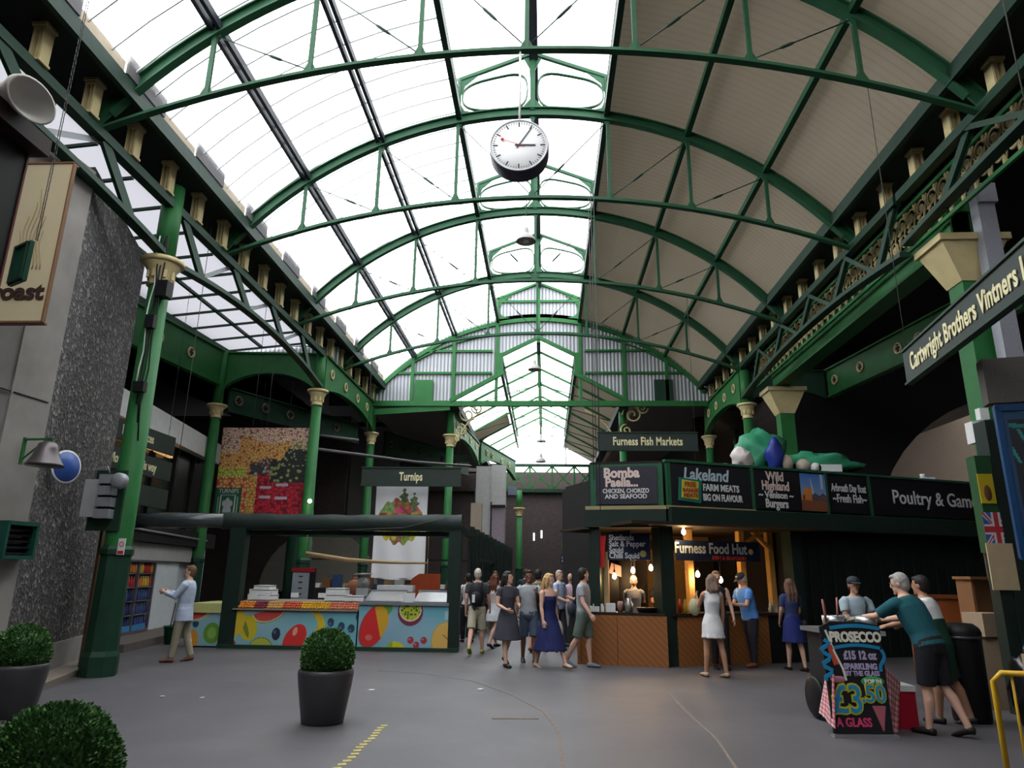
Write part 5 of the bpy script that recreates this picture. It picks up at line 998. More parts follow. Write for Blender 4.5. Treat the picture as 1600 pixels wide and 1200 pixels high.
# ---- rear left: white building pier, slatted screen, far signs
wp = thing('building_pier', 'white rendered pier with a lilac panel in the rear nave behind the crowd', 'pier', (0, 0, 0)); a_, b2_ = at_z(747, 960, 0), 0
MB().box((-2.95, 33.4, 3.3), (.75, 1.2, 6.6)).build('pier', mat('render_white', (.42, .41, .40), .7), wp); MB().box((-2.25, 33.2, 5.7), (.65, 1.0, 1.9)).build('upper_panel', MA['render_white'], wp); MB().box((-2.25, 33.2, 3.2), (.62, .9, 3.0)).build('lilac_panel', mat('lilac_panel', (.28, .22, .26), .7), wp); MB().box((-2.57, 32.7, 3.3), (.06, .1, 3.2)).box((-2.25, 32.65, 4.72), (.7, .1, .08)).build('panel_frame', black, wp)
ss = thing('slatted_screen', 'dark green slatted screen behind the crowd on the stall side', 'screen', (0, 0, 0)); b = MB()
for i in range(22): y = 19.5 + .42 * i; b.box((-2.1 + .035 * i, y, 1.45 + .0 * i), (.06, .36, 2.9 - .028 * i + .06 * (i % 2)))
b.build('slat', stall_green, ss); MB().box((-1.75, 23.7, 2.0), (.05, 9.2, .1)).box((-1.75, 23.7, .9), (.05, 9.2, .1)).build('rail', stall_green, ss)
tag(MB().box((-2.32, 18.6, 1.9), (.35, .2, 3.8)).build('tan_post', mat('tan_render', (.26, .21, .16), .8)), 'tall tan post behind the dark end post of the stall', 'post'); bpy.data.objects['tan_post'].location = (.12, 3.5, 0)
for (u, v, w_, h_), l in (((893, 874, .95, .32), 'small dark plaque with pale lettering on the far brick wall'), ((903, 887, .6, .3), 'smaller dark plaque below the first on the far brick wall')):
    p = at_y(u, v, 30); t = thing('wall_plaque', l, 'sign', (p.x, 30, p.z)); MB().box((0, 0, 0), (w_, .04, h_ * 1.2)).build('board', nb, t); b = MB()
    for k_ in range(2 if w_ > .8 else 1):
        for j in range(6): b.box((-w_ * .38 + w_ * .15 * j, -.03, (.07 - .14 * k_) if w_ > .8 else 0), (w_ * .09, .01, .09))
    b.build('lettering', lb_, t); MB().tube([(0, 0, h_ * .5), (0, 0, 2.5)], .01, 5).build('hanger', ropem, t)
p = at_y(896, 852, 47.2); tag(MB().box((0, 0, 0), (1.6, .08, .5)).build('green_board', kg), 'green board above the dark plaques at the far wall', 'board').location = p
p = at_y(880, 901, 47.25); tag(MB().box((0, 0, 0), (.5, .04, .45)).build('white_notice', wb), 'small white notice low on the far brick wall', 'notice').location = (p.x, 47.27, p.z)
for i, (u, v) in enumerate(((834, 838), (887, 832), (846, 834))):
    p = at_y(u, v, 46.6); tag(MB().tube([(p.x, 47.28, p.z - .25), (p.x, 47.28, p.z + .25)], .05, 8).build('tube_light', mat('tube_glow', (.8, .8, .85), .5, emit=1.5, var=0)), 'small white light against the far brick wall', 'light', 'small lights on the far wall')
tag(MB().box((-3.2, 39, 5.9), (1.6, .1, .7)).box((-1.9, 39.3, 6.2), (.5, .1, .5)).build('wall_screen', mat('bluish_pane', (.10, .12, .18), .3)), 'bluish window pane in the dark beyond the white pier', 'window'); 
# ================================================================ PLANTERS
potm = mat('planter_charcoal', (.045, .043, .048), .38, var=.1); soil = mat('soil', (.03, .02, .015), .9)
def leaves(R, n, size, seed=0):
    rnd = random.Random(seed); b = MB(); 
    for i in range(n):
        u_, v_ = rnd.uniform(-1, 1), rnd.uniform(0, 2 * PI); s_ = math.sqrt(1 - u_ * u_); d = Vector((s_ * math.cos(v_), s_ * math.sin(v_), u_)); rr = R * (.86 + .16 * rnd.random() + .03 * math.sin(5 * v_ + 3 * u_))
        p = d * rr; t_ = (d + Vector((rnd.uniform(-.8, .8), rnd.uniform(-.8, .8), rnd.uniform(-.3, .9)))).normalized(); w_ = t_.cross(Vector((rnd.uniform(-1, 1), rnd.uniform(-1, 1), rnd.uniform(-1, 1)))).normalized(); l_ = size * rnd.uniform(.7, 1.3)
        b.add([p, p + t_ * l_ * .5 + w_ * l_ * .28, p + t_ * l_, p + t_ * l_ * .5 - w_ * l_ * .28], [(0, 1, 2, 3)], 0 if rnd.random() < .7 else 1)
    return b
lfm = [mat('box_leaf', (.040, .115, .030), .5, var=.3, scale=14), mat('box_leaf_light', (.12, .24, .07), .45, var=.25, scale=14)]
def planter(loc, label, R=.29, nl=7000, seed=1, ls=.032, s_=1.):
    t = thing('topiary_planter', label, 'planter', loc); 
    MB().lathe([(.225 * s_, 0), (.235 * s_, .01), (.30 * s_, .40 * s_), (.315 * s_, .52 * s_), (.31 * s_, .56 * s_), (.295 * s_, .57 * s_), (.285 * s_, .55 * s_), (.28 * s_, .48 * s_)], (0, 0, 0), 40).build('pot', potm, t)
    MB().lathe([(.01, .47 * s_), (.284 * s_, .475 * s_)], (0, 0, 0), 24).build('soil', soil, t)
    bl_ = leaves(R, nl, ls, seed); bl_.ell((0, 0, 0), (R * .9, R * .9, R * .9), 20, 0); f = bl_.build('foliage', lfm, t, fix=False); f.location.z = (.70 - .29 + R) * s_
    return t
planter((-2.53, 8.42, 0), 'clipped box ball in a charcoal pot standing alone on the open floor', seed=3, nl=9000)
planter((-6.15, 8.35, 0), 'clipped box ball in a charcoal pot at the foot of the granite pillar', seed=5, nl=7000)
p = at_y(80, 1188, 3.5); planter((p.x, p.y, 0), 'clipped box ball in front of everything, only its dome in view', .30, 26000, 8, .022)
# ================================================================ FLOOR MARKS AND LITTER
ym = mat('worn_yellow', (.42, .36, .12), .7, var=.3, scale=20)
b = MB(); n = 26
for i in range(n): b.box((-1.80 + .012 * math.sin(i), 5.2 + .125 * i, .002), (.075, .07, .004), rz=.35)
tag(b.build('floor_marking', ym), 'short yellow ribbed strip let into the floor beyond the near planter', 'floor marking')
fl1 = mat('faint_line', (.165, .135, .115), .8, var=.3, scale=20)
b = MB(); pts = [at_z(u, v, .003) for u, v in ((590, 1048), (660, 1052), (740, 1064), (800, 1085), (850, 1112), (872, 1140), (880, 1200))]; b.ribbon(pts, (0, 0, 1), .002, .035)
tag(b.build('floor_marking', fl1), 'faint curved worn line on the asphalt in the middle of the hall', 'floor marking')
b = MB(); b.ribbon([at_z(u, v, .003) for u, v in ((1040, 1078), (1070, 1110), (1120, 1155), (1150, 1200))], (0, 0, 1), .002, .03); tag(b.build('floor_marking', fl1), 'faint curved worn line on the asphalt towards the kiosk', 'floor marking')
b = MB(); b.box((0, 0, .003), (.55, .12, .006), rz=.1); o = b.build('floor_patch', fl1); o.location = at_z(805, 1122, 0); tag(o, 'small tan patch on the asphalt in the middle foreground', 'floor marking')
for (u, v), l in (((750, 1078), 'white scrap of paper in the middle of the floor'), ((580, 1079), 'white scrap of paper near the standing planter'), ((316, 1091), 'tiny white scrap on the floor towards the granite pillar'), ((253, 1089), 'tiniest white scrap on the floor, nearest the granite pillar')):
    o = MB().prism([(-.045, -.03, .002), (.04, -.035, .002), (.05, .03, .002), (-.02, .04, .002)], (0, 0, .012)).build('paper_scrap', wb); o.location = at_z(u, v, 0); o.scale = (1, 1, 1) if u > 350 else (.6, .6, 1); tag(o, l, 'litter')
# ================================================================ PROSECCO CART AND CORNER CLUTTER
chalk = mat('chalkboard', (.012, .011, .014), .5)
ct = thing('drinks_cart', 'drinks cart behind the painted blackboard, with ice bins and gingham cloth', 'cart', (3.62, 8.80, 0), .10); ct_inv = (Matrix.Translation((3.62, 8.80, 0)) @ Matrix.Rotation(.10, 4, 'Z')).inverted()
MB().box((0, .28, .55), (.48, .8, .9)).build('body', mat('cart_dark', (.02, .02, .022), .5), ct); MB().box((0, .28, 1.03), (.60, .9, .05)).build('top', steel, ct)
def ging(x, y): 
    a, c = int(x / .028) % 2, int(y / .028) % 2; return (.62, .60, .60) if not a and not c else (.52, .06, .08) if a and c else (.60, .26, .28)
def cloth(name, P):
    """gingham cloth hanging as a bent sheet; P: 4 corners tl, tr, br, bl"""
    nx, ny = 24, 40; vs = []; fs = []; cs = []; P = [Vector(p) for p in P]
    for j in range(ny + 1):
        for i in range(nx + 1):
            u, v = i / nx, j / ny; p = P[0].lerp(P[1], u).lerp(P[3].lerp(P[2], u), v); vs.append(p + Vector((0, .025 * math.sin(u * 9 + v * 2) * v, 0)))
    for j in range(ny):
        for i in range(nx): a = j * (nx + 1) + i; fs.append((a, a + nx + 1, a + nx + 2, a + 1)); cs.append(ging(i * .0145, j * .0145 + 5))
    me = bpy.data.meshes.new(name); me.from_pydata(vs, [], fs); ca = me.color_attributes.new('Col', 'FLOAT_COLOR', 'CORNER'); ca.data.foreach_set('color', [x for c in cs for x in (*c, 1) * 4]); me.materials.append(MA['printed_artwork']); o = bpy.data.objects.new(name, me); COL.objects.link(o); o.parent = ct
    sm = o.modifiers.new('thickness', 'SOLIDIFY'); sm.thickness = .006; return o
def cl_(pts): return [ct_inv @ at_y(u, v, y) for u, v, y in pts]
cloth('gingham_cloth', cl_(((1381, 1040, 8.45), (1407, 1066, 8.75), (1401, 1153, 8.62), (1382, 1150, 8.38)))); cloth('gingham_cloth', cl_(((1290, 1054, 8.6), (1303, 1054, 8.28), (1303, 1138, 8.28), (1281, 1114, 8.6))))
for k_, (x, h_) in enumerate(((-.2, .16), (.02, .18), (.2, .15))): MB().lathe([(.09, 0), (.12, h_), (.125, h_), (.11, .02)], (x, .05, 1.055), 16).build('ice_bucket', clear if k_ == 1 else steel, ct)
MB().tube([(-.3, .0, 1.06), (-.36, -.06, 1.40)], [.02, .012], 8).tube([(-.12, .1, 1.1), (-.1, .1, 1.42)], .012, 8).build('bottle_neck', mat('foil_red', (.35, .12, .1), .4), ct)
MB().lathe([(.22, -.02), (.24, 0), (.22, .02)], (-.30, .5, .25), 20, axis='X').build('wheel', black, ct)
bb = thing('prosecco_board', 'painted blackboard advertising prosecco leaning on the drinks cart', 'sign', (3.12, 8.30, 0), .06)
TB = MB(); TB.prism([(-.02, 0, .03), (.62, 0, .03), (.66, .1, 1.13), (.45, .1, 1.17), (.10, .1, 1.17), (-.02, .1, 1.11)], (0, .03, 0)); TB.build('board', chalk, bb)
MB().box((.3, -.02, .015), (.70, .08, .03)).build('foot_rail', steel, bb)
def on(z): return .1 * z / 1.14 - .004      # the board leans: depth of its face at height z
pw, pb, pl = mat('paint_white', (.75, .72, .62), .5, var=0), mat('paint_blue', (.02, .25, .48), .5, var=0), mat('paint_lilac', (.42, .36, .55), .5, var=0)
py_, pp, pgn, pr = mat('paint_yellow', (.50, .46, .03), .5, var=0), mat('paint_pink', (.70, .06, .18), .5, var=0), mat('paint_green', (.06, .36, .12), .5, var=0), mat('paint_red', (.55, .08, .05), .5, var=0)
tl = (PI / 2 - .088, 0, 0)
b = MB(); b.ribbon([(.08 + .56 * i / 12, on(.98) - .002, 1.10 + .03 * math.sin(PI * i / 12)) for i in range(13)], (0, 1, 0), .006, .04); b.ribbon([(.10 + .52 * i / 12, on(.86) - .002, .895 + .03 * math.sin(PI * i / 12)) for i in range(13)], (0, 1, 0), .006, .035)
b.ribbon([(.62 + .03 * math.sin(i * .6), on(.7) - .004, .88 - .025 * i) for i in range(10)], (0, 1, 0), .006, .035); b.ribbon([(.0 + .05 * math.sin(i * 1.5), on(.85 - .035 * i) - .003, .98 - .035 * i) for i in range(13)], (0, 1, 0), .006, .045); b.build('blue_ribbon_paint', pb, bb)
text('PROSECCO', .145, pw, bb, (.36, on(1.0) - .004, 1.005), tl, sx=.78, bold=.007); text('£15 12 oz', .12, pl, bb, (.38, on(.82) - .004, .815), tl, sx=.75, bold=.006); text('SPARKLING', .085, pl, bb, (.37, on(.7) - .004, .70), tl, sx=.85, bold=.004); text('BY THE GLASS', .07, pl, bb, (.38, on(.63) - .004, .63), tl, sx=.85, bold=.003)
MB().ell((.48, on(.55) - .002, .55), (.13, .006, .055), 16).build('green_cloud', pgn, bb); text('POP IN', .06, pw, bb, (.48, on(.55) - .012, .55), tl, bold=.002)
text('£3', .40, py_, bb, (.17, on(.36) - .004, .36), tl, sx=.85, bold=.022); text('£3', .40, pb, bb, (.17, on(.36) - .010, .36), tl, sx=.85, bold=.003); text('.50', .24, py_, bb, (.46, on(.40) - .004, .42), tl, sx=.95, bold=.016); text('.50', .24, pb, bb, (.46, on(.40) - .010, .42), tl, sx=.95, bold=.002)
text('A GLASS', .12, pp, bb, (.21, on(.14) - .004, .14), tl, sx=.85, bold=.004)
b = MB(); b.add([(.43, on(.30) - .004, .31), (.58, on(.30) - .004, .31), (.525, on(.1) - .004, .06), (.515, on(.1) - .004, .06)], [(0, 3, 2, 1)]); b.build('painted_glass', mat('paint_rose', (.45, .12, .16), .5, var=0), bb); b = MB(); b.ribbon([(.03, on(1.05) - .006, 1.08), (.10, on(.85) - .006, .85), (.17, on(.7) - .006, .68), (.19, on(.6) - .006, .56)], (0, 1, 0), .008, .022); b.build('painted_flute', pw, bb); b = MB(); b.ribbon([(.05, on(.9) - .006, .92), (.11, on(.8) - .006, .72)], (0, 1, 0), .008, .06); b.build('red_paint', pr, bb); MB().ell((.10, on(.58) - .002, .57), (.09, .006, .035), 12).build('pink_paint', mat('paint_dusty', (.45, .2, .25), .5), bb)
t = thing('red_cooler', 'red cool box with a white lid on the floor behind the gingham cloth', 'cool box', (4.02, 8.95, 0)); MB().box((0, 0, .2), (.42, .36, .4)).build('body', mat('cooler_red', (.38, .01, .03), .4), t); MB().box((0, 0, .43), (.44, .38, .06)).build('lid', white, t)
t = thing('black_bin', 'tall round black bin behind the two people at the cart', 'bin', (5.15, 9.35, 0)); MB().lathe([(.20, 0), (.21, .05), (.22, .90), (.23, 1.02), (.21, 1.07), (.15, 1.12), (.02, 1.13)], (0, 0, 0), 24).build('drum', black, t); MB().lathe([(.228, .94), (.236, .96), (.228, .98)], (0, 0, 0), 24).build('band', mat('bin_rim', (.04, .04, .045), .3), t)
t = thing('orange_screen', 'orange brown timber screen behind the two people at the cart', 'screen', (6.6, 12.2, 0)); MB().box((0, 0, .72), (1.3, .08, 1.36)).build('panel', mat('orange_wood', (.30, .075, .02), .5, var=.15), t); MB().box((0, -.05, 1.37), (1.34, .06, .06)).box((-.62, -.05, .7), (.06, .06, 1.35)).box((.62, -.05, .7), (.06, .06, 1.35)).box((0, -.05, .5), (1.2, .05, .05)).build('frame', mat('orange_wood_dark', (.20, .05, .015), .5), t)
t = thing('open_shelf', 'small open wooden shelf unit standing beside the square green column', 'shelf', (6.3, 10.6, 0), .15); wd = mat('shelf_wood', (.22, .10, .045), .6)
MB().box((-.32, 0, .83), (.04, .3, 1.66)).box((.32, 0, .83), (.04, .3, 1.66)).build('side_panel', wd, t); MB().box((0, .14, .83), (.62, .02, 1.62)).build('back_panel', mat('shelf_back', (.30, .17, .09), .6), t)
for z in (.05, .8, 1.16): MB().box((0, 0, z), (.62, .3, .03)).build('shelf_board', wd, t)
MB().box((0, -.01, 1.67), (.74, .36, .04)).build('top', wd, t)
cbm = mat('cardboard', (.36, .26, .18), .7)
def carton(x, y, z, w_, d_, h_, label, rz=0): 
    t = thing('cardboard_box', label, 'box', (x, y, z), rz); MB().box((0, 0, h_ / 2), (w_, d_, h_)).build('carton', cbm, t); MB().box((0, 0, h_ + .001), (.05, d_ + .004, .004)).box((0, -d_ / 2 - .001, h_ * .85), (.05, .004, h_ * .3)).build('tape', tan, t)
carton(5.35, 7.9, .0, .5, .5, .46, 'lowest cardboard box stacked beyond the yellow barrier'); carton(5.33, 7.92, .47, .46, .46, .42, 'upper cardboard box stacked beyond the yellow barrier', .1)
carton(6.1, 10.35, 0, .5, .4, .9, 'tall cardboard box standing in front of the wooden shelf'); carton(6.05, 10.3, .91, .42, .36, .3, 'small cardboard box on top in front of the wooden shelf', .2)
# yellow crowd barrier
yb = mat('barrier_yellow', (.62, .36, .02), .4, var=.05)
t = thing('yellow_barrier', 'yellow tubular barrier at the edge of the picture beyond the cartons', 'barrier', (0, 0, 0)); b = MB(); x0, y0 = 3.24, 5.55; b.tube([(x0, y0, .12), (x0, y0, .94), (x0 + .05, y0 - .02, 1.0), (x0 + 1.5, y0 - .35, 1.0), (x0 + 1.55, y0 - .36, .94), (x0 + 1.55, y0 - .36, .12)], .02, 8); b.tube([(x0, y0, .2), (x0 + 1.55, y0 - .36, .2)], .015, 8); b.build('frame', yb, t); b = MB()
for i in range(1, 13): b.tube([(x0 + .119 * i, y0 - .0277 * i, .2), (x0 + .119 * i, y0 - .0277 * i, 1.0)], .01, 6)
b.build('upright', yb, t); MB().box((x0, y0, .06), (.05, .5, .03)).box((x0, y0, .1), (.03, .03, .1)).box((x0, y0 - .24, .025), (.05, .04, .05)).box((x0, y0 + .24, .025), (.05, .04, .05)).box((x0 + 1.55, y0 - .36, .06), (.05, .5, .03)).box((x0 + 1.55, y0 - .36, .1), (.03, .03, .1)).box((x0 + 1.55, y0 - .6, .025), (.05, .04, .05)).box((x0 + 1.55, y0 - .12, .025), (.05, .04, .05)).build('foot', yb, t)
# dark post with posters, painted window at the picture's edge
t = thing('poster_post', 'dark green boxed post beside the painted window, hung with posters', 'post', (6.26, 9.85, 0)); MB().box((0, 0, 1.9), (.28, .28, 3.8)).build('post', mat('post_dark', (.012, .022, .018), .5), t); MB().box((-.24, -.02, 2.65), (.22, .2, 1.3)).build('side_board', greend if False else mat('post_green', (.018, .075, .026), .5), t); MB().box((-.22, -.02, 1.0), (.18, .2, 2.0)).build('foot_block', MATS['post_dark'], t)
def flag(x, y):
    u, v = x / .34, y / .45
    if abs(u - .5) < .10 or abs(v - .5) < .09: return (.50, .02, .04)
    if abs(u - .5) < .17 or abs(v - .5) < .15: return (.6, .6, .62)
    if abs(abs(u - .5) - abs(v - .5)) < .035: return (.50, .02, .04)
    if abs(abs(u - .5) - abs(v - .5)) < .09: return (.6, .6, .62)
    return (.02, .10, .38)
p = at_y(1551, 828, 9.62); t2 = thing('flag_poster', 'red, white and blue flag poster on the poster post', 'poster', (5.88, 9.715, p.z - .24), 0); art('print', .26, .48, 26, 36, flag, t2)
p = at_y(1549, 762, 9.62); t2 = thing('yellow_poster', 'small yellow poster with a dark figure near the top of the poster post', 'poster', (6.0, 9.722, p.z), 0); MB().box((0, 0, 0), (.20, .01, .40)).build('print', mat('poster_yellow', (.62, .45, .02), .5), t2); MB().ell((.0, -.01, -.06), (.05, .006, .11), 10).build('figure', brown, t2)
p = at_y(1568, 885, 9.62); t2 = thing('plywood_panel', 'blank pale plywood panel fixed low on the poster post', 'panel', (6.03, 9.715, p.z), 0); MB().box((0, 0, 0), (.34, .02, .60)).build('panel', mat('pale_ply', (.55, .42, .26), .6), t2)
p = at_y(1527, 675, 11.08); t2 = thing('white_control_box', 'white box with cables on the square green column below the vintners sign', 'box', (p.x + .08, 11.06, p.z - .02)); MB().box((0, 0, 0), (.42, .2, .34)).build('case', white, t2); MB().box((.02, -.02, .3), (.14, .12, .18)).build('lamp_unit', white, t2); MB().tube([(.1, -.05, .35), (.2, -.08, .5), (.22, 0, .2), (.1, 0, .15)], .012, 6).tube([(-.05, 0, -.17), (-.08, -.05, -.5), (.05, 0, -.8)], .012, 6).build('cable', black, t2); MB().box((.1, 0, -.38), (.4, .12, .05)).build('bracket', tan, t2)
bl3 = mat('plastic_wrap', (.16, .17, .2), .2); t2 = thing('plastic_bag', 'clear and black plastic bags hanging at the foot of the poster post', 'bag', (6.16, 9.5, .0)); b = MB(); b.ell((0, 0, .55), (.17, .14, .55), 14); 
for v_ in b.v: v_.x += .03 * math.sin(v_.z * 14); v_.y += .03 * math.sin(v_.z * 17 + v_.x * 9)
b.build('wrap', bl3, t2); MB().tube([(0, 0, 1.0), (.08, .05, 1.35)], [.08, .02], 8).build('neck', bl3, t2)
def neon(x, y):     # painted glass 1.5 x 1.75
    if x < .06 or y < .10 or y > 1.68: return (.01, .05, .12)
    if y < .22 + .1 * (x - .3) and y > .17 + .1 * (x - .3): return (.01, .16, .14)
    if .22 < y < .62 and (abs((x - .12 - .35 * (y - .2)) % .17) < .035): return (.02, .22, .45) if x > .25 else (.02, .20, .18)
    d = ell(x, y, .30, .95, .13, .38, -.1)
    if d < 1: return (.16, .22, .14) if hsh(int(x * 40), int(y * 20)) > .4 else (.25, .25, .3)
    if y > 1.05 and y < 1.55 and x - .1 > abs(y - 1.28) * .35 and x < .34 : return (.52, .13, .02)
    if x > .38 and .6 < y < 1.5 and hsh(int(x * 9), int(y * 9)) > .5: return (.38, .03, .06)
    if x > .4 and hsh(int(x * 12), int(y * 12), 3) > .75: return (.02, .2, .4)
    return (.012, .012, .018)
p = at_y(1566, 660, 8.2); t = thing('painted_window', 'blue framed shop window painted with bright bottles and lettering', 'window', (p.x, 8.2, 1.95), -.25); art('painted_glass', 1.4, 1.62, 100, 110, neon, t); MB().box((-.03, .02, .81), (.06, .08, 1.74)).box((.7, .02, 1.66), (1.5, .08, .08)).box((.7, .02, -.04), (1.5, .08, .08)).build('window_frame', mat('frame_blue', (.01, .05, .14), .4), t); MB().box((.75, .06, -1.0), (1.5, .06, 1.9)).build('lower_panel', stall_green, t); MB().box((.75, .1, 2.0), (1.7, .2, .55)).build('stone_lintel', mat('speckled_stone', (.10, .09, .085), .8, var=.4, scale=60), t)
tag(MB().box((5.62, 9.0, .38), (.5, .4, .76)).build('black_sacks', black), 'black sacks piled between the bin and the cartons', 'sacks'); bpy.data.objects.remove(bpy.data.objects['black_sacks'])
blob('black_sack', (5.72, 8.95, .40), (.28, .26, .5), mat('sack_black', (.01, .01, .012), .25), 'full black sack standing between the bin and the cartons', 'sack', 3, 18, .4, .4)
# ================================================================ PEOPLE
def remeshed(mb, vox, mats, smooth=2, slot=None):
    me = mb.mesh('tmp', mats if isinstance(mats, list) else [mats], True); o = bpy.data.objects.new('tmp', me); COL.objects.link(o)
    m_ = o.modifiers.new('r', 'REMESH'); m_.mode = 'VOXEL'; m_.voxel_size = vox; m_.use_smooth_shade = True
    if smooth: s = o.modifiers.new('s', 'SMOOTH'); s.iterations = smooth; s.factor = .5
    bpy.context.view_layer.update()
    r = bpy.data.meshes.new_from_object(o.evaluated_get(bpy.context.evaluated_depsgraph_get())); bpy.data.objects.remove(o); bpy.data.meshes.remove(me); return r
def rotm(ax, deg): return Matrix.Rotation(math.radians(deg), 3, ax)
def person(label, loc, rz, h=1.75, f=False, sk='pale', lean=0, side=0, arms=((5, 6, 10, 0), (5, 6, 10, 0)), legs=((8, 6), (-8, 12)), head=(0, 0), hair=('short', (.06, .035, .02)), top=None, bottom=None, shoes=(.02, .02, .02), hat=None, build=1., vox=.013, apron=None, legspread=.0):
    """rz=0 faces the camera; arms and legs: (the person's left, right); arm = (forward, out, elbow, inward) in degrees, leg = (forward, knee)"""
    k = h / 1.75; name = 'person'; t = thing(name, label, 'person', loc, math.radians(rz))
    bw = build; up = (rotm('X', lean) @ rotm('Y', side) @ Vector((0, 0, 1))); PV = Vector((0, 0, .93)); LT = .55
    # legs first, to find how high the pelvis rides
    def leg(s, a, kn):
        a, kn = math.radians(a), math.radians(kn); hp = Vector((s * (.088 if not f else .085), 0, .91)); kd = Vector((s * (.02 + legspread), -math.sin(a), -math.cos(a))).normalized(); ke = hp + kd * .43
        sd = Vector((s * (legspread), -math.sin(a - kn), -math.cos(a - kn))).normalized(); an = ke + sd * .41; return hp, ke, an, a - kn
    LG = [leg(s, *legs[i]) for i, s in enumerate((1, -1))]
    low = min(g[2].z for g in LG); dz = .075 - low
    def S(p): return Vector((p.x * k, p.y * k, (p.z + dz) * k))
    R_ = lambda v: v * k
    prof_m = [(-.24, .10, .085), (-.14, .155, .11), (-.02, .168, .118), (.22, .145, .108), (.5, .162, .118), (.75, .178, .112), (.90, .165, .09), (.98, .10, .07), (1.04, .058, .055)]
    prof_f = [(-.24, .11, .09), (-.14, .165, .118), (-.02, .172, .120), (.25, .122, .092), (.5, .138, .108), (.62, .142, .125), (.78, .150, .10), (.90, .138, .08), (.98, .08, .06), (1.04, .05, .05)]
    prof = prof_f if f else prof_m
    def spine(tt): return PV + (up * (LT * tt) if tt > 0 else Vector((0, 0, LT * tt)))
    def torso(b, t0, t1, add=0., mi=0):
        pts, rr = [], []
        for tt, rx, ry in prof:
            if t0 - 1e-6 <= tt <= t1 + 1e-6: pts.append(S(spine(tt))); rr.append((R_(rx * bw + add), R_(ry * bw + add)))
        def at(q):
            for (a, ax, ay), (c, cx, cy) in zip(prof, prof[1:]):
                if a <= q <= c: w = (q - a) / (c - a); return ax + (cx - ax) * w, ay + (cy - ay) * w
            return prof[0][1:]
        if pts and t0 > prof[0][0] + .001 and all(abs(t0 - p_[0]) > .01 for p_ in prof): rx, ry = at(t0); pts.insert(0, S(spine(t0))); rr.insert(0, (R_(rx * bw + add), R_(ry * bw + add)))
        if all(abs(t1 - p_[0]) > .01 for p_ in prof) and t1 < 1.04: rx, ry = at(t1); pts.append(S(spine(t1))); rr.append((R_(rx * bw + add), R_(ry * bw + add)))
        b.tube(pts, rr, 20, mi, ax=(1, 0, 0))
    shw = .165 if f else .19; ar = .88 if f else 1.; lr = .95 if f else 1.
    AR = []
    for i, s in enumerate((1, -1)):
        fw, ab, el, inn = arms[i]; fw, ab, el = math.radians(fw), math.radians(ab), math.radians(el); sh = spine(.88) + Vector((s * shw * (.5 + .5 * bw), 0, 0)); d = Vector((s * math.sin(ab), -math.sin(fw) * math.cos(ab), -math.cos(fw) * math.cos(ab))); eb = sh + d * .29
        fd = Vector((s * math.sin(ab) * .5 - s * math.sin(math.radians(inn)), -math.sin(fw + el), -math.cos(fw + el))).normalized(); wr = eb + fd * .25; AR.append((s, sh, eb, wr, fd))
    # ---- body
    b = MB(); torso(b, -.24, 1.04)
    nk = spine(1.0); hd = nk + up * .055 + Vector((0, -.012, .095)); HR_ = rotm('Z', head[0]) @ rotm('X', lean * .5 + head[1]); HR_ = HR_ if True else None
    b.tube([S(spine(.93)), S(nk + (hd - nk) * .7)], [R_(.06), R_(.052 if not f else .044)], 14)
    def HP(x, y, z): return S(hd + HR_ @ Vector((x, y, z)))
    b.ell(HP(0, .008, .02), (R_(.074), R_(.092), R_(.10)), 20, 0, HR_); b.ell(HP(0, -.026, -.052), (R_(.054), R_(.062), R_(.068)), 16, 0, HR_); b.ell(HP(0, -.092, -.012), (R_(.013), R_(.022), R_(.024)), 10, 0, HR_); b.ell(HP(0, -.078, -.092), (R_(.026), R_(.02), R_(.02)), 10, 0, HR_)
    for s in (1, -1): b.ell(HP(s * .076, .01, -.01), (R_(.012), R_(.02), R_(.032)), 8, 0, HR_)
    for s, sh, eb, wr, fd in AR:
        b.tube([S(sh + Vector((-s * .03, 0, .01))), S(sh + (eb - sh) * .12), S(sh + (eb - sh) * .45), S(eb), S(eb + (wr - eb) * .3), S(wr), S(wr + fd * .02)], [R_(.055 * ar), R_(.058 * ar), R_(.048 * ar), R_(.039 * ar), R_(.041 * ar), R_(.027 * ar), R_(.026 * ar)], 14)
    for i, (hp, ke, an, sa) in enumerate(LG):
        bk = Vector((0, .018, 0)); b.tube([S(hp + Vector((0, 0, .05))), S(hp + (ke - hp) * .2), S(hp + (ke - hp) * .6), S(ke), S(ke + (an - ke) * .3 + bk), S(ke + (an - ke) * .6 + bk * .6), S(an), S(an - Vector((0, 0, .03)))], [R_(.09 * lr), R_(.088 * lr), R_(.068 * lr), R_(.054 * lr), R_(.056 * lr), R_(.045 * lr), R_(.035 * lr), R_(.036 * lr)], 14)
        fdv = Vector((0, -math.cos(min(0, sa) * .8), math.sin(min(0, sa) * .8))); b.tube([S(an + Vector((0, .045, -.035))), S(an + fdv * .03 + Vector((0, 0, -.035))), S(an + fdv * .12 + Vector((0, 0, -.048))), S(an + fdv * .17 + Vector((0, 0, -.055)))], [(R_(.03), R_(.03)), (R_(.036), R_(.036)), (R_(.042), R_(.024)), (R_(.026), R_(.014))], 12)
    skm = skin[sk]; me = remeshed(b, vox * .85, skm)
    # hands and face are joined to the same body mesh
    hb_ = MB()
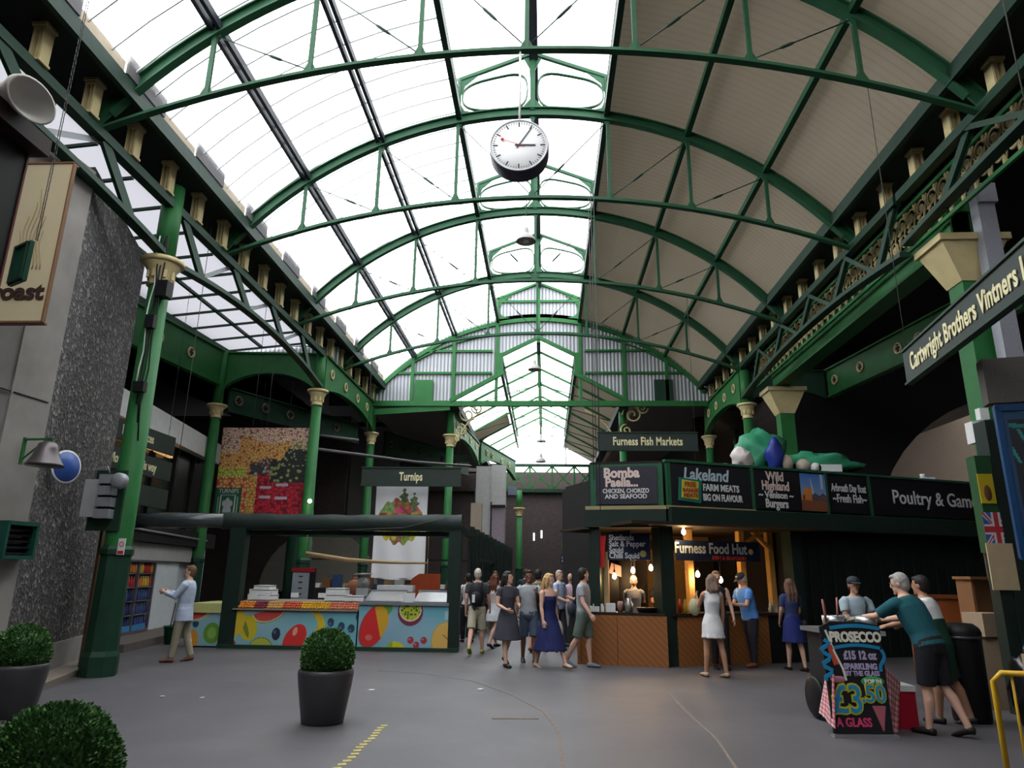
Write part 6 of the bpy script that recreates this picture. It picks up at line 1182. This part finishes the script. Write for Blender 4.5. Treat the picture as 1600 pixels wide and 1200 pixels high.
    for s, sh, eb, wr, fd in AR:
        x_ = Vector((s, 0, 0)); th = (-x_ * .3 + Vector((0, -1, 0))); th = (th - fd * th.dot(fd)).normalized(); pn = fd.cross(th).normalized()      # th: thumb side, pn: palm normal
        if pn.x * s > 0: pn = -pn
        def HB(a, c, e): return S(wr + fd * a + th * c + pn * e)
        hb_.tube([HB(-.015, 0, 0), HB(.02, 0, 0), HB(.055, .002, 0), HB(.085, 0, .002)], [(R_(.024), R_(.018)), (R_(.034), R_(.017)), (R_(.040), R_(.015)), (R_(.036), R_(.012))], 10, up=pn)
        for j, (c, l_) in enumerate(((.027, .066), (.010, .074), (-.008, .069), (-.025, .054))):
            cu = .5; p0 = (.078, c, .0); a1 = l_ * .42; hb_.tube([HB(*p0), HB(p0[0] + a1, c * 1.08, a1 * .25), HB(p0[0] + a1 + l_ * .28, c * 1.08, a1 * .25 + l_ * .20), HB(p0[0] + a1 + l_ * .42, c * 1.05, a1 * .25 + l_ * .42)], [R_(.0095), R_(.009), R_(.0085), R_(.006)], 7)
        hb_.tube([HB(.015, .022, .002), HB(.045, .046, .012), HB(.072, .050, .022), HB(.09, .046, .03)], [R_(.013), R_(.0115), R_(.010), R_(.007)], 7)
    for s in (1, -1):
        hb_.ell(HP(s * .031, -.079, .012), (R_(.014), R_(.010), R_(.008)), 8, 1, HR_); hb_.ell(HP(s * .031, -.087, .012), (R_(.0065), R_(.005), R_(.0065)), 8, 2, HR_); hb_.ell(HP(s * .031, -.086, .030), (R_(.018), R_(.006), R_(.004)), 8, 2, HR_)
    hb_.ell(HP(0, -.087, -.058), (R_(.024), R_(.007), R_(.0065)), 10, 3, HR_)
    bm = bmesh.new(); bm.from_mesh(me); tmp = hb_.mesh('t', [skm] * 4, True); bm.from_mesh(tmp); bm.to_mesh(me); bm.free(); bpy.data.meshes.remove(tmp)
    me.materials.clear(); [me.materials.append(m_) for m_ in (skm, mat('eye_white', (.6, .58, .55), .3, var=0), mat('eye_dark', (.03, .02, .015), .3, var=0), mat('lip_' + sk, tuple(c * f_ for c, f_ in zip(skm_col[sk], (.85, .55, .55))), .4, var=0))]
    for p in me.polygons: p.use_smooth = True
    o = bpy.data.objects.new('body', me); COL.objects.link(o); o.parent = t
    def cloth_(nm, mb, col, rough=.8, v=vox):
        m_ = mat('cloth_%02d%02d%02d' % tuple(int(c * 99) for c in col), col, rough, var=.12, scale=9, bump=.3); r = remeshed(mb, v, m_); r.materials.clear(); r.materials.append(m_)
        for p in r.polygons: p.use_smooth = True
        q = bpy.data.objects.new(nm, r); COL.objects.link(q); q.parent = t; return q
    def sleeves(b, frac, add):
        for s, sh, eb, wr, fd in AR:
            P_ = [sh + Vector((-s * .05, 0, .01)), sh + (eb - sh) * .1]; r0 = [.060 * ar + add, .066 * ar + add]
            if frac <= 1: P_.append(sh + (eb - sh) * frac); r0.append(.060 * ar + add)
            else: P_ += [eb, eb + (wr - eb) * (frac - 1)]; r0 += [.050 * ar + add, .036 * ar + add]
            b.tube([S(p) for p in P_], [R_(r) for r in r0], 14)
    # ---- bottoms
    if bottom:
        kind, col = bottom[0], bottom[1]; b = MB()
        if kind in ('trousers', 'shorts'):
            torso(b, -.24, .12, .014); fr = bottom[2] if len(bottom) > 2 else (1.9 if kind == 'trousers' else .85)
            for hp, ke, an, sa in LG:
                P_ = [hp + Vector((0, 0, .04)), hp + (ke - hp) * .25]; r0 = [.100 * lr * bw, .100 * lr * bw]
                if fr <= 1: P_ += [hp + (ke - hp) * fr]; r0 += [.094 * lr if fr > .6 else .1]
                else: P_ += [ke, ke + (an - ke) * .5, ke + (an - ke) * (fr - .92 if fr > 1.5 else fr - 1)]; r0 += [.076, .066, .060]
                b.tube([S(p) for p in P_], [R_(r) for r in r0], 16)
        if kind in ('skirt',):
            ln, fl_ = bottom[2], bottom[3]; mid = (LG[0][1] + LG[1][1]) / 2; sp = abs(LG[0][1].y - LG[1][1].y) / 2; c0 = PV + Vector((0, 0, .12)); c1 = Vector((0, mid.y * .6, PV.z - ln)); b.tube([S(c0), S(PV + Vector((0, 0, -.03))), S((PV + c1) / 2), S(c1)], [(R_(.135), R_(.105)), (R_(.19), R_(.14)), (R_(.19 + fl_ * .5), R_(.15 + fl_ * .5 + sp * .3)), (R_(.19 + fl_), R_(.15 + fl_ + sp * .55))], 24, ax=(1, 0, 0))
            for i_ in range(10): a = 2 * PI * i_ / 10; b.tube([S(PV + Vector((.13 * math.cos(a), .1 * math.sin(a), 0))), S(c1 + Vector(((.19 + fl_) * math.cos(a), (.145 + fl_ + sp * .55) * math.sin(a), 0)))], [R_(.015), R_(.022)], 6)
        cloth_('shorts' if kind == 'shorts' else kind, b, col)
    # ---- tops
    if top:
        kind, col = top[0], top[1]; b = MB(); hem = {'tee': -.12, 'shirt': -.16, 'vest': -.10, 'blazer': -.42, 'dress': -.1, 'strapless': -.1, 'sleeveless': -.1, 'tank': -.1}[kind]
        add = {'tee': .014, 'shirt': .018, 'blazer': .026}.get(kind, .010)
        torso(b, max(hem, -.24), .74 if kind == 'strapless' else .98, add)
        if kind == 'blazer': b.tube([S(PV + Vector((0, 0, .03))), S(PV + Vector((0, .005, -.2)))], [(R_(.195 * bw), R_(.145 * bw)), (R_(.20 * bw), R_(.16 * bw))], 20, ax=(1, 0, 0)); sleeves(b, 1.9, .012)
        if kind in ('tee', 'shirt', 'dress'): sleeves(b, top[2] if len(top) > 2 else .62, .006)
        if kind in ('sleeveless', 'tank', 'vest'): sleeves(b, .06, -.006)
        cloth_({'tee': 't_shirt', 'tank': 'vest', 'strapless': 'dress_top', 'dress': 'dress_top', 'sleeveless': 'dress_top'}.get(kind, kind), b, col)
        if kind in ('shirt', 'blazer'): c_ = MB(); c_.tube([S(spine(.93)), S(spine(1.03))], [R_(.075), R_(.062)], 14); cloth_('collar', c_, tuple(min(1, q * 1.1) for q in col))
    # ---- shoes
    for (hp, ke, an, sa), s in zip(LG, (1, -1)):
        if shoes is None: break
        b = MB(); fdv = Vector((0, -math.cos(min(0, sa) * .8), math.sin(min(0, sa) * .8))); b.tube([S(an + Vector((0, .058, -.04))), S(an + Vector((0, .02, -.035))), S(an + fdv * .05 + Vector((0, 0, -.036))), S(an + fdv * .13 + Vector((0, 0, -.045))), S(an + fdv * .19 + Vector((0, 0, -.05)))], [(R_(.032), R_(.034)), (R_(.042), R_(.04)), (R_(.042), R_(.038)), (R_(.048), R_(.029)), (R_(.034), R_(.022))], 14)
        q = b.build('shoe', mat('shoe_%02d%02d%02d' % tuple(int(c * 99) for c in shoes), shoes, .5), t)
    # ---- hair, hat
    hk, hc = hair; b = MB()
    if hk != 'bald': b.ell(HP(0, .026, .030), (R_(.083), R_(.093), R_(.103)), 20, 0, HR_); b.ell(HP(0, .045, -.02), (R_(.076), R_(.065), R_(.085)), 16, 0, HR_); b.ell(HP(0, -.035, .09), (R_(.06), R_(.045), R_(.03)), 14, 0, HR_)
    else: b.ell(HP(0, .045, -.005), (R_(.080), R_(.066), R_(.06)), 16, 0, HR_)
    if hk in ('long', 'mid'):
        dl_ = .34 if hk == 'long' else .2
        for s in (-.055, 0, .055): b.tube([HP(s, .05, .05), HP(s * 1.2, .075, -.06), S(hd + HR_ @ Vector((s * 1.3, .085, -.12)) + Vector((0, .02, -.03))), S(hd + Vector((s * 1.4, .11, -dl_)))], [R_(.05), R_(.05), R_(.046), R_(.02)], 10)
        for s in (-1, 1): b.tube([HP(s * .07, -.005, .05), HP(s * .082, .0, -.05), HP(s * .085, .01, -.15)], [R_(.025), R_(.028), R_(.018)], 8)
    if hk == 'bun': b.ell(HP(0, .10, .05), (R_(.045), R_(.045), R_(.045)), 12, 0)
    m_ = mat('hair_%02d%02d%02d' % tuple(int(c * 99) for c in hc), hc, .6, var=.25, scale=30, bump=.5); r = remeshed(b, vox * .8, m_, 1); r.materials.clear(); r.materials.append(m_)
    for p in r.polygons: p.use_smooth = True
    q = bpy.data.objects.new('hair', r); COL.objects.link(q); q.parent = t
    if hat: b = MB(); b.ell(HP(0, .014, .062), (R_(.09), R_(.104), R_(.075)), 18, 0, HR_); b.tube([HP(0, -.06, .052), HP(0, -.16, .040)], [(R_(.07), R_(.012)), (R_(.05), R_(.006))], 12, ax=tuple(HR_ @ Vector((1, 0, 0)))); b.build('cap', mat('cap_dark', hat, .7), t)
    if apron: b = MB(); torso(b, -.2, .5, .026); b.tube([S(PV), S(PV + Vector((0, -.02, -.42)))], [(R_(.2), R_(.15)), (R_(.2), R_(.16))], 20, ax=(1, 0, 0)); cloth_('apron', b, apron)
    t['_g'] = 0; del t['_g']
    return t, S, dict(hand=[S(a[3] + a[4] * .07) for a in AR], back=S(spine(.6)), spine=lambda q: S(spine(q)))
skm_col = {'pale': (.60, .36, .27), 'tan': (.42, .22, .14), 'dark': (.20, .095, .06)}
def worn(name, label, cat, t, loc=(0, 0, 0)):
    """a thing carried by a person: top-level, standing in the world where the person holds it"""
    o = thing(name, label, cat, t.location, t.rotation_euler.z); return o
def xy(u, v): p = at_z(u, v, 0); return (p.x, p.y, 0)
# 1 man in the pale blazer by the stall
t, S_, I = person('person in pale blue blazer and khaki trousers standing side on by the fruit stall', xy(278, 1034), -78, 1.73, lean=-2, arms=((35, 5, 75, 25), (32, 5, 80, 25)), legs=((9, 3), (-9, 8)), hair=('short', (.13, .07, .035)), top=('blazer', (.42, .49, .62)), bottom=('trousers', (.27, .24, .175)), shoes=(.16, .07, .045), build=1.02)
# 2 white haired man with a backpack
t, S_, I = person('person with white hair, dark backpack and beige shorts walking away beside the stall post', xy(744, 1022), 178, 1.76, arms=((-8, 8, 25, 0), (12, 8, 25, 0)), legs=((-20, 22), (14, 4)), hair=('short', (.50, .45, .40)), top=('tee', (.055, .055, .06)), bottom=('shorts', (.46, .42, .32), .95), shoes=(.35, .42, .05))
w_ = worn('backpack', 'black backpack with a pale patch on the white haired walker', 'backpack', t); c = I['back']
b = MB(); b.ell(c + Vector((0, .215, -.03)), (.16, .10, .25), 16); b.ell(c + Vector((0, .29, -.10)), (.12, .06, .13), 14); b.build('bag_body', mat('bag_black', (.015, .014, .02), .6, bump=.3), w_); MB().box(c + Vector((.04, .345, -.12)), (.06, .02, .16)).build('pale_patch', wb, w_)
for s in (-1, 1): MB().tube([c + Vector((s * .11, .13, -.2)), c + Vector((s * .14, -.02, .0)), c + Vector((s * .12, -.09, .12)), c + Vector((s * .10, .02, .235)), c + Vector((s * .10, .15, .17))], .016, 6).build('strap', MATS['bag_black'], w_)
# 3 woman with long brown hair, pale top, behind
t, S_, I = person('person with long auburn hair, pale top and pale skirt, walking beside the black backpack', xy(772, 1012), 150, 1.66, True, arms=((5, 8, 20, 0), (0, 8, 20, 0)), legs=((16, 4), (-16, 18)), hair=('long', (.12, .04, .02)), top=('tank', (.58, .50, .48)), bottom=('skirt', (.50, .52, .56), .30, .03), shoes=(.03, .03, .04))
w_ = worn('white_carrier', 'white carrier bag hanging beside the person with auburn hair', 'bag', t); c = I['hand'][0]; b = MB(); b.ell(c + Vector((0, 0, -.24)), (.06, .12, .18), 12); b.tube([c + Vector((0, 0, -.1)), c], .012, 6); b.build('carrier', mat('carrier_white', (.62, .6, .5), .5, bump=.4), w_)
# 4 woman in charcoal dress
t, S_, I = person('person with dark hair in a charcoal V neck dress, one forearm across her waist, walking', xy(792, 1041), 28, 1.70, True, 'pale', arms=((10, 8, 75, 25), (5, 12, 62, 35)), legs=((-14, 18), (12, 3)), head=(38, 0), hair=('long', (.02, .015, .015)), top=('dress', (.045, .045, .06), .45), bottom=('skirt', (.045, .045, .06), .44, .08), shoes=(.015, .012, .012), build=1.05)
# 5 man in grey tee
t, S_, I = person('person in light grey T shirt and denim shorts, one hand on a bag strap', xy(826, 1036), 8, 1.72, False, 'dark', arms=((20, 8, 115, 30), (5, 8, 18, 0)), legs=((10, 4), (-8, 10)), head=(-8, 0), hair=('short', (.012, .01, .01)), top=('tee', (.33, .35, .38)), bottom=('shorts', (.07, .10, .15), .98), shoes=(.03, .03, .04), build=1.05)
w_ = worn('shoulder_bag', 'black shoulder bag worn over the light grey T shirt', 'bag', t); c = I['back']; MB().tube([c + Vector((.15, -.06, .16)), c + Vector((.13, -.14, .05)), c + Vector((.16, -.12, -.15)), c + Vector((.19, 0, -.3))], .018, 6).build('strap', MATS['bag_black'], w_); MB().ell(c + Vector((.1, .22, -.1)), (.13, .09, .2), 12).build('bag_body', MATS['bag_black'], w_)
# 6 man in olive behind
person('person in olive T shirt, half hidden behind the one in light grey T shirt', xy(841, 1018), 165, 1.76, False, 'tan', legs=((-14, 14), (14, 3)), hair=('short', (.02, .015, .012)), top=('tee', (.10, .12, .07)), bottom=('shorts', (.05, .055, .07), .95), shoes=(.12, .06, .05))
# 7 woman in navy strapless dress
t, S_, I = person('person with long blonde hair in a strapless navy dress, striding with a pale bag', xy(858, 1044), 38, 1.70, True, 'pale', arms=((-14, 10, 18, 0), (6, 8, 12, 0)), legs=((30, 8), (-16, 6)), head=(24, 4), hair=('long', (.48, .30, .13)), top=('strapless', (.014, .018, .085)), bottom=('skirt', (.014, .018, .085), .58, .10), shoes=(.45, .30, .22))
w_ = worn('cream_bag', 'cream cloth bag hanging from the arm beside the strapless navy dress', 'bag', t); c = I['hand'][0]; b = MB(); b.ell(c + Vector((.03, .03, -.12)), (.09, .12, .20), 14); b.ell(c + Vector((.03, .06, -.26)), (.10, .14, .10), 12); b.build('bag_body', mat('cloth_cream', (.50, .45, .38), .7, bump=.5), w_); MB().tube([c + Vector((.03, -.02, .0)), c + Vector((.0, .0, .2)), c + Vector((.03, .07, 0))], .012, 6).build('handle', MATS['cloth_cream'], w_)
# 8 man in blue shirt behind
person('person with white hair in a pale blue shirt behind the strapless navy dress', xy(874, 1010), 60, 1.74, False, arms=((15, 8, 60, 10), (10, 8, 60, 20)), head=(-30, 0), hair=('short', (.42, .36, .30)), top=('shirt', (.38, .46, .62)), bottom=('trousers', (.05, .05, .07)), shoes=(.03, .03, .03))
# 9 man in pink shirt
person('person with a balding head in a pink checked shirt and pale trousers standing further back', xy(895, 1006), -25, 1.68, False, lean=8, arms=((20, 6, 60, 20), (20, 6, 60, 20)), head=(0, 20), hair=('bald', (.25, .18, .13)), top=('shirt', (.50, .36, .44)), bottom=('trousers', (.36, .33, .30)), shoes=(.10, .04, .03))
# 10 man in grey tee at the counter
t, S_, I = person('person in grey T shirt and green shorts walking past the corner counter', xy(913, 1043), 70, 1.77, False, 'pale', arms=((-14, 12, 15, 0), (14, 12, 22, 0)), legs=((10, 8), (-14, 14)), head=(48, 0), hair=('short', (.025, .018, .014)), top=('tee', (.30, .32, .35)), bottom=('shorts', (.11, .15, .13), .92), shoes=(.14, .19, .24))
w_ = worn('shoulder_bag', 'dark navy bag hanging behind the green shorts at the corner counter', 'bag', t); c = I['spine'](.1); MB().ell(c + Vector((.04, .24, .02)), (.13, .08, .15), 12).build('bag_body', mat('bag_navy', (.03, .04, .06), .6), w_); MB().tube([c + Vector((.05, .2, .12)), c + Vector((-.10, .05, .42))], .014, 6).build('strap', MATS['bag_navy'], w_)
# 11 woman in white dress
t, S_, I = person('person in a short white sleeveless dress with bare tanned legs standing with her back turned', xy(1118, 1058), 196, 1.68, True, 'tan', side=-4, arms=((38, 6, 95, 20), (5, 8, 10, 0)), legs=((6, 2), (-10, 2)), head=(-25, 0), hair=('mid', (.20, .13, .10)), top=('sleeveless', (.66, .65, .66)), bottom=('skirt', (.66, .65, .66), .28, .01), shoes=(.40, .28, .20), legspread=.05)
w_ = worn('handbag', 'pale olive handbag on the arm beside the white dress', 'bag', t); c = I['hand'][0]; MB().ell(c + Vector((.10, .10, -.22)), (.10, .10, .15), 14).build('bag_body', mat('bag_olive', (.36, .35, .22), .5, bump=.3), w_); MB().tube([c + Vector((.06, .1, -.1)), c + Vector((.06, .10, .0)), c + Vector((.1, .06, -.12))], .01, 6).build('handle', MATS['bag_olive'], w_)
t, S_, I = person('person with fair hair in black vest facing the hall behind the white dress', xy(1128, 1046), -6, 1.74, True, 'pale', arms=((3, 14, 15, 0), (30, 8, 100, 30)), legs=((4, 2), (-4, 4)), head=(6, 0), hair=('bun', (.30, .18, .09)), top=('tank', (.015, .015, .018)), bottom=('trousers', (.015, .015, .02)), shoes=(.02, .02, .02))
# 13 man in the blue shirt
t, S_, I = person('person in a bright blue shirt, dark trousers and grey cap bending over the second counter', xy(1178, 1042), -72, 1.72, False, 'pale', lean=12, arms=((22, 4, 72, 12), (22, 4, 72, 12)), legs=((4, 2), (-4, 4)), head=(0, 26), hair=('short', (.45, .42, .38)), top=('shirt', (.10, .28, .72)), bottom=('trousers', (.022, .024, .034)), shoes=(.20, .06, .04), hat=(.03, .035, .045), build=1.12)
w_ = worn('food_carton', 'small pale food carton held in front of the bright blue shirt', 'carton', t); c = (I['hand'][0] + I['hand'][1]) / 2; MB().box(c + Vector((0, -.03, .04)), (.2, .13, .06)).build('carton', mat('carton_pale', (.48, .40, .32), .6), w_)
# 14 woman in navy dress with long hair
t, S_, I = person('person with long brown hair in short navy dress walking away by the dark shutter', xy(1245, 1048), 190, 1.62, True, 'pale', arms=((4, 9, 30, 10), (8, 9, 40, 10)), legs=((8, 3), (-8, 8)), hair=('long', (.14, .08, .055)), top=('dress', (.035, .05, .13), .7), bottom=('skirt', (.015, .025, .14), .40, .03), shoes=(.03, .02, .02))
w_ = worn('handbag', 'small black handbag hanging beside the short navy dress', 'bag', t); c = I['spine'](-.05); MB().ell(c + Vector((-.22, -.02, -.03)), (.07, .12, .10), 12).build('bag_body', MATS['bag_black'], w_); MB().tube([c + Vector((-.20, .02, .05)), c + Vector((-.12, .10, .50))], .01, 5).build('strap', MATS['bag_black'], w_)
# 15 customer behind the cart
p = at_y(1343, 1000, 10.6); t, S_, I = person('person in dark cap and light blue shirt standing behind the drinks cart', (p.x, 10.6, 0), 10, 1.66, False, 'tan', arms=((20, 8, 75, 20), (20, 8, 75, 30)), head=(-10, 6), hair=('short', (.03, .02, .02)), top=('shirt', (.34, .42, .48)), bottom=('trousers', (.05, .06, .08)), hat=(.02, .025, .03), shoes=(.05, .05, .05))
w_ = worn('camera_strap', 'dark strap across the light patterned shirt behind the cart', 'strap', t); c = I['back']; MB().tube([c + Vector((.10, -.02, .2)), c + Vector((.09, -.125, .08)), c + Vector((.03, -.155, -.1))], .014, 6).build('webbing', MATS['bag_black'], w_); MB().box(c + Vector((.02, -.19, -.12)), (.12, .08, .09)).build('camera_body', MATS['bag_black'], w_)
# 16 man in teal leaning on the cart
t, S_, I = person('person with grey hair in teal T shirt and black shorts leaning on the cart', (4.33, 8.50, 0), -146, 1.76, False, 'pale', lean=24, side=0, arms=((56, 8, 25, 0), (50, 10, 30, 10)), legs=((6, 2), (-6, 22)), head=(14, 2), hair=('short', (.34, .31, .29)), top=('tee', (.012, .085, .105), .85), bottom=('shorts', (.012, .012, .014), .95), shoes=(.012, .012, .014), build=1.18, vox=.011)
# 17 colleague in white
t, S_, I = person('person with black hair in white shirt and green apron beside the teal T shirt', (4.78, 9.15, 0), -140, 1.70, False, 'tan', lean=12, arms=((35, 8, 40, 0), (35, 8, 40, 0)), hair=('short', (.015, .012, .012)), top=('shirt', (.66, .66, .66)), bottom=('shorts', (.03, .03, .035), .95), apron=(.012, .05, .03), shoes=(.03, .03, .035))
# 18 staff inside the hatch
p = kw(.62, 1.5, 0); t, S_, I = person('person in black with dark hair working inside the second hatch', (p.x, p.y, 0), 5, 1.66, True, 'tan', arms=((25, 8, 70, 20), (25, 8, 70, 20)), head=(0, 14), hair=('short', (.02, .015, .012)), top=('tee', (.02, .018, .02)), bottom=('trousers', (.02, .02, .02)))
p = at_y(1000, 1000, 15.7); person('person in a pale top at the back of the corner hatch', (p.x - .16, 15.15, 0), 170, 1.64, True, 'pale', arms=((35, 8, 70, 20), (35, 8, 70, 20)), hair=('short', (.30, .22, .18)), top=('tee', (.16, .17, .20)), bottom=('trousers', (.02, .02, .02)))
# background walkers
person('person in white top and black trousers behind the dark end post of the stall', xy(729, 1004), 200, 1.64, True, 'pale', hair=('short', (.03, .02, .02)), top=('tee', (.55, .55, .57)), bottom=('trousers', (.012, .012, .016)))
person('person in an orange top far back in the crowd between blue and pink shirts', xy(882, 985), 10, 1.62, True, 'pale', hair=('long', (.10, .05, .03)), top=('tank', (.55, .20, .06)), bottom=('skirt', (.30, .3, .34), .4, .05), vox=.016)
person('person in a dark jacket far back behind the olive T shirt', xy(822, 985), 170, 1.78, False, 'tan', hair=('short', (.02, .02, .02)), top=('tee', (.03, .03, .035)), bottom=('trousers', (.03, .035, .05)), vox=.016)
person('person in pale grey far back beside the slatted screen', xy(772, 984), 190, 1.72, False, 'pale', hair=('short', (.1, .07, .05)), top=('tee', (.28, .26, .27)), bottom=('trousers', (.04, .04, .06)), vox=.016)
person('person in a dark green apron behind the fruit counter near the hanging banner', (-4.9, 18.2, 0), 10, 1.6, False, 'tan', arms=((25, 8, 70, 20), (25, 8, 70, 20)), head=(0, 18), hair=('short', (.06, .04, .03)), top=('tee', (.05, .06, .09)), bottom=('trousers', (.02, .02, .03)), apron=(.012, .04, .025), vox=.016)
# ================================================================ sub-parts: small pieces belong to the part that carries them
bpy.context.view_layer.update()
SUB = {'soil': 'pot', 'shutter_rib': 'shutter_wall', 'rim': ('drum', 'board'), 'header': 'board', 'price_list': 'board', 'writing': 'board', 'flame_motif': 'board', 'edge_trim': 'board', 'lettering': 'board', 'lens': 'shade', 'dial': 'body', 'lid': ('tray', 'body'), 'tape': 'carton', 'junction': 'cable',
    'red_band': 'plate', 'red_ring': 'plate', 'mullion': 'dark_glazing', 'lit_strip': 'dark_glazing', 'flange': 'web', 'rosette': 'web', 'band': 'drum', 'figure': 'print', 'fascia_mullion': 'fascia', 'painted_glass': 'board', 'painted_flute': 'board', 'red_paint': 'board', 'pink_paint': 'board', 'blue_ribbon_paint': 'board', 'green_cloud': 'board', 'pale_patch': 'bag_body', 'yellow_roundel': 'board', 'red_edge': 'panel', 'disc': 'rim_', 'timber_brace': 'x_', 'wheel': 'body'}
stem_ = lambda o: o.name.split('.')[0]
for top in [o for o in bpy.data.objects if o.parent is None and o.children]:
    kids = list(top.children)
    for c in kids:
        want = SUB.get(stem_(c))
        if not want: continue
        host = [h for h in kids if stem_(h) in (want if isinstance(want, tuple) else (want,)) and h is not c]
        if len(host) == 1 and not c.children and host[0].matrix_local == Matrix() : c.parent = host[0]
